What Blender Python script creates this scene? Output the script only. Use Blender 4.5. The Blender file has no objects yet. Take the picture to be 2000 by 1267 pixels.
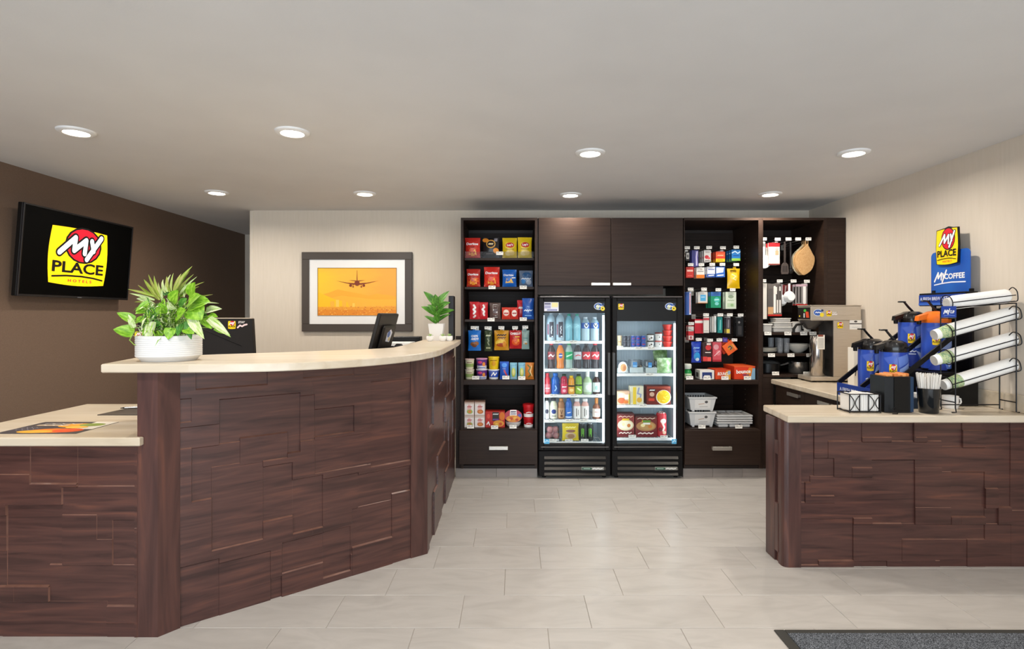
import bpy, bmesh, math, random
from mathutils import Vector, Matrix
from math import sin, cos, pi, radians, sqrt

# ------------------------------------------------------------------ camera, sky, exposure
scn = bpy.context.scene
COL = scn.collection
F, CX, CY, CAMZ = 1100.0, 1004.0, 615.0, 1.42
cam = bpy.data.cameras.new('camera')
cam.sensor_width = 36.0
cam.lens = F / 2000 * 36
cam.shift_x = (1000 - CX) / 2000
cam.shift_y = (CY - 633.5) / 2000
cam.clip_start = 0.05
camo = bpy.data.objects.new('camera', cam)
camo.location = (0, 0, CAMZ)
camo.rotation_euler = (pi / 2, 0, 0)
COL.objects.link(camo)
scn.camera = camo
scn.view_settings.view_transform = 'Standard'
scn.view_settings.look = 'None'
scn.view_settings.gamma = 1
scn.view_settings.use_curve_mapping = False
scn.view_settings.exposure = 0.2
w = bpy.data.worlds.new('daylight')
scn.world = w
w.use_nodes = True
w.node_tree.nodes['Background'].inputs[0].default_value = (0.80, 0.89, 1.0, 1)
w.node_tree.nodes['Background'].inputs[1].default_value = 6.0
DOWN_W = 9.5      # watts of one ceiling downlight
FRIDGE_W = 0.8     # watts of one fridge strip light
ROOM_X0, ROOM_X1, ROOM_Y0, ROOM_Y1, CEIL = -3.43, 2.89, -2.5, 5.52, 2.445

def lamp_area(name, loc, rot, sx, sy, watts, col=(1, 1, 1), shape='RECTANGLE', parent=None, spread=pi):
    l = bpy.data.lights.new(name, 'AREA')
    l.shape = shape
    l.size = sx
    l.size_y = sy
    l.energy = watts
    l.color = col
    l.spread = spread
    o = bpy.data.objects.new(name, l)
    o.location = loc
    o.rotation_euler = rot
    COL.objects.link(o)
    if parent:
        o.parent = parent
    return o

po = lamp_area('storefront_daylight_portal', ((ROOM_X0 + ROOM_X1) / 2, ROOM_Y0 - 0.05, 1.25), (pi / 2, 0, 0), 6.0, 2.2, 1)
po.data.cycles.is_portal = True

def S(px, py, Y):
    return Vector(((px - CX) * Y / F, Y, CAMZ - (py - CY) * Y / F))
def G(px, py, Z):
    Y = (CAMZ - Z) * F / (py - CY)
    return Vector(((px - CX) * Y / F, Y, Z))

# ------------------------------------------------------------------ materials
MATS = {}
def lin(h):
    h = h.lstrip('#')
    r = []
    for i in (0, 2, 4):
        c = int(h[i:i + 2], 16) / 255
        r.append(c / 12.92 if c <= 0.04045 else ((c + 0.055) / 1.055) ** 2.4)
    return (*r, 1)
def new_mat(name):
    m = bpy.data.materials.new(name)
    m.use_nodes = True
    return m, m.node_tree.nodes, m.node_tree.links, m.node_tree.nodes['Principled BSDF']
def M(h, rough=0.5, metal=0.0, emit=0.0, alpha=1.0, coat=0.0):
    k = (h, rough, metal, emit, alpha, coat)
    if k in MATS:
        return MATS[k]
    m, N, L, b = new_mat('finish_' + h.strip('#'))
    b.inputs['Base Color'].default_value = lin(h)
    b.inputs['Roughness'].default_value = rough
    b.inputs['Metallic'].default_value = metal
    b.inputs['Alpha'].default_value = alpha
    b.inputs['Coat Weight'].default_value = coat
    b.inputs['Specular IOR Level'].default_value = 0.32
    if emit:
        b.inputs['Emission Color'].default_value = lin(h)
        b.inputs['Emission Strength'].default_value = emit
    MATS[k] = m
    return m
def tex_noise(name, cols, scale, stretch=(1, 1, 1), detail=4.0, rough=0.5, bump=0.0, rnd=False, bump_scale=None, spec=None, coat=0.0, dist=0.0, world=False):
    """colours blended along a noise in object space; cols = [(pos, hex), ...]"""
    if name in MATS:
        return MATS[name]
    m, N, L, b = new_mat(name)
    tc = N.new('ShaderNodeTexCoord')
    mp = N.new('ShaderNodeMapping')
    mp.inputs['Scale'].default_value = stretch
    L.new(N.new('ShaderNodeNewGeometry').outputs['Position'] if world else tc.outputs['Object'], mp.inputs['Vector'])
    if rnd:
        oi = N.new('ShaderNodeObjectInfo')
        mu = N.new('ShaderNodeMath')
        mu.operation = 'MULTIPLY'
        mu.inputs[1].default_value = 37.0
        L.new(oi.outputs['Random'], mu.inputs[0])
        L.new(mu.outputs[0], mp.inputs['Location'])
    nz = N.new('ShaderNodeTexNoise')
    nz.inputs['Scale'].default_value = scale
    nz.inputs['Detail'].default_value = detail
    nz.inputs['Distortion'].default_value = dist
    L.new(mp.outputs[0], nz.inputs['Vector'])
    cr = N.new('ShaderNodeValToRGB')
    e = cr.color_ramp.elements
    while len(e) < len(cols):
        e.new(0.5)
    for i, (p, h) in enumerate(cols):
        e[i].position = p
        e[i].color = lin(h)
    L.new(nz.outputs['Fac'], cr.inputs['Fac'])
    L.new(cr.outputs['Color'], b.inputs['Base Color'])
    b.inputs['Roughness'].default_value = rough
    b.inputs['Coat Weight'].default_value = coat
    if spec is not None:
        b.inputs['Specular IOR Level'].default_value = spec
    if bump:
        bp = N.new('ShaderNodeBump')
        bp.inputs['Strength'].default_value = bump
        bp.inputs['Distance'].default_value = 0.01
        src = nz
        if bump_scale:
            src = N.new('ShaderNodeTexNoise')
            src.inputs['Scale'].default_value = bump_scale
            src.inputs['Detail'].default_value = 3
            L.new(mp.outputs[0], src.inputs['Vector'])
        L.new(src.outputs['Fac'], bp.inputs['Height'])
        L.new(bp.outputs[0], b.inputs['Normal'])
    MATS[name] = m
    return m

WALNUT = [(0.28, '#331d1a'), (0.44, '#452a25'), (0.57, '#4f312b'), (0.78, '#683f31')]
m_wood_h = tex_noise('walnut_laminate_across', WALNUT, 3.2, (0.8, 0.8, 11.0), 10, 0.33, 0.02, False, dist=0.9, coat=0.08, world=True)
m_edge_light = tex_noise('walnut_edge_painted_light', [(0.3, '#5e3f35'), (0.7, '#7c584a')], 12, (1, 1, 1), 3, 0.3, coat=0.3)  # light caught by up-facing and one-side slopes, painted as a paler walnut
m_wood_v = tex_noise('walnut_laminate_upright', WALNUT, 2.6, (7.0, 7, 0.7), 7, 0.36, 0.04, True, dist=1.0)
m_back = M('#3a2422', 0.5)
m_cab = tex_noise('espresso_laminate', [(0.3, '#2b1e18'), (0.7, '#35271f')], 3, (1, 3, 26), 3, 0.45, 0.02, True, spec=0.2)
m_cab_in = M('#271c17', 0.5)
m_slat = tex_noise('slatwall_espresso', [(0.3, '#251b16'), (0.7, '#2e231d')], 4, (1, 2, 14), 3, 0.5, 0.0, True, spec=0.15)
m_top = tex_noise('pale_oak_worktop', [(0.25, '#b9a78e'), (0.42, '#cabaa2'), (0.6, '#d1c3ae'), (0.8, '#d8ccba')], 2.2, (0.8, 7, 7), 5, 0.32, 0.0, dist=0.6)
m_wall = tex_noise('beige_linen_wallpaper', [(0.3, '#d3c7b6'), (0.7, '#d7cbbb')], 60, (1, 1, 0.08), 4, 0.85, 0.04)
m_brown = tex_noise('brown_woven_wallpaper', [(0.3, '#6b5646'), (0.7, '#77604f')], 240, (1, 1, 0.5), 3, 0.8, 0.05)
m_ceil = tex_noise('white_ceiling_paint', [(0.3, '#d6d4d2'), (0.7, '#dad8d6')], 3, (1, 1, 1), 2, 0.9, 0.04, bump_scale=120)
m_tile = tex_noise('stone_look_tile', [(0.2, '#aea8a1'), (0.45, '#b9b3ac'), (0.6, '#bfb9b2'), (0.85, '#b5aea7')], 1.6, (1.6, 5, 1), 8, 0.30, 0.02, True, dist=1.8)
m_grout = M('#a69d93', 0.8)
m_kick = tex_noise('grey_kick_tile', [(0.3, '#857c76'), (0.7, '#978d86')], 4, (1, 1, 1), 5, 0.4, 0.0, True)
m_mat = tex_noise('charcoal_speckled_pile', [(0.38, '#24262a'), (0.5, '#4d5157'), (0.66, '#8c9097')], 260, (1, 1, 1), 2, 0.95, 0.6)
m_steel = tex_noise('brushed_steel', [(0.3, '#c2b6a6'), (0.7, '#d2c7b8')], 9, (1, 1, 40), 3, 0.3)
m_steel.node_tree.nodes['Principled BSDF'].inputs['Metallic'].default_value = 0.55
m_nickel = M('#c9c2b8', 0.3, 0.8)
m_blackmetal = M('#151315', 0.4, 0.3)
m_black = M('#110f0e', 0.4)
m_black.node_tree.nodes['Principled BSDF'].inputs['Specular IOR Level'].default_value = 0.2
m_fridge = M('#120f0e', 0.5)
m_fridge.node_tree.nodes['Principled BSDF'].inputs['Specular IOR Level'].default_value = 0.16
m_white = M('#f0efec', 0.4)
m_tag = M('#f3eee4', 0.5)
m_liner = M('#c9d6dd', 0.4)
def glass_mat(name, tint, gloss, haze=0.0):
    m = bpy.data.materials.new(name)
    m.use_nodes = True
    N, L = m.node_tree.nodes, m.node_tree.links
    N.remove(N['Principled BSDF'])
    t = N.new('ShaderNodeBsdfTransparent')
    t.inputs[0].default_value = tint
    g = N.new('ShaderNodeBsdfGlossy')
    g.inputs['Roughness'].default_value = 0.03
    mx = N.new('ShaderNodeMixShader')
    fr = N.new('ShaderNodeFresnel')
    fr.inputs[0].default_value = 1.45
    mu = N.new('ShaderNodeMath')
    mu.operation = 'MULTIPLY'
    mu.inputs[1].default_value = gloss
    L.new(fr.outputs[0], mu.inputs[0])
    L.new(mu.outputs[0], mx.inputs[0])
    L.new(t.outputs[0], mx.inputs[1])
    L.new(g.outputs[0], mx.inputs[2])
    L.new(mx.outputs[0], N['Material Output'].inputs[0])
    return m
m_glass = glass_mat('door_glass', (0.97, 0.985, 0.985, 1), 0.22)
m_acrylic = glass_mat('clear_acrylic', (0.90, 0.90, 0.92, 1), 1.2)

# ------------------------------------------------------------------ mesh building
class MB:
    def __init__(s):
        s.v, s.f, s.m, s.s = [], [], [], []
    def add(s, vs, fs, mat=0, smooth=False):
        b = len(s.v)
        s.v += [tuple(p) for p in vs]
        for f in fs:
            s.f.append(tuple(i + b for i in f))
            s.m.append(mat)
            s.s.append(smooth)
        return s
    def box(s, x0, x1, y0, y1, z0, z1, mat=0, c=0.0):
        if c <= 0:
            v = [(x, y, z) for x in (x0, x1) for y in (y0, y1) for z in (z0, z1)]
            return s.add(v, [(0, 1, 3, 2), (4, 6, 7, 5), (0, 4, 5, 1), (2, 3, 7, 6), (0, 2, 6, 4), (1, 5, 7, 3)], mat)
        lo, hi = (x0, y0, z0), (x1, y1, z1)
        c = min(c, *[(hi[i] - lo[i]) * 0.49 for i in range(3)])
        vs, idx = [], {}
        for a in range(3):
            for k in range(8):
                sg = [(k >> i) & 1 for i in range(3)]
                p = [(hi[i] if sg[i] else lo[i]) + (0 if i == a else (-c if sg[i] else c)) for i in range(3)]
                idx[(a, tuple(sg))] = len(vs)
                vs.append(p)
        fs = []
        for a in range(3):
            o1, o2 = [i for i in range(3) if i != a]
            for sa in (0, 1):
                q = []
                for t1, t2 in ((0, 0), (1, 0), (1, 1), (0, 1)):
                    sg = [0, 0, 0]
                    sg[a], sg[o1], sg[o2] = sa, t1, t2
                    q.append(idx[(a, tuple(sg))])
                fs.append(q)
        for a in range(3):
            o1, o2 = [i for i in range(3) if i != a]
            for t1 in (0, 1):
                for t2 in (0, 1):
                    e = []
                    for sa in (0, 1):
                        sg = [0, 0, 0]
                        sg[a], sg[o1], sg[o2] = sa, t1, t2
                        e.append(tuple(sg))
                    fs.append([idx[(o1, e[0])], idx[(o1, e[1])], idx[(o2, e[1])], idx[(o2, e[0])]])
        for k in range(8):
            sg = tuple((k >> i) & 1 for i in range(3))
            fs.append([idx[(a, sg)] for a in range(3)])
        return s.add(vs, fs, mat)
    def lathe(s, prof, seg=16, mats=0, o=(0, 0, 0), sx=1.0, sy=1.0, smooth=True):
        n = len(prof)
        vs = [(o[0] + r * sx * cos(2 * pi * k / seg), o[1] + r * sy * sin(2 * pi * k / seg), o[2] + z) for r, z in prof for k in range(seg)]
        b = len(s.v)
        s.v += vs
        for i in range(n - 1):
            mt = mats if isinstance(mats, int) else mats[min(i, len(mats) - 1)]
            for k in range(seg):
                k2 = (k + 1) % seg
                s.f.append((b + i * seg + k, b + i * seg + k2, b + (i + 1) * seg + k2, b + (i + 1) * seg + k))
                s.m.append(mt)
                s.s.append(smooth)
        for i, mt in ((0, mats if isinstance(mats, int) else mats[0]), (n - 1, mats if isinstance(mats, int) else mats[-1])):
            if prof[i][0] > 1e-5:
                s.f.append(tuple(b + i * seg + k for k in range(seg)))
                s.m.append(mt)
                s.s.append(False)
        return s
    def tube(s, pts, r, seg=6, mat=0, closed=False):
        pts = [Vector(p) for p in pts]
        n = len(pts)
        rings = []
        up = Vector((0, 0, 1))
        prev = None
        for i in range(n):
            if closed:
                t = pts[(i + 1) % n] - pts[i - 1]
            else:
                t = pts[min(i + 1, n - 1)] - pts[max(i - 1, 0)]
            if t.length < 1e-9:
                t = Vector((0, 0, 1))
            t.normalize()
            if prev is None:
                a = t.cross(up)
                if a.length < 1e-3:
                    a = t.cross(Vector((1, 0, 0)))
            else:
                a = prev - t * prev.dot(t)
            a.normalize()
            prev = a
            b = t.cross(a)
            rr = r[i] if isinstance(r, (list, tuple)) else r
            rings.append([pts[i] + a * (rr * cos(2 * pi * k / seg)) + b * (rr * sin(2 * pi * k / seg)) for k in range(seg)])
        vs = [p for ring in rings for p in ring]
        fs = []
        for i in range(n if closed else n - 1):
            j = (i + 1) % n
            for k in range(seg):
                fs.append((i * seg + k, i * seg + (k + 1) % seg, j * seg + (k + 1) % seg, j * seg + k))
        if not closed:
            fs += [tuple(range(seg)), tuple((n - 1) * seg + k for k in range(seg))]
        return s.add(vs, fs, mat, True)
    def prism(s, poly, z0, z1, mat=0, c=0.0):
        n = len(poly)
        if c > 0:      # chamfered top and bottom rim
            cen = [Vector(p) for p in poly]
            area = sum(cen[i].x * cen[(i + 1) % n].y - cen[(i + 1) % n].x * cen[i].y for i in range(n))
            sg = 1 if area > 0 else -1
            ins = []
            for i in range(n):
                a, b, d = cen[i - 1], cen[i], cen[(i + 1) % n]
                e1, e2 = (b - a).normalized(), (d - b).normalized()
                n1, n2 = Vector((-e1.y, e1.x)) * sg, Vector((-e2.y, e2.x)) * sg
                bi = (n1 + n2)
                bi = bi / max(bi.dot(n1), 0.3)
                ins.append(b + bi * c)
            rows = [(ins, z0), (cen, z0 + c), (cen, z1 - c), (ins, z1)]
        else:
            rows = [([Vector(p) for p in poly], z0), ([Vector(p) for p in poly], z1)]
        vs = [(p.x, p.y, z) for ps, z in rows for p in ps]
        fs = []
        for r in range(len(rows) - 1):
            for i in range(n):
                j = (i + 1) % n
                fs.append((r * n + i, r * n + j, (r + 1) * n + j, (r + 1) * n + i))
        fs += [tuple(range(n)), tuple((len(rows) - 1) * n + i for i in range(n))]
        return s.add(vs, fs, mat)
    def move(s, start, mtx):
        for i in range(start, len(s.v)):
            s.v[i] = tuple(mtx @ Vector(s.v[i]))
        return s
    def mesh(s, name, mats, recalc=True):
        me = bpy.data.meshes.new(name)
        me.from_pydata(s.v, [], s.f)
        for m in mats:
            me.materials.append(m)
        me.polygons.foreach_set('material_index', s.m)
        if recalc:
            bm = bmesh.new()
            bm.from_mesh(me)
            bmesh.ops.recalc_face_normals(bm, faces=bm.faces)
            bm.to_mesh(me)
            bm.free()
        me.polygons.foreach_set('use_smooth', s.s)
        if any(s.s):
            try:
                me.set_sharp_from_angle(angle=radians(40))
            except Exception:
                pass
        me.update()
        return me

def link(name, data, parent=None, loc=(0, 0, 0), rot=(0, 0, 0)):
    o = bpy.data.objects.new(name, data)
    COL.objects.link(o)
    o.location = loc
    o.rotation_euler = rot
    if parent:
        o.parent = parent
    return o
def build(name, mb, mats, parent=None, loc=(0, 0, 0), rot=(0, 0, 0), recalc=True):
    if not isinstance(mats, (list, tuple)):
        mats = [mats]
    return link(name, mb.mesh(name, mats, recalc), parent, loc, rot)
USED = {}
def tag(o, label, cat, group=None):
    if label in USED:
        print('DUPLICATE LABEL', label)
    USED[label] = 1
    n = len(label.split())
    if n < 4 or n > 16:
        print('LABEL LENGTH', n, label)
    o['label'] = label
    o['category'] = cat
    if group:
        o['group'] = group
    return o
def thing(name, label, cat, loc=(0, 0, 0), rz=0, group=None):
    o = link(name, None, None, loc, (0, 0, rz))
    o.empty_display_size = 0.05
    return tag(o, label, cat, group)
def struct(name, mb, mats, parent=None):
    o = build(name, mb, mats, parent)
    if not parent:
        o['kind'] = 'structure'
    return o
def stuff(o):
    o['kind'] = 'stuff'
    return o
def children(o):
    return [c for c in bpy.data.objects if c.parent == o]

# ------------------------------------------------------------------ flat print: text and shapes laid on a surface
TEXT = {}
def text2d(s, bold=0.0):
    k = (s, bold)
    if k in TEXT:
        return TEXT[k]
    cu = bpy.data.curves.new('lettering', 'FONT')
    cu.body = s
    cu.size = 1
    cu.resolution_u = 3
    cu.offset = bold
    o = bpy.data.objects.new('lettering', cu)
    COL.objects.link(o)
    dg = bpy.context.evaluated_depsgraph_get()
    ev = o.evaluated_get(dg)
    me = ev.to_mesh()
    vs = [(v.co.x, v.co.y) for v in me.vertices]
    fs = [tuple(p.vertices) for p in me.polygons]
    ev.to_mesh_clear()
    bpy.data.objects.remove(o)
    bpy.data.curves.remove(cu)
    xs, ys = [v[0] for v in vs], [v[1] for v in vs]
    r = (vs, fs, min(xs), max(xs), min(ys), max(ys))
    TEXT[k] = r
    return r
def stroke2d(pts, t):
    """quads + round ends of a brush line"""
    vs, fs = [], []
    P = [Vector(p) for p in pts]
    for a, b in zip(P[:-1], P[1:]):
        d = (b - a)
        if d.length < 1e-9:
            continue
        d.normalize()
        nn = Vector((-d.y, d.x)) * t / 2
        i = len(vs)
        vs += [a + nn, a - nn, b - nn, b + nn]
        fs.append((i, i + 1, i + 2, i + 3))
    for p in P:
        i = len(vs)
        vs += [p + Vector((cos(2 * pi * k / 14), sin(2 * pi * k / 14))) * t / 2 for k in range(14)]
        fs.append(tuple(range(i, i + 14)))
    return [(v.x, v.y) for v in vs], fs
def prints(mb, mats, W, H, shapes, fmap, lay0=1, step=0.0003, fin=0.45, emit=0.0):
    """shapes in u (-.5...5 of W) and v (0..1 of H); fmap(x, z, off) -> 3-D point"""
    lay = lay0
    for sh in shapes:
        k = sh[0]
        col = sh[-1] if not isinstance(sh[-1], dict) else sh[-2]
        opt = sh[-1] if isinstance(sh[-1], dict) else {}
        m = M(col, fin, 0, emit) if isinstance(col, str) else col
        if m not in mats:
            mats.append(m)
        mi = mats.index(m)
        off = opt.get('lay', lay) * step
        lay += 0 if 'lay' in opt else 1
        if k == 'r':
            x0, y0, x1, y1 = sh[1:5]
            nx, ny = max(1, int(abs(x1 - x0) * 8)), max(1, int(abs(y1 - y0) * 6))
            vs = [(x0 + (x1 - x0) * i / nx, y0 + (y1 - y0) * j / ny) for j in range(ny + 1) for i in range(nx + 1)]
            fs = [(j * (nx + 1) + i, j * (nx + 1) + i + 1, (j + 1) * (nx + 1) + i + 1, (j + 1) * (nx + 1) + i) for j in range(ny) for i in range(nx)]
            vs = [(x * W, y * H) for x, y in vs]
        elif k == 'd':
            cx, cy, rx, ry = sh[1:5]
            seg = 18
            vs = [(cx * W, cy * H)]
            fs = []
            for q in (1, 2):
                vs += [((cx + rx * q / 2 * cos(2 * pi * i / seg)) * W, (cy + ry * q / 2 * sin(2 * pi * i / seg)) * H) for i in range(seg)]
            for i in range(seg):
                j = (i + 1) % seg
                fs.append((0, 1 + i, 1 + j))
                fs.append((1 + i, 1 + seg + i, 1 + seg + j, 1 + j))
        elif k == 'p':
            vs = [(x * W, y * H) for x, y in sh[1]]
            fs = [tuple(range(len(vs)))]
            if opt.get('sub'):      # fan cut fine enough to follow a round body
                cxx, czz = sum(v[0] for v in vs) / len(vs), sum(v[1] for v in vs) / len(vs)
                tris = [((cxx, czz), vs[i], vs[(i + 1) % len(vs)]) for i in range(len(vs))]
                for _ in range(opt['sub']):
                    nt = []
                    for a, b, c in tris:
                        ab, bc, ca = [((p[0] + q[0]) / 2, (p[1] + q[1]) / 2) for p, q in ((a, b), (b, c), (c, a))]
                        nt += [(a, ab, ca), (ab, b, bc), (ca, bc, c), (ab, bc, ca)]
                    tris = nt
                vs = [p for t_ in tris for p in t_]
                fs = [(3 * i, 3 * i + 1, 3 * i + 2) for i in range(len(tris))]
        elif k == 's':
            sp_ = [(x * W, y * H) for x, y in sh[1]]
            if W < 0.16:     # short steps, so that the line follows a bulging pack
                q_ = [sp_[0]]
                for a_, b_ in zip(sp_[:-1], sp_[1:]):
                    n_ = max(1, int(math.hypot(b_[0] - a_[0], b_[1] - a_[1]) / 0.007))
                    q_ += [(a_[0] + (b_[0] - a_[0]) * i / n_, a_[1] + (b_[1] - a_[1]) * i / n_) for i in range(1, n_ + 1)]
                sp_ = q_
            vs, fs = stroke2d(sp_, sh[2] * W)
        elif k == 't':
            s, cx, cy, wd, ht = sh[1:6]
            tv, tf, a, b, c, d = text2d(s, opt.get('bold', 0.0))
            shear, rot, slope = opt.get('shear', 0), opt.get('rot', 0), opt.get('slope', 0)
            vs = []
            for x, y in tv:
                X = ((x - a) / (b - a) - 0.5) * wd * W
                Z = ((y - c) / (d - c) - 0.5) * ht * H
                X += Z * shear
                Z += X * slope
                if rot:
                    X, Z = X * cos(rot) - Z * sin(rot), X * sin(rot) + Z * cos(rot)
                vs.append((cx * W + X, cy * H + Z))
            fs = tf
        if k == 's':      # every dab of the brush a hair above the one before
            for q, f in enumerate(fs):
                mb.add([fmap(*vs[i], off + q * step * 0.02) for i in f], [tuple(range(len(f)))], mi)
        else:
            mb.add([fmap(x, z, off) for x, z in vs], fs, mi)
    return mb
def flat(y=0.0):
    return lambda x, z, o: (x, y - o, z)
def decal(name, parent, W, H, shapes, fmap, fin=0.45, emit=0.0, loc=(0, 0, 0), rot=(0, 0, 0), step=0.0003):
    mb, mats = MB(), []
    prints(mb, mats, W, H, shapes, fmap, 1, step, fin, emit)
    return build(name, mb, mats, parent, loc, rot, recalc=False)

def logo_shapes(full=True):
    """yellow bulged square, red disc, brush-written MY, PLACE, swoosh, HOTELS"""
    Y_, R_, K_, W_ = '#ffd60a', '#d8172c', '#0c0a0a', '#ffffff'
    q = []
    for i in range(9):
        t = i / 8
        q.append((-0.46 + 0.92 * t, 0.0 - 0.035 * sin(pi * t) + 0.03))
    for i in range(9):
        t = i / 8
        q.append((0.46 + 0.035 * sin(pi * t), 0.03 + 0.93 * t))
    for i in range(9):
        t = i / 8
        q.append((0.46 - 0.92 * t, 0.96 + 0.02 * sin(pi * t)))
    for i in range(9):
        t = i / 8
        q.append((-0.46 - 0.035 * sin(pi * t), 0.96 - 0.93 * t))
    mstroke = [(-0.33, 0.54), (-0.09, 0.82), (-0.10, 0.60), (0.09, 0.80), (0.08, 0.57)]
    y1, y2 = [(0.19, 0.80), (0.23, 0.63)], [(0.355, 0.88), (0.12, 0.47)]
    sh = [('p', q, Y_), ('d', 0.06, 0.70, 0.315, 0.315, K_), ('d', 0.06, 0.70, 0.285, 0.285, R_)]
    if full:
        sh += [('s', z, 0.116, K_) for z in (mstroke, y1, y2)]
    sh += [('s', z, 0.068, W_) for z in (mstroke, y1, y2)]
    sh += [('t', 'PLACE', 0.0, 0.305, 0.86, 0.19, K_, {'bold': 0.028})]
    if full:
        sh += [('s', [(-0.42, 0.135), (-0.2, 0.16), (0.05, 0.165), (0.25, 0.15), (0.42, 0.12)], 0.022, K_),
               ('t', 'H O T E L S', 0.03, 0.082, 0.40, 0.05, '#d8172c', {'bold': 0.03})]
    return sh
# ------------------------------------------------------------------ the room
X0, X1, Y0, Y1 = ROOM_X0, ROOM_X1, ROOM_Y0, ROOM_Y1
YC = 7.18                       # end of the passage beside the back wall
fl = struct('floor', MB().box(X0 - 0.1, X1 + 0.1, Y0, YC + 0.1, -0.06, -0.003), m_grout)
TW, TD, JO = 0.6035, 0.2995, 0.0025
tile_me = MB().box(JO / 2, TW - JO / 2, JO / 2, TD - JO / 2, -0.004, 0.0, 0, 0.0012).mesh('tile', [m_tile])
for k in range(-3, 11):
    y = 2.556 + TD * k
    xo = 0.353 + TW / 3 * k
    i0 = math.floor((X0 - xo) / TW)
    for i in range(i0, i0 + 12):
        x = xo + i * TW
        a, b = max(x, X0), min(x + TW, X1)
        if b - a < 0.02:
            continue
        if b - a > TW - 0.001:
            link('tile', tile_me, fl, (x, y, 0))
        else:
            build('tile', MB().box(JO / 2, b - a - JO / 2, JO / 2, TD - JO / 2, -0.004, 0.0, 0, 0.0012), m_tile, fl, (a, y, 0))
build('tile_field', MB().box(X0, X1, Y0, 2.556 - 3 * TD - 0.001, -0.004, 0).box(X0, X1, 2.556 + 11 * TD + 0.001, YC, -0.004, 0), m_tile, fl)
cl = struct('ceiling', MB().box(X0 - 0.1, X1 + 0.1, Y0 - 0.1, YC + 0.1, CEIL, CEIL + 0.08), m_ceil)
struct('wall_left', MB().box(X0 - 0.1, X0, Y0, YC, 0, CEIL), m_brown)
struct('wall_right', MB().box(X1, X1 + 0.1, Y0, YC, 0, CEIL), m_wall)
struct('wall_back', MB().box(-2.58, X1, Y1, Y1 + 0.14, 0, CEIL), m_wall)
struct('wall_passage', MB().box(X0, X1, YC, YC + 0.1, 0, CEIL), m_wall)
struct('wall_front', MB().box(X0, X1, Y0 - 0.12, Y0, 2.38, CEIL).box(X0, X0 + 0.12, Y0 - 0.12, Y0, 0, 2.38).box(X1 - 0.12, X1, Y0 - 0.12, Y0, 0, 2.38).box(X0 + 0.12, X1 - 0.12, Y0 - 0.12, Y0, 0, 0.1), m_wall)
wf = MB()
for i in range(5):
    x = X0 + 0.12 + (X1 - X0 - 0.24 - 0.05) * i / 4
    wf.box(x, x + 0.05, Y0 - 0.09, Y0 - 0.03, 0.1, 2.38)
wf.box(X0 + 0.12, X1 - 0.12, Y0 - 0.085, Y0 - 0.035, 0.1, 0.15).box(X0 + 0.12, X1 - 0.12, Y0 - 0.085, Y0 - 0.035, 2.33, 2.38)
win = struct('window_1', wf, M('#8d8a86', 0.4, 0.6))
build('pane', MB().box(X0 + 0.12, X1 - 0.12, Y0 - 0.062, Y0 - 0.056, 0.12, 2.36), m_glass, win)
struct('trim_1', MB().box(-2.59, -2.555, Y1 - 0.006, Y1 + 0.15, 0, CEIL - 0.002, 0, 0.004), M('#d6cbbb', 0.6))

# ceiling downlights
DL = [(-2.44, 3.14, 'over the low counter, before the television'), (-1.24, 3.15, 'above the planter end of the reception counter'),
      (0.48, 3.55, 'over the open floor before the drink fridges'), (2.14, 3.55, 'above the coffee airpots'),
      (-2.48, 4.70, 'close to the brown wall near the passage'), (-1.256, 4.74, 'in front of the framed airplane print'),
      (0.48, 4.79, 'just in front of the twin fridges'), (2.165, 4.76, 'in front of the kitchenware shelves')]
ring_p = [(0.058, -0.004), (0.064, -0.014), (0.078, -0.016), (0.092, -0.008), (0.094, 0.0)]
ring_me = MB().lathe([(0.058, 0.0)] + ring_p, 40, 0).mesh('trim_ring', [M('#e9e8e6', 0.5)])
lens_me = MB().lathe([(0.0001, -0.010), (0.045, -0.010), (0.060, -0.006)], 40, 0).mesh('lens', [M('#fff6e6', 0.5, 0, 14.0)])
for x, y, wh in DL:
    t = thing('downlight', 'round white ceiling downlight ' + wh, 'ceiling light', (x, y, CEIL), 0, 'recessed ceiling downlights')
    link('trim_ring', ring_me, t)
    link('lens', lens_me, t)
    lamp_area('downlight_lamp', (0, 0, -0.02), (0, 0, 0), 0.11, 0.11, DOWN_W, (1.0, 0.93, 0.84), 'DISK', t, radians(165))

# unseen row continuing the ceiling grid, added to brighten the front floor and counters
for x in (-2.44, -1.24, 0.48, 2.14):
    o = link('added_downlight_ring', ring_me, cl, (x, 1.55, CEIL))
    link('added_downlight_lens', lens_me, o)
    lamp_area('downlight_lamp', (0, 0, -0.02), (0, 0, 0), 0.11, 0.11, DOWN_W, (1.0, 0.93, 0.84), 'DISK', o, radians(165))

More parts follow.
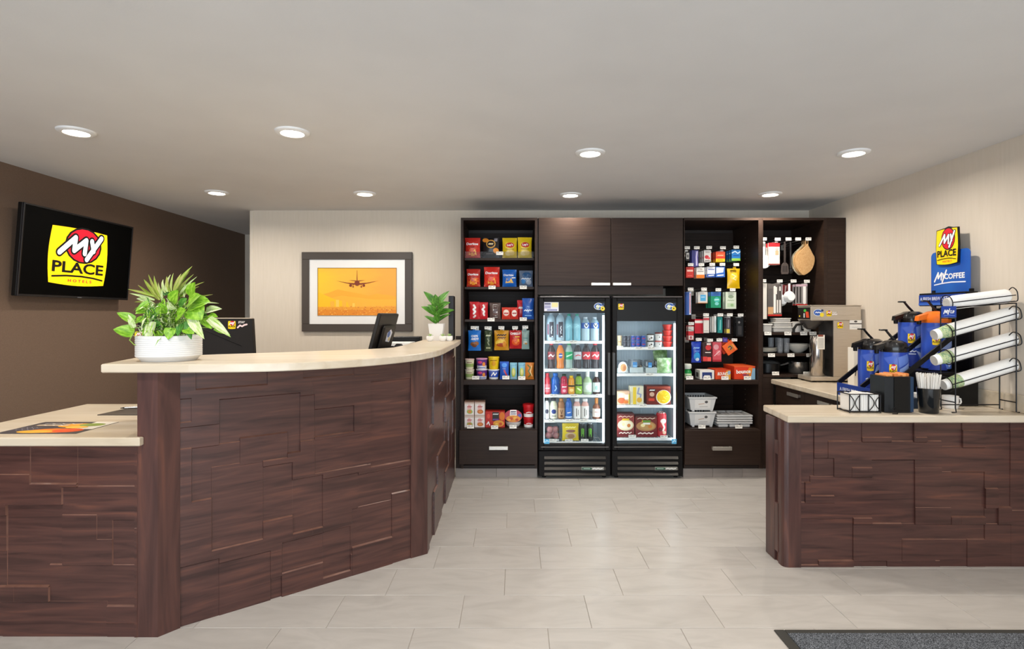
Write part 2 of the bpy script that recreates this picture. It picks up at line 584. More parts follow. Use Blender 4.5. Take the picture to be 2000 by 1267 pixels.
# ------------------------------------------------------------------ textured block panels
rng = random.Random(7)
def block(w, h, p, c=0.0035):
    mb = MB()
    c = min(c, p * 0.8)
    v = [(0, 0, 0), (w, 0, 0), (w, 0, h), (0, 0, h), (0, -p + c, 0), (w, -p + c, 0), (w, -p + c, h), (0, -p + c, h),
         (c, -p, c), (w - c, -p, c), (w - c, -p, h - c), (c, -p, h - c)]
    f = [(0, 1, 5, 4), (1, 2, 6, 5), (2, 3, 7, 6), (3, 0, 4, 7), (4, 5, 9, 8), (5, 6, 10, 9), (6, 7, 11, 10), (7, 4, 8, 11), (8, 9, 10, 11)]
    return mb.add(v, f)
def split(x0, x1, z0, z1, r, out, mn=0.14):
    w_, h_ = x1 - x0, z1 - z0
    if (w_ < 2 * mn and h_ < 2 * mn) or (w_ * h_ < 0.07 and r.random() < 0.6):
        out.append((x0, x1, z0, z1))
        return
    if w_ > h_ * r.uniform(0.7, 1.3) and w_ > 2 * mn:
        c = x0 + w_ * r.uniform(0.36, 0.64)
        split(x0, c, z0, z1, r, out, mn)
        split(c, x1, z0, z1, r, out, mn)
    elif h_ > 2 * mn:
        c = z0 + h_ * r.uniform(0.36, 0.64)
        split(x0, x1, z0, c, r, out, mn)
        split(x0, x1, c, z1, r, out, mn)
    else:
        out.append((x0, x1, z0, z1))
def panels(parent, O, ang, L, H, feats, seed, rand=False):
    """the face is cut into pieces at different depths; every piece is one object with sloped edges down to its lower neighbours"""
    r = random.Random(seed)
    rects = []
    base = []
    split(0, L, 0, H, r, base, 0.14 if rand else 0.26)
    for q in base:
        rects.append((*q, r.uniform(0.002, 0.018) if rand else 0.0155 + r.uniform(-0.0012, 0.0012)))
    for i, (a, b, z0, z1, p) in enumerate(feats):
        a, b, z0, z1 = max(0, a), min(L, b), max(0.0, z0), min(H, z1)
        if b - a > 0.01 and z1 - z0 > 0.01:
            rects.append((a, b, z0, z1, max(0.001, 0.0195 - p * 0.82)))
    def cuts(vals, hi):
        out = []
        for v in sorted(vals):
            if not out or v - out[-1] > 0.007:
                out.append(v)
        out[-1] = hi
        return out
    us, zs = cuts([v for q in rects for v in q[:2]], L), cuts([v for q in rects for v in q[2:4]], H)
    nu, nz = len(us) - 1, len(zs) - 1
    own = [[0] * nz for _ in range(nu)]
    for k, (a, b, z0, z1, p) in enumerate(rects):
        for i in range(nu):
            um = (us[i] + us[i + 1]) / 2
            if a <= um <= b:
                for j in range(nz):
                    if z0 <= (zs[j] + zs[j + 1]) / 2 <= z1:
                        own[i][j] = k
    d = Vector((cos(ang), sin(ang), 0))
    for k, q in enumerate(rects):
        todo = {(i, j) for i in range(nu) for j in range(nz) if own[i][j] == k}
        groups = []
        while todo:
            st, grp = [todo.pop()], []
            while st:
                c = st.pop()
                grp.append(c)
                for di, dj in ((1, 0), (-1, 0), (0, 1), (0, -1)):
                    n_ = (c[0] + di, c[1] + dj)
                    if n_ in todo:
                        todo.remove(n_)
                        st.append(n_)
            groups.append(sorted(grp))
        for cells in groups:
            panel_piece(parent, O, ang, d, k, cells, q[4], rects, own, us, zs, nu, nz)
def panel_piece(parent, O, ang, d, k, cells, h, rects, own, us, zs, nu, nz):
        inn = set(cells)
        u0, z0 = min(us[i] for i, j in cells), min(zs[j] for i, j in cells)
        mb = MB()
        def P(u, z, hh):
            return (u - u0, -hh, z - z0)
        for j in range(nz):
            i = 0
            while i < nu:
                if (i, j) in inn:
                    i2 = i
                    while (i2 + 1, j) in inn:
                        i2 += 1
                    mb.add([P(us[i], zs[j], h), P(us[i2 + 1], zs[j], h), P(us[i2 + 1], zs[j + 1], h), P(us[i], zs[j + 1], h)], [(0, 1, 2, 3)])
                    i = i2 + 1
                else:
                    i += 1
        def hgt(i, j):
            if 0 <= i < nu and 0 <= j < nz:
                return rects[own[i][j]][4]
            return 0.0
        for i, j in cells:
            for di, dj in ((1, 0), (-1, 0), (0, 1), (0, -1)):
                ni, nj = i + di, j + dj
                if 0 <= ni < nu and 0 <= nj < nz and own[ni][nj] == k:
                    continue
                b = hgt(ni, nj)
                if b >= h:
                    continue
                edge = not (0 <= ni < nu and 0 <= nj < nz)
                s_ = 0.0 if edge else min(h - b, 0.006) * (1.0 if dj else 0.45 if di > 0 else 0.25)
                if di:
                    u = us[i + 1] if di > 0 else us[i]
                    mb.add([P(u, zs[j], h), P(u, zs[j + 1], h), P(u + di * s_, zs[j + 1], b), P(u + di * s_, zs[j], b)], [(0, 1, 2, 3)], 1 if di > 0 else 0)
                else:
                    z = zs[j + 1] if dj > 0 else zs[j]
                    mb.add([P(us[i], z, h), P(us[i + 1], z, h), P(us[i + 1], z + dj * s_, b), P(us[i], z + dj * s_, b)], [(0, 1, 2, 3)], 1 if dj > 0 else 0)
        build('panel', mb, [m_wood_h, m_edge_light], parent, tuple(Vector(O) + d * u0 + Vector((0, 0, z0))), (0, 0, ang), recalc=False)

# ------------------------------------------------------------------ reception counter (high, bent)
ZT = 1.168
A0, A1, A2 = (-1.661, 2.483), (-1.571, 2.483), (-1.515, 2.556)
B0, B1, B2 = (-0.601, 3.288), (-0.515, 3.352), (-0.515, 4.925)
ct = thing('reception_counter', 'tall dark wood reception counter faced with raised rectangular blocks', 'counter', (0, 0, 0))
ang = math.atan2(B0[1] - A2[1], B0[0] - A2[0])
dv = Vector((cos(ang), sin(ang), 0))
nv = Vector((sin(ang), -cos(ang), 0))
LP = (Vector((*B0, 0)) - Vector((*A2, 0))).length
Op = Vector((*A2, 0)) - nv * 0.018
back = -nv * 0.13
body = [tuple((Op - nv * 0.001 - dv * 0.03)[:2]), tuple((Op - nv * 0.001 + dv * (LP + 0.04))[:2]), (-0.53, 3.38), (-0.53, 4.925), (-0.66, 4.925), (-0.66, 3.44),
        tuple((Op + dv * (LP - 0.05) - nv * 0.13)[:2]), tuple((Op - nv * 0.13)[:2]), (-1.655, 2.62), (-1.655, 2.5)]
build('body', MB().prism(body, 0.0, ZT), m_back, ct)
build('post', MB().prism([A0, A1, A2, (-1.56, 2.62), (-1.661, 2.62)], 0, ZT), m_wood_v, ct)
build('post', MB().prism([(B0[0], B0[1]), B1, (-0.515, 3.43), (-0.6, 3.43), (-0.66, 3.35)], 0, ZT), m_wood_v, ct)
def on_plane(px, py, O, n):
    r = Vector(((px - CX) / F, 1, -(py - CY) / F))
    t = (n.x * O.x + n.y * O.y) / (n.x * r.x + n.y * r.y)
    P = r * t
    return (P - O).dot(dv), CAMZ + P.z
def afeat(x0, x1, y0, y1, p):
    xm = (x0 + x1) / 2
    u0, _ = on_plane(x0, 900, Op, nv)
    u1, _ = on_plane(x1, 900, Op, nv)
    _, zt = on_plane(xm, y0, Op, nv)
    _, zb = on_plane(xm, y1, Op, nv)
    return (u0, u1, zb, zt, p)
ff = [afeat(*q) for q in [(381, 521, 690, 756, .016), (427, 585, 772, 893, .020), (374, 468, 868, 971, .015), (352, 373, 777, 822, .011), (412, 514, 905, 1063, .012), (352, 427, 830, 872, .010),
     (514, 570, 905, 1010, .016), (428, 527, 1085, 1200, .010), (527, 549, 1125, 1175, .020), (352, 428, 1094, 1230, .014), (549, 686, 1040, 1100, .012), (585, 613, 770, 860, .012),
     (613, 691, 794, 848, .018), (722, 800, 741, 905, .017), (698, 801, 916, 985, .020), (629, 698, 925, 1030, .011), (685, 764, 984, 1058, .017), (764, 803, 960, 1100, .011), (630, 683, 1030, 1120, .015),
     (690, 738, 712, 733, .010), (590, 690, 700, 735, .014), (738, 803, 700, 739, .011), (570, 629, 930, 1035, .017), (613, 722, 850, 915, .010), (468, 560, 850, 900, .010)]]
panels(ct, Op, ang, LP, ZT, ff, 3)
panels(ct, (-0.529, 3.43, 0), pi / 2, 4.925 - 3.43, ZT, [], 12, True)
# worktop of the high counter
def spline(pts, n=6):
    out = []
    P = [Vector(p) for p in pts]
    for i in range(len(P) - 1):
        a, b, c, d = P[max(i - 1, 0)], P[i], P[i + 1], P[min(i + 2, len(P) - 1)]
        for k in range(n):
            t = k / n
            out.append(0.5 * ((2 * b) + (c - a) * t + (2 * a - 5 * b + 4 * c - d) * t * t + (3 * b - a - 3 * c + d) * t ** 3))
    out.append(P[-1])
    return [(v.x, v.y) for v in out]
outer = [(-1.80, 2.455)] + spline([(-1.42, 2.455), (-1.15, 2.485), (-0.93, 2.585), (-0.73, 2.76), (-0.565, 3.02), (-0.475, 3.33), (-0.45, 3.62)], 5) + [(-0.452, 4.6), (-0.4665, 4.93)]
inner = [(-0.782, 4.93), (-0.785, 3.93)] + spline([(-0.80, 3.72), (-0.90, 3.57), (-1.06, 3.44)], 4) + [(-1.32, 3.25), (-1.62, 3.07), (-1.905, 2.84)]
tp = build('reception_worktop', MB().prism(outer + inner, ZT, 1.206, 0, 0.004), m_top)
tag(tp, 'pale oak curved worktop capping the tall reception counter', 'worktop')

# low counter
ZL = 0.885
lc = thing('low_counter', 'low dark wood counter wing with raised blocks below a pale top', 'counter', (0, 0, 0))
LX0, LX1, LY = -2.545, -1.661, 2.497
build('body', MB().box(LX0, LX1, LY + 0.001, LY + 0.14, 0, ZL - 0.038), m_back, lc)
build('side_panel', MB().box(LX0 - 0.012, LX0 - 0.001, LY, 3.36, 0, ZL - 0.038), m_wood_v, lc)
build('rear_panel', MB().box(LX0, LX1 - 0.01, 3.32, 3.36, 0, ZL - 0.038), m_wood_v, lc)
def zf(x0, x1, y0, y1, p):   # from the enlarged view of the low counter
    f = 560 / 1209
    a, b = S(x0 * f if x0 else -150, 680 + y1 * f, LY), S(x1 * f, 680 + y0 * f, LY)
    return (a.x - LX0, b.x - LX0, a.z, b.z, p)
panels(lc, (LX0, LY, 0), 0, LX1 - LX0, ZL - 0.038, [zf(*q) for q in [(137, 332, 405, 570, .015), (335, 577, 405, 580, .018), (0, 135, 405, 530, .011), (35, 270, 655, 997, .020), (270, 415, 580, 697, .014),
    (270, 480, 700, 905, .010), (415, 577, 580, 803, .013), (485, 577, 720, 958, .017), (215, 577, 910, 1082, .014), (0, 35, 697, 850, .012), (0, 35, 850, 1000, .016), (20, 460, 1062, 1230, .013), (0, 19, 1062, 1230, .017), (465, 577, 1150, 1230, .010)]], 5)
lt = build('low_worktop', MB().prism([(-2.56, 2.457), (-1.633, 2.457), (-1.633, 2.482), (-1.662, 2.482), (-1.662, 3.39), (-2.57, 3.39)], ZL - 0.038, ZL, 0, 0.004), m_top)
tag(lt, 'pale oak worktop of the low counter wing carrying the placemat', 'worktop')

# desk behind the counter
dk = thing('reception_desk', 'clerk desk surface hidden behind the tall reception counter', 'desk', (0, 0, 0))
build('desk_top', MB().prism([(-1.60, 3.22), (-1.05, 3.56), (-0.83, 3.80), (-0.83, 4.79), (-1.5, 4.79), (-1.5, 4.2), (-2.4, 4.1), (-2.4, 3.52), (-1.60, 3.52)], 0.72, 0.75, 0, 0.003), m_top, dk)
for x, y in ((-1.56, 3.30), (-2.35, 3.56), (-0.88, 4.74), (-1.4, 4.74), (-2.3, 4.02)):
    build('leg', MB().box(x - 0.02, x + 0.02, y - 0.02, y + 0.02, 0, 0.72), m_blackmetal, dk)
build('back_ledge', MB().box(-1.10, -0.80, 4.80, 4.915, 0.0, 1.235, 0, 0.004), m_black, dk)

# ------------------------------------------------------------------ coffee peninsula
ZP = 0.864
pn = thing('coffee_peninsula', 'short dark wood peninsula of raised blocks below the coffee counter', 'counter', (0, 0, 0))
PY = 3.168
PX0, PX1 = 1.515, 2.885
build('body', MB().box(PX0 + 0.02, PX1, PY + 0.03, PY + 0.2, 0, ZP - 0.04), m_back, pn)
pp = [(PX0 + 0.03, PY)] + [(PX0 + 0.03 - 0.03 * sin(t * pi / 8), PY + 0.03 - 0.03 * cos(t * pi / 8)) for t in range(1, 4)] + [(PX0, PY + 0.03), (PX0, PY + 0.062), (PX0 + 0.10, PY + 0.062), (PX0 + 0.10, PY)]
build('post', MB().prism(pp, 0, ZP - 0.04), m_wood_v, pn)
build('side_board', MB().box(PX0 + 0.008, PX0 + 0.03, PY + 0.062, PY + 0.215, 0, ZP - 0.04), m_wood_v, pn)
build('side_block', MB().box(PX0 - 0.004, PX0 + 0.02, PY + 0.10, PY + 0.215, 0, ZP - 0.04, 0, 0.003), m_wood_v, pn)
build('side_block', MB().box(PX0 - 0.003, PX0 + 0.02, PY + 0.06, PY + 0.12, 0.62, 0.70, 0, 0.002), m_wood_v, pn)
build('side_block', MB().box(PX0 - 0.003, PX0 + 0.02, PY + 0.06, PY + 0.12, 0.06, 0.34, 0, 0.002), m_wood_v, pn)
def zp(x0, x1, y0, y1, p):
    f = 520 / 1607
    a, b = S(1480 + x0 * f, 720 + y1 * f, PY), S(1480 + x1 * f, 720 + y0 * f, PY)
    return (a.x - PX0 - 0.1, b.x - PX0 - 0.1, a.z, b.z, p)
panels(pn, (PX0 + 0.1, PY + 0.022, 0), 0, PX1 - PX0 - 0.1, ZP - 0.04, [zp(*q) for q in [(255, 348, 300, 690, .022), (355, 430, 300, 535, .010), (430, 637, 300, 440, .017), (640, 950, 300, 418, .012), (815, 950, 330, 462, .020), (955, 1030, 300, 415, .011), (1030, 1245, 300, 473, .021), (1245, 1530, 300, 376, .012),
    (575, 1122, 440, 600, .014), (355, 468, 540, 652, .018), (468, 575, 442, 652, .009), (700, 962, 552, 940, .023), (965, 1180, 602, 840, .012), (1177, 1383, 625, 900, .021), (1125, 1460, 475, 622, .015), (1383, 1460, 376, 727, .015), (1462, 1541, 376, 840, .022),
    (325, 698, 655, 772, .015), (468, 698, 772, 906, .016), (262, 292, 692, 811, .017), (255, 468, 812, 908, .010), (262, 372, 908, 1190, .014), (372, 582, 908, 1165, .020), (585, 692, 940, 1165, .011), (690, 880, 942, 1165, .013), (880, 1385, 942, 1035, .020), (880, 1080, 1037, 1160, .010), (1080, 1275, 1037, 1205, .016), (585, 790, 1163, 1205, .018),
    (795, 1110, 1160, 1205, .012), (1383, 1462, 840, 936, .018), (1385, 1540, 936, 1205, .013), (1275, 1390, 1037, 1205, .010), (960, 1177, 842, 942, .009), (1541, 1700, 300, 610, .014), (1541, 1700, 612, 860, .018), (1541, 1700, 862, 1205, .012)]], 9)
# L-shaped worktop
wt = build('coffee_worktop', MB().prism([(1.512, 3.112), (2.886, 3.112), (2.886, 4.897), (2.235, 4.897), (2.235, 3.49), (1.545, 3.49)], ZP - 0.04, ZP, 0, 0.005), m_top)
tag(wt, 'pale L-shaped worktop of the coffee station along the wall', 'worktop')
bs = build('backsplash', MB().box(2.868, 2.887, 3.115, 4.892, ZP, ZP + 0.10, 0, 0.003), m_top, wt)

# base cabinet below it
bc = thing('base_cabinet', 'dark brown base cabinet with drawers below the coffee worktop', 'cabinet', (0, 0, 0))
build('carcass', MB().box(2.29, 2.885, 3.40, 4.895, 0.09, ZP - 0.0407), m_cab_in, bc)
build('plinth', MB().box(2.33, 2.88, 3.40, 4.895, 0.0, 0.089), m_kick, bc)
for a, b, h0, h1 in ((4.405, 4.86, 4.455, 4.63), (4.005, 4.40, 4.01, 4.165), (3.60, 4.00, 3.82, 3.985)):
    dr = build('drawer', MB().box(2.268, 2.29, a, b, 0.66, ZP - 0.048, 0, 0.002), m_cab, bc)
    build('handle', MB().box(2.240, 2.25, h0, h1, 0.762, 0.790, 0, 0.002).box(2.25, 2.268, h0 + 0.004, h0 + 0.016, 0.766, 0.786).box(2.25, 2.268, h1 - 0.016, h1 - 0.004, 0.766, 0.786), m_nickel, dr)
    build('door', MB().box(2.268, 2.29, a, b, 0.10, 0.655, 0, 0.002), m_cab, bc)
build('filler', MB().box(2.275, 2.29, 4.864, 4.895, 0.10, ZP - 0.048), m_cab, bc)

# door mat
dm = thing('door_mat', 'charcoal speckled entrance mat with a black rubber border on tiles', 'mat', (0, 0, 0))
build('pile', MB().box(1.215, 2.86, 1.2, 2.50, 0.0, 0.009), m_mat, dm)
build('border', MB().box(1.168, 1.215, 1.15, 2.535, 0, 0.006, 0, 0.003).box(1.215, 2.88, 2.50, 2.535, 0, 0.006, 0, 0.003).box(1.215, 2.88, 1.15, 1.2, 0, 0.006, 0, 0.003), M('#3a3834', 0.7), dm)
# ------------------------------------------------------------------ back wall cabinets
PF = 4.90                        # front plane of the cabinets
ZC = 2.266
def shelf_pins(parent, x, y, z0, z1, sgn):
    mb = MB()
    z = z0
    while z < z1:
        for yy in (y,):
            mb.box(min(x, x + sgn * 0.0015), max(x, x + sgn * 0.0015), yy - 0.003, yy + 0.003, z - 0.003, z + 0.003)
        z += 0.048
    stuff(build('pin_hole', mb, M('#8d8175', 0.5), parent))
def slats(parent, x0, x1, z0, z1):
    h = 0.0755
    n = int((z1 - z0) / h)
    me = MB().box(0, x1 - x0, 0, 0.016, 0.007, h, 0, 0.002).mesh('slat', [m_slat])
    for i in range(n):
        link('slat', me, parent, (x0, 5.462, z0 + i * h))
    build('back_board', MB().box(x0, x1, 5.478, 5.49, z0, z1), m_cab_in, parent)
def shelf(parent, name, x0, x1, y0, y1, zt, th=0.022, mat=None, c=0.002):
    return build(name, MB().box(x0, x1, y0, y1, zt - th, zt, 0, c), mat or m_cab, parent)
tag_me = None
def price_tag(parent, x, y, z, w_=0.058, h_=0.03, tilt=-0.12):
    """a paper price ticket with its bar-code strip, facing the room; z is its centre"""
    global tag_me
    if tag_me is None:
        mats = [m_tag]
        mb = MB().box(-0.5, 0.5, -0.0008, 0.0008, -0.5, 0.5)
        prints(mb, mats, 1, 1, [('r', -0.42, 0.10, -0.05, 0.26, '#8a857e'), ('r', -0.42, -0.12, 0.2, -0.02, '#a8a39b'), ('r', 0.12, 0.06, 0.42, 0.34, '#b9b3aa')], flat(-0.0012), step=0.0001)
        tag_me = mb.mesh('price_tag', mats)
    o = link('price_tag', tag_me, parent, (x, y, z), (tilt, 0, 0))
    o.scale = (w_, 1, h_)
    return o
def drawer(parent, x0, x1, z0, z1, hx0, hx1, hz, yf):
    d = build('drawer', MB().box(x0, x1, yf, yf + 0.022, z0, z1, 0, 0.002), m_cab, parent)
    build('handle', MB().box(hx0, hx1, yf - 0.032, yf - 0.022, hz - 0.016, hz + 0.016, 0, 0.002).box(hx0 + 0.002, hx0 + 0.016, yf - 0.022, yf, hz - 0.012, hz + 0.012).box(hx1 - 0.016, hx1 - 0.002, yf - 0.022, yf, hz - 0.012, hz + 0.012), m_nickel, d)
    return d
def kick(parent, x0, x1, n):
    for i in range(n):
        a, b = x0 + (x1 - x0) * i / n, x0 + (x1 - x0) * (i + 1) / n
        build('kick_tile', MB().box(a + 0.001, b - 0.001, 4.93, 4.942, 0.0, 0.078, 0, 0.001), m_kick, parent)
    build('plinth', MB().box(x0, x1, 4.942, 5.48, 0, 0.084), m_cab_in, parent)

def sx(px, Y=PF):
    return (px - CX) * Y / F
def sz(py, Y=PF):
    return CAMZ - (py - CY) * Y / F

# --- snack cabinet
U1 = thing('snack_cabinet', 'tall open dark brown snack cabinet beside the reception counter', 'cabinet', (0, 0, 0))
ux0, ux1 = sx(900), sx(1050) - 0.001
T = 0.022
build('side_panel', MB().box(ux0, ux0 + T, PF, 5.49, 0.085, ZC), m_cab, U1)
build('side_panel', MB().box(ux1 - T, ux1, PF, 5.49, 0.085, ZC), m_cab, U1)
build('top_panel', MB().box(ux0 + T, ux1 - T, PF, 5.49, ZC - T, ZC), m_cab, U1)
build('filler', MB().box(-0.512, ux0 - 0.002, 4.945, 4.965, 0.085, ZC * 0.545), m_cab, U1)
slats(U1, ux0 + T, ux1 - T, 0.40, ZC - T)
Z1 = {}
for nm, py in (('s1', 503.5), ('s2', 560), ('s3', 623.5)):
    Z1[nm] = sz(py, 4.97)
fx0, fx1 = ux0 + T, ux1 - T
sh1 = shelf(U1, 'shelf', fx0 + 0.004, fx1 - 0.004, 4.97, 5.46, Z1['s1'])
build('shelf_lip', MB().box(fx0 + 0.008, fx1 - 0.008, 4.972, 4.975, Z1['s1'], Z1['s1'] + 0.055), m_acrylic, sh1)
sh2 = shelf(U1, 'shelf', fx0 + 0.004, fx1 - 0.004, 4.97, 5.46, Z1['s2'])
sh3 = shelf(U1, 'shelf', fx0 + 0.004, fx1 - 0.004, 4.97, 5.46, Z1['s3'])
Z1['s4'] = sz(742)
sh4 = shelf(U1, 'fixed_shelf', fx0, fx1, PF + 0.001, 5.46, Z1['s4'], 0.042)
Z1['s5'] = sz(837)
dk1 = shelf(U1, 'deck', fx0, fx1, PF + 0.001, 5.46, Z1['s5'], 0.02)
drawer(U1, sx(897), ux1 - 0.001, sz(907, 4.88), sz(840, 4.88), sx(955, 4.85), sx(992, 4.85), sz(875, 4.85), 4.88)
build('bottom_panel', MB().box(ux0 + T, ux1 - T, 4.91, 5.46, 0.088, 0.11), m_cab_in, U1)
kick(U1, -0.512, ux1, 2)
for x, y, s in ((976, 494.5, sh1), (961, 561, sh2), (1022, 561, sh2), (959, 624, sh3), (1022, 623, sh3)):
    price_tag(s, sx(x, 4.966), 4.9655, sz(y, 4.966), 0.062)
for x, y, s in ((929, 737.5, sh4), (988, 737, sh4), (1019, 738, sh4)):
    price_tag(s, sx(x, 4.895), 4.896, sz(y, 4.896), 0.062)
for x, y, s in ((919, 833, dk1), (966, 834, dk1), (1002, 833, dk1)):
    price_tag(s, sx(x, 4.895), 4.896, sz(y, 4.896), 0.062)

# --- cabinet over the fridges
U2 = thing('overhead_cabinet', 'dark brown two-door overhead cabinet above the twin glass fridges', 'cabinet', (0, 0, 0))
vx0, vx1 = ux1 + 0.001, sx(1336) - 0.001
zb = sz(558, PF)
build('carcass', MB().box(vx0, vx1, 4.925, 5.49, zb + 0.004, ZC), m_cab_in, U2)
xm = sx(1193.5)
for a, b, hx0, hx1 in ((vx0 + 0.008, xm - 0.002, sx(1155, 4.87), sx(1192, 4.87)), (xm + 0.002, vx1 - 0.008, sx(1197, 4.87), sx(1233, 4.87))):
    d = build('door', MB().box(a, b, 4.902, 4.924, zb, ZC, 0, 0.002), m_cab, U2)
    hz = sz(554.5, 4.87)
    build('handle', MB().box(hx0, hx1, 4.872, 4.88, hz - 0.012, hz + 0.012, 0, 0.002).box(hx0 + 0.003, hx0 + 0.014, 4.88, 4.902, hz - 0.009, hz + 0.009).box(hx1 - 0.014, hx1 - 0.003, 4.88, 4.902, hz - 0.009, hz + 0.009), m_nickel, d)
build('back_panel', MB().box(vx0, vx1 - 0.17, 4.945, 4.96, 1.60, zb), m_cab, U2)

# --- toiletry cabinet
U3 = thing('toiletry_cabinet', 'open dark brown cabinet of hanging toiletries next to the food fridge', 'cabinet', (0, 0, 0))
wx0, wx1 = sx(1336), sx(1489)
build('side_panel', MB().box(wx0, wx0 + 0.006, PF, 5.49, 0.085, ZC), m_cab, U3)
build('side_panel', MB().box(wx1 - 0.034, wx1 - 0.002, PF, 5.49, 0.085, ZC), m_cab, U3)
build('top_panel', MB().box(wx0 + 0.006, wx1 - 0.034, PF, 5.49, ZC - T, ZC), m_cab, U3)
slats(U3, wx0 + 0.006, wx1 - 0.034, 0.40, ZC - T)
shelf_pins(U3, wx1 - 0.034, 5.18, 0.45, 2.15, -1)
Z3 = {'s1': sz(742), 's2': sz(837)}
sh31 = shelf(U3, 'fixed_shelf', wx0 + 0.006, wx1 - 0.034, PF + 0.001, 5.46, Z3['s1'], 0.038)
dk3 = shelf(U3, 'deck', wx0 + 0.006, wx1 - 0.034, PF + 0.001, 5.46, Z3['s2'], 0.02)
drawer(U3, wx0 + 0.001, sx(1486, 4.88), sz(908, 4.88), sz(840, 4.88), sx(1392, 4.85), sx(1430, 4.85), sz(876, 4.85), 4.88)
build('bottom_panel', MB().box(wx0 + 0.006, wx1 - 0.034, 4.91, 5.46, 0.088, 0.11), m_cab_in, U3)
kick(U3, wx0, wx1 + 0.1, 3)
for x, y, s in ((1347, 737.5, sh31), (1381, 738, sh31), (1416, 738, sh31), (1460, 738, sh31), (1371, 833, dk3), (1443, 833, dk3)):
    price_tag(s, sx(x, 4.895), 4.896, sz(y, 4.896), 0.062)

# --- kitchenware cabinet
U4 = thing('kitchenware_cabinet', 'open dark brown cabinet of hanging kitchen utensils at the corner', 'cabinet', (0, 0, 0))
kx0, kx1 = wx1, sx(1616)
build('side_panel', MB().box(kx0, kx0 + 0.006, PF, 5.49, 0.085, ZC), m_cab, U4)
build('side_panel', MB().box(kx1 - 0.03, kx1, PF, 5.49, 0.085, ZC), m_cab, U4)
build('filler', MB().box(kx1 + 0.001, 2.885, PF, 4.92, 0.085, ZC), m_cab, U4)
build('top_panel', MB().box(kx0 + 0.006, kx1 - 0.03, PF, 5.49, ZC - T, ZC), m_cab, U4)
slats(U4, kx0 + 0.006, kx1 - 0.03, 0.90, ZC - T)
shelf_pins(U4, kx1 - 0.03, 5.18, 1.2, 2.15, -1)
Z4 = {'a': sz(649), 'b': sz(690.5), 'c': sz(731.5)}
sh4a = shelf(U4, 'shelf', kx0 + 0.008, kx1 - 0.032, PF + 0.004, 5.46, Z4['a'])
sh4b = shelf(U4, 'shelf', kx0 + 0.008, kx1 - 0.032, PF + 0.004, 5.46, Z4['b'])
sh4c = shelf(U4, 'fixed_shelf', kx0 + 0.008, kx1 - 0.032, PF + 0.001, 5.46, Z4['c'], 0.022)
build('lower_panel', MB().box(kx0 + 0.006, kx0 + 0.10, PF + 0.012, PF + 0.03, 0.09, Z4['c'] - 0.022), m_cab, U4)
build('plinth', MB().box(kx0 + 0.11, kx1, 4.96, 5.48, 0, 0.084), m_cab_in, U4)
for x, y, s in ((1500, 651, sh4a), (1539, 651, sh4a), (1570, 651, sh4a), (1588, 651, sh4a), (1507, 693.5, sh4b), (1545, 693.5, sh4b), (1582, 693.5, sh4b), (1515, 729, sh4c), (1576, 729, sh4c)):
    price_tag(s, sx(x, 4.895), 4.897, sz(y, 4.897), 0.06)

# --- peg hooks
def hook(parent, px, py, Y, tagged=True):
    """wire peg from the slatwall to depth Y, its ticket at pixel-row py of the photograph"""
    p = S(px, py, Y)
    z = p.z - 0.0135
    mb = MB().tube([(p.x, 5.462, z - 0.012), (p.x, 5.45, z), (p.x, Y + 0.012, z), (p.x, Y + 0.003, z + 0.006)], 0.003, 6).box(p.x - 0.02, p.x + 0.02, 5.455, 5.462, z - 0.03, z + 0.02)
    if tagged:
        mb.tube([(p.x, 5.45, z + 0.02), (p.x, Y + 0.004, z + 0.022)], 0.002, 5)
    h = build('peg_hook', mb, m_nickel, parent)
    if tagged:
        price_tag(h, p.x, Y, p.z + 0.002, 0.05, 0.026, 0)
    return p.x, z

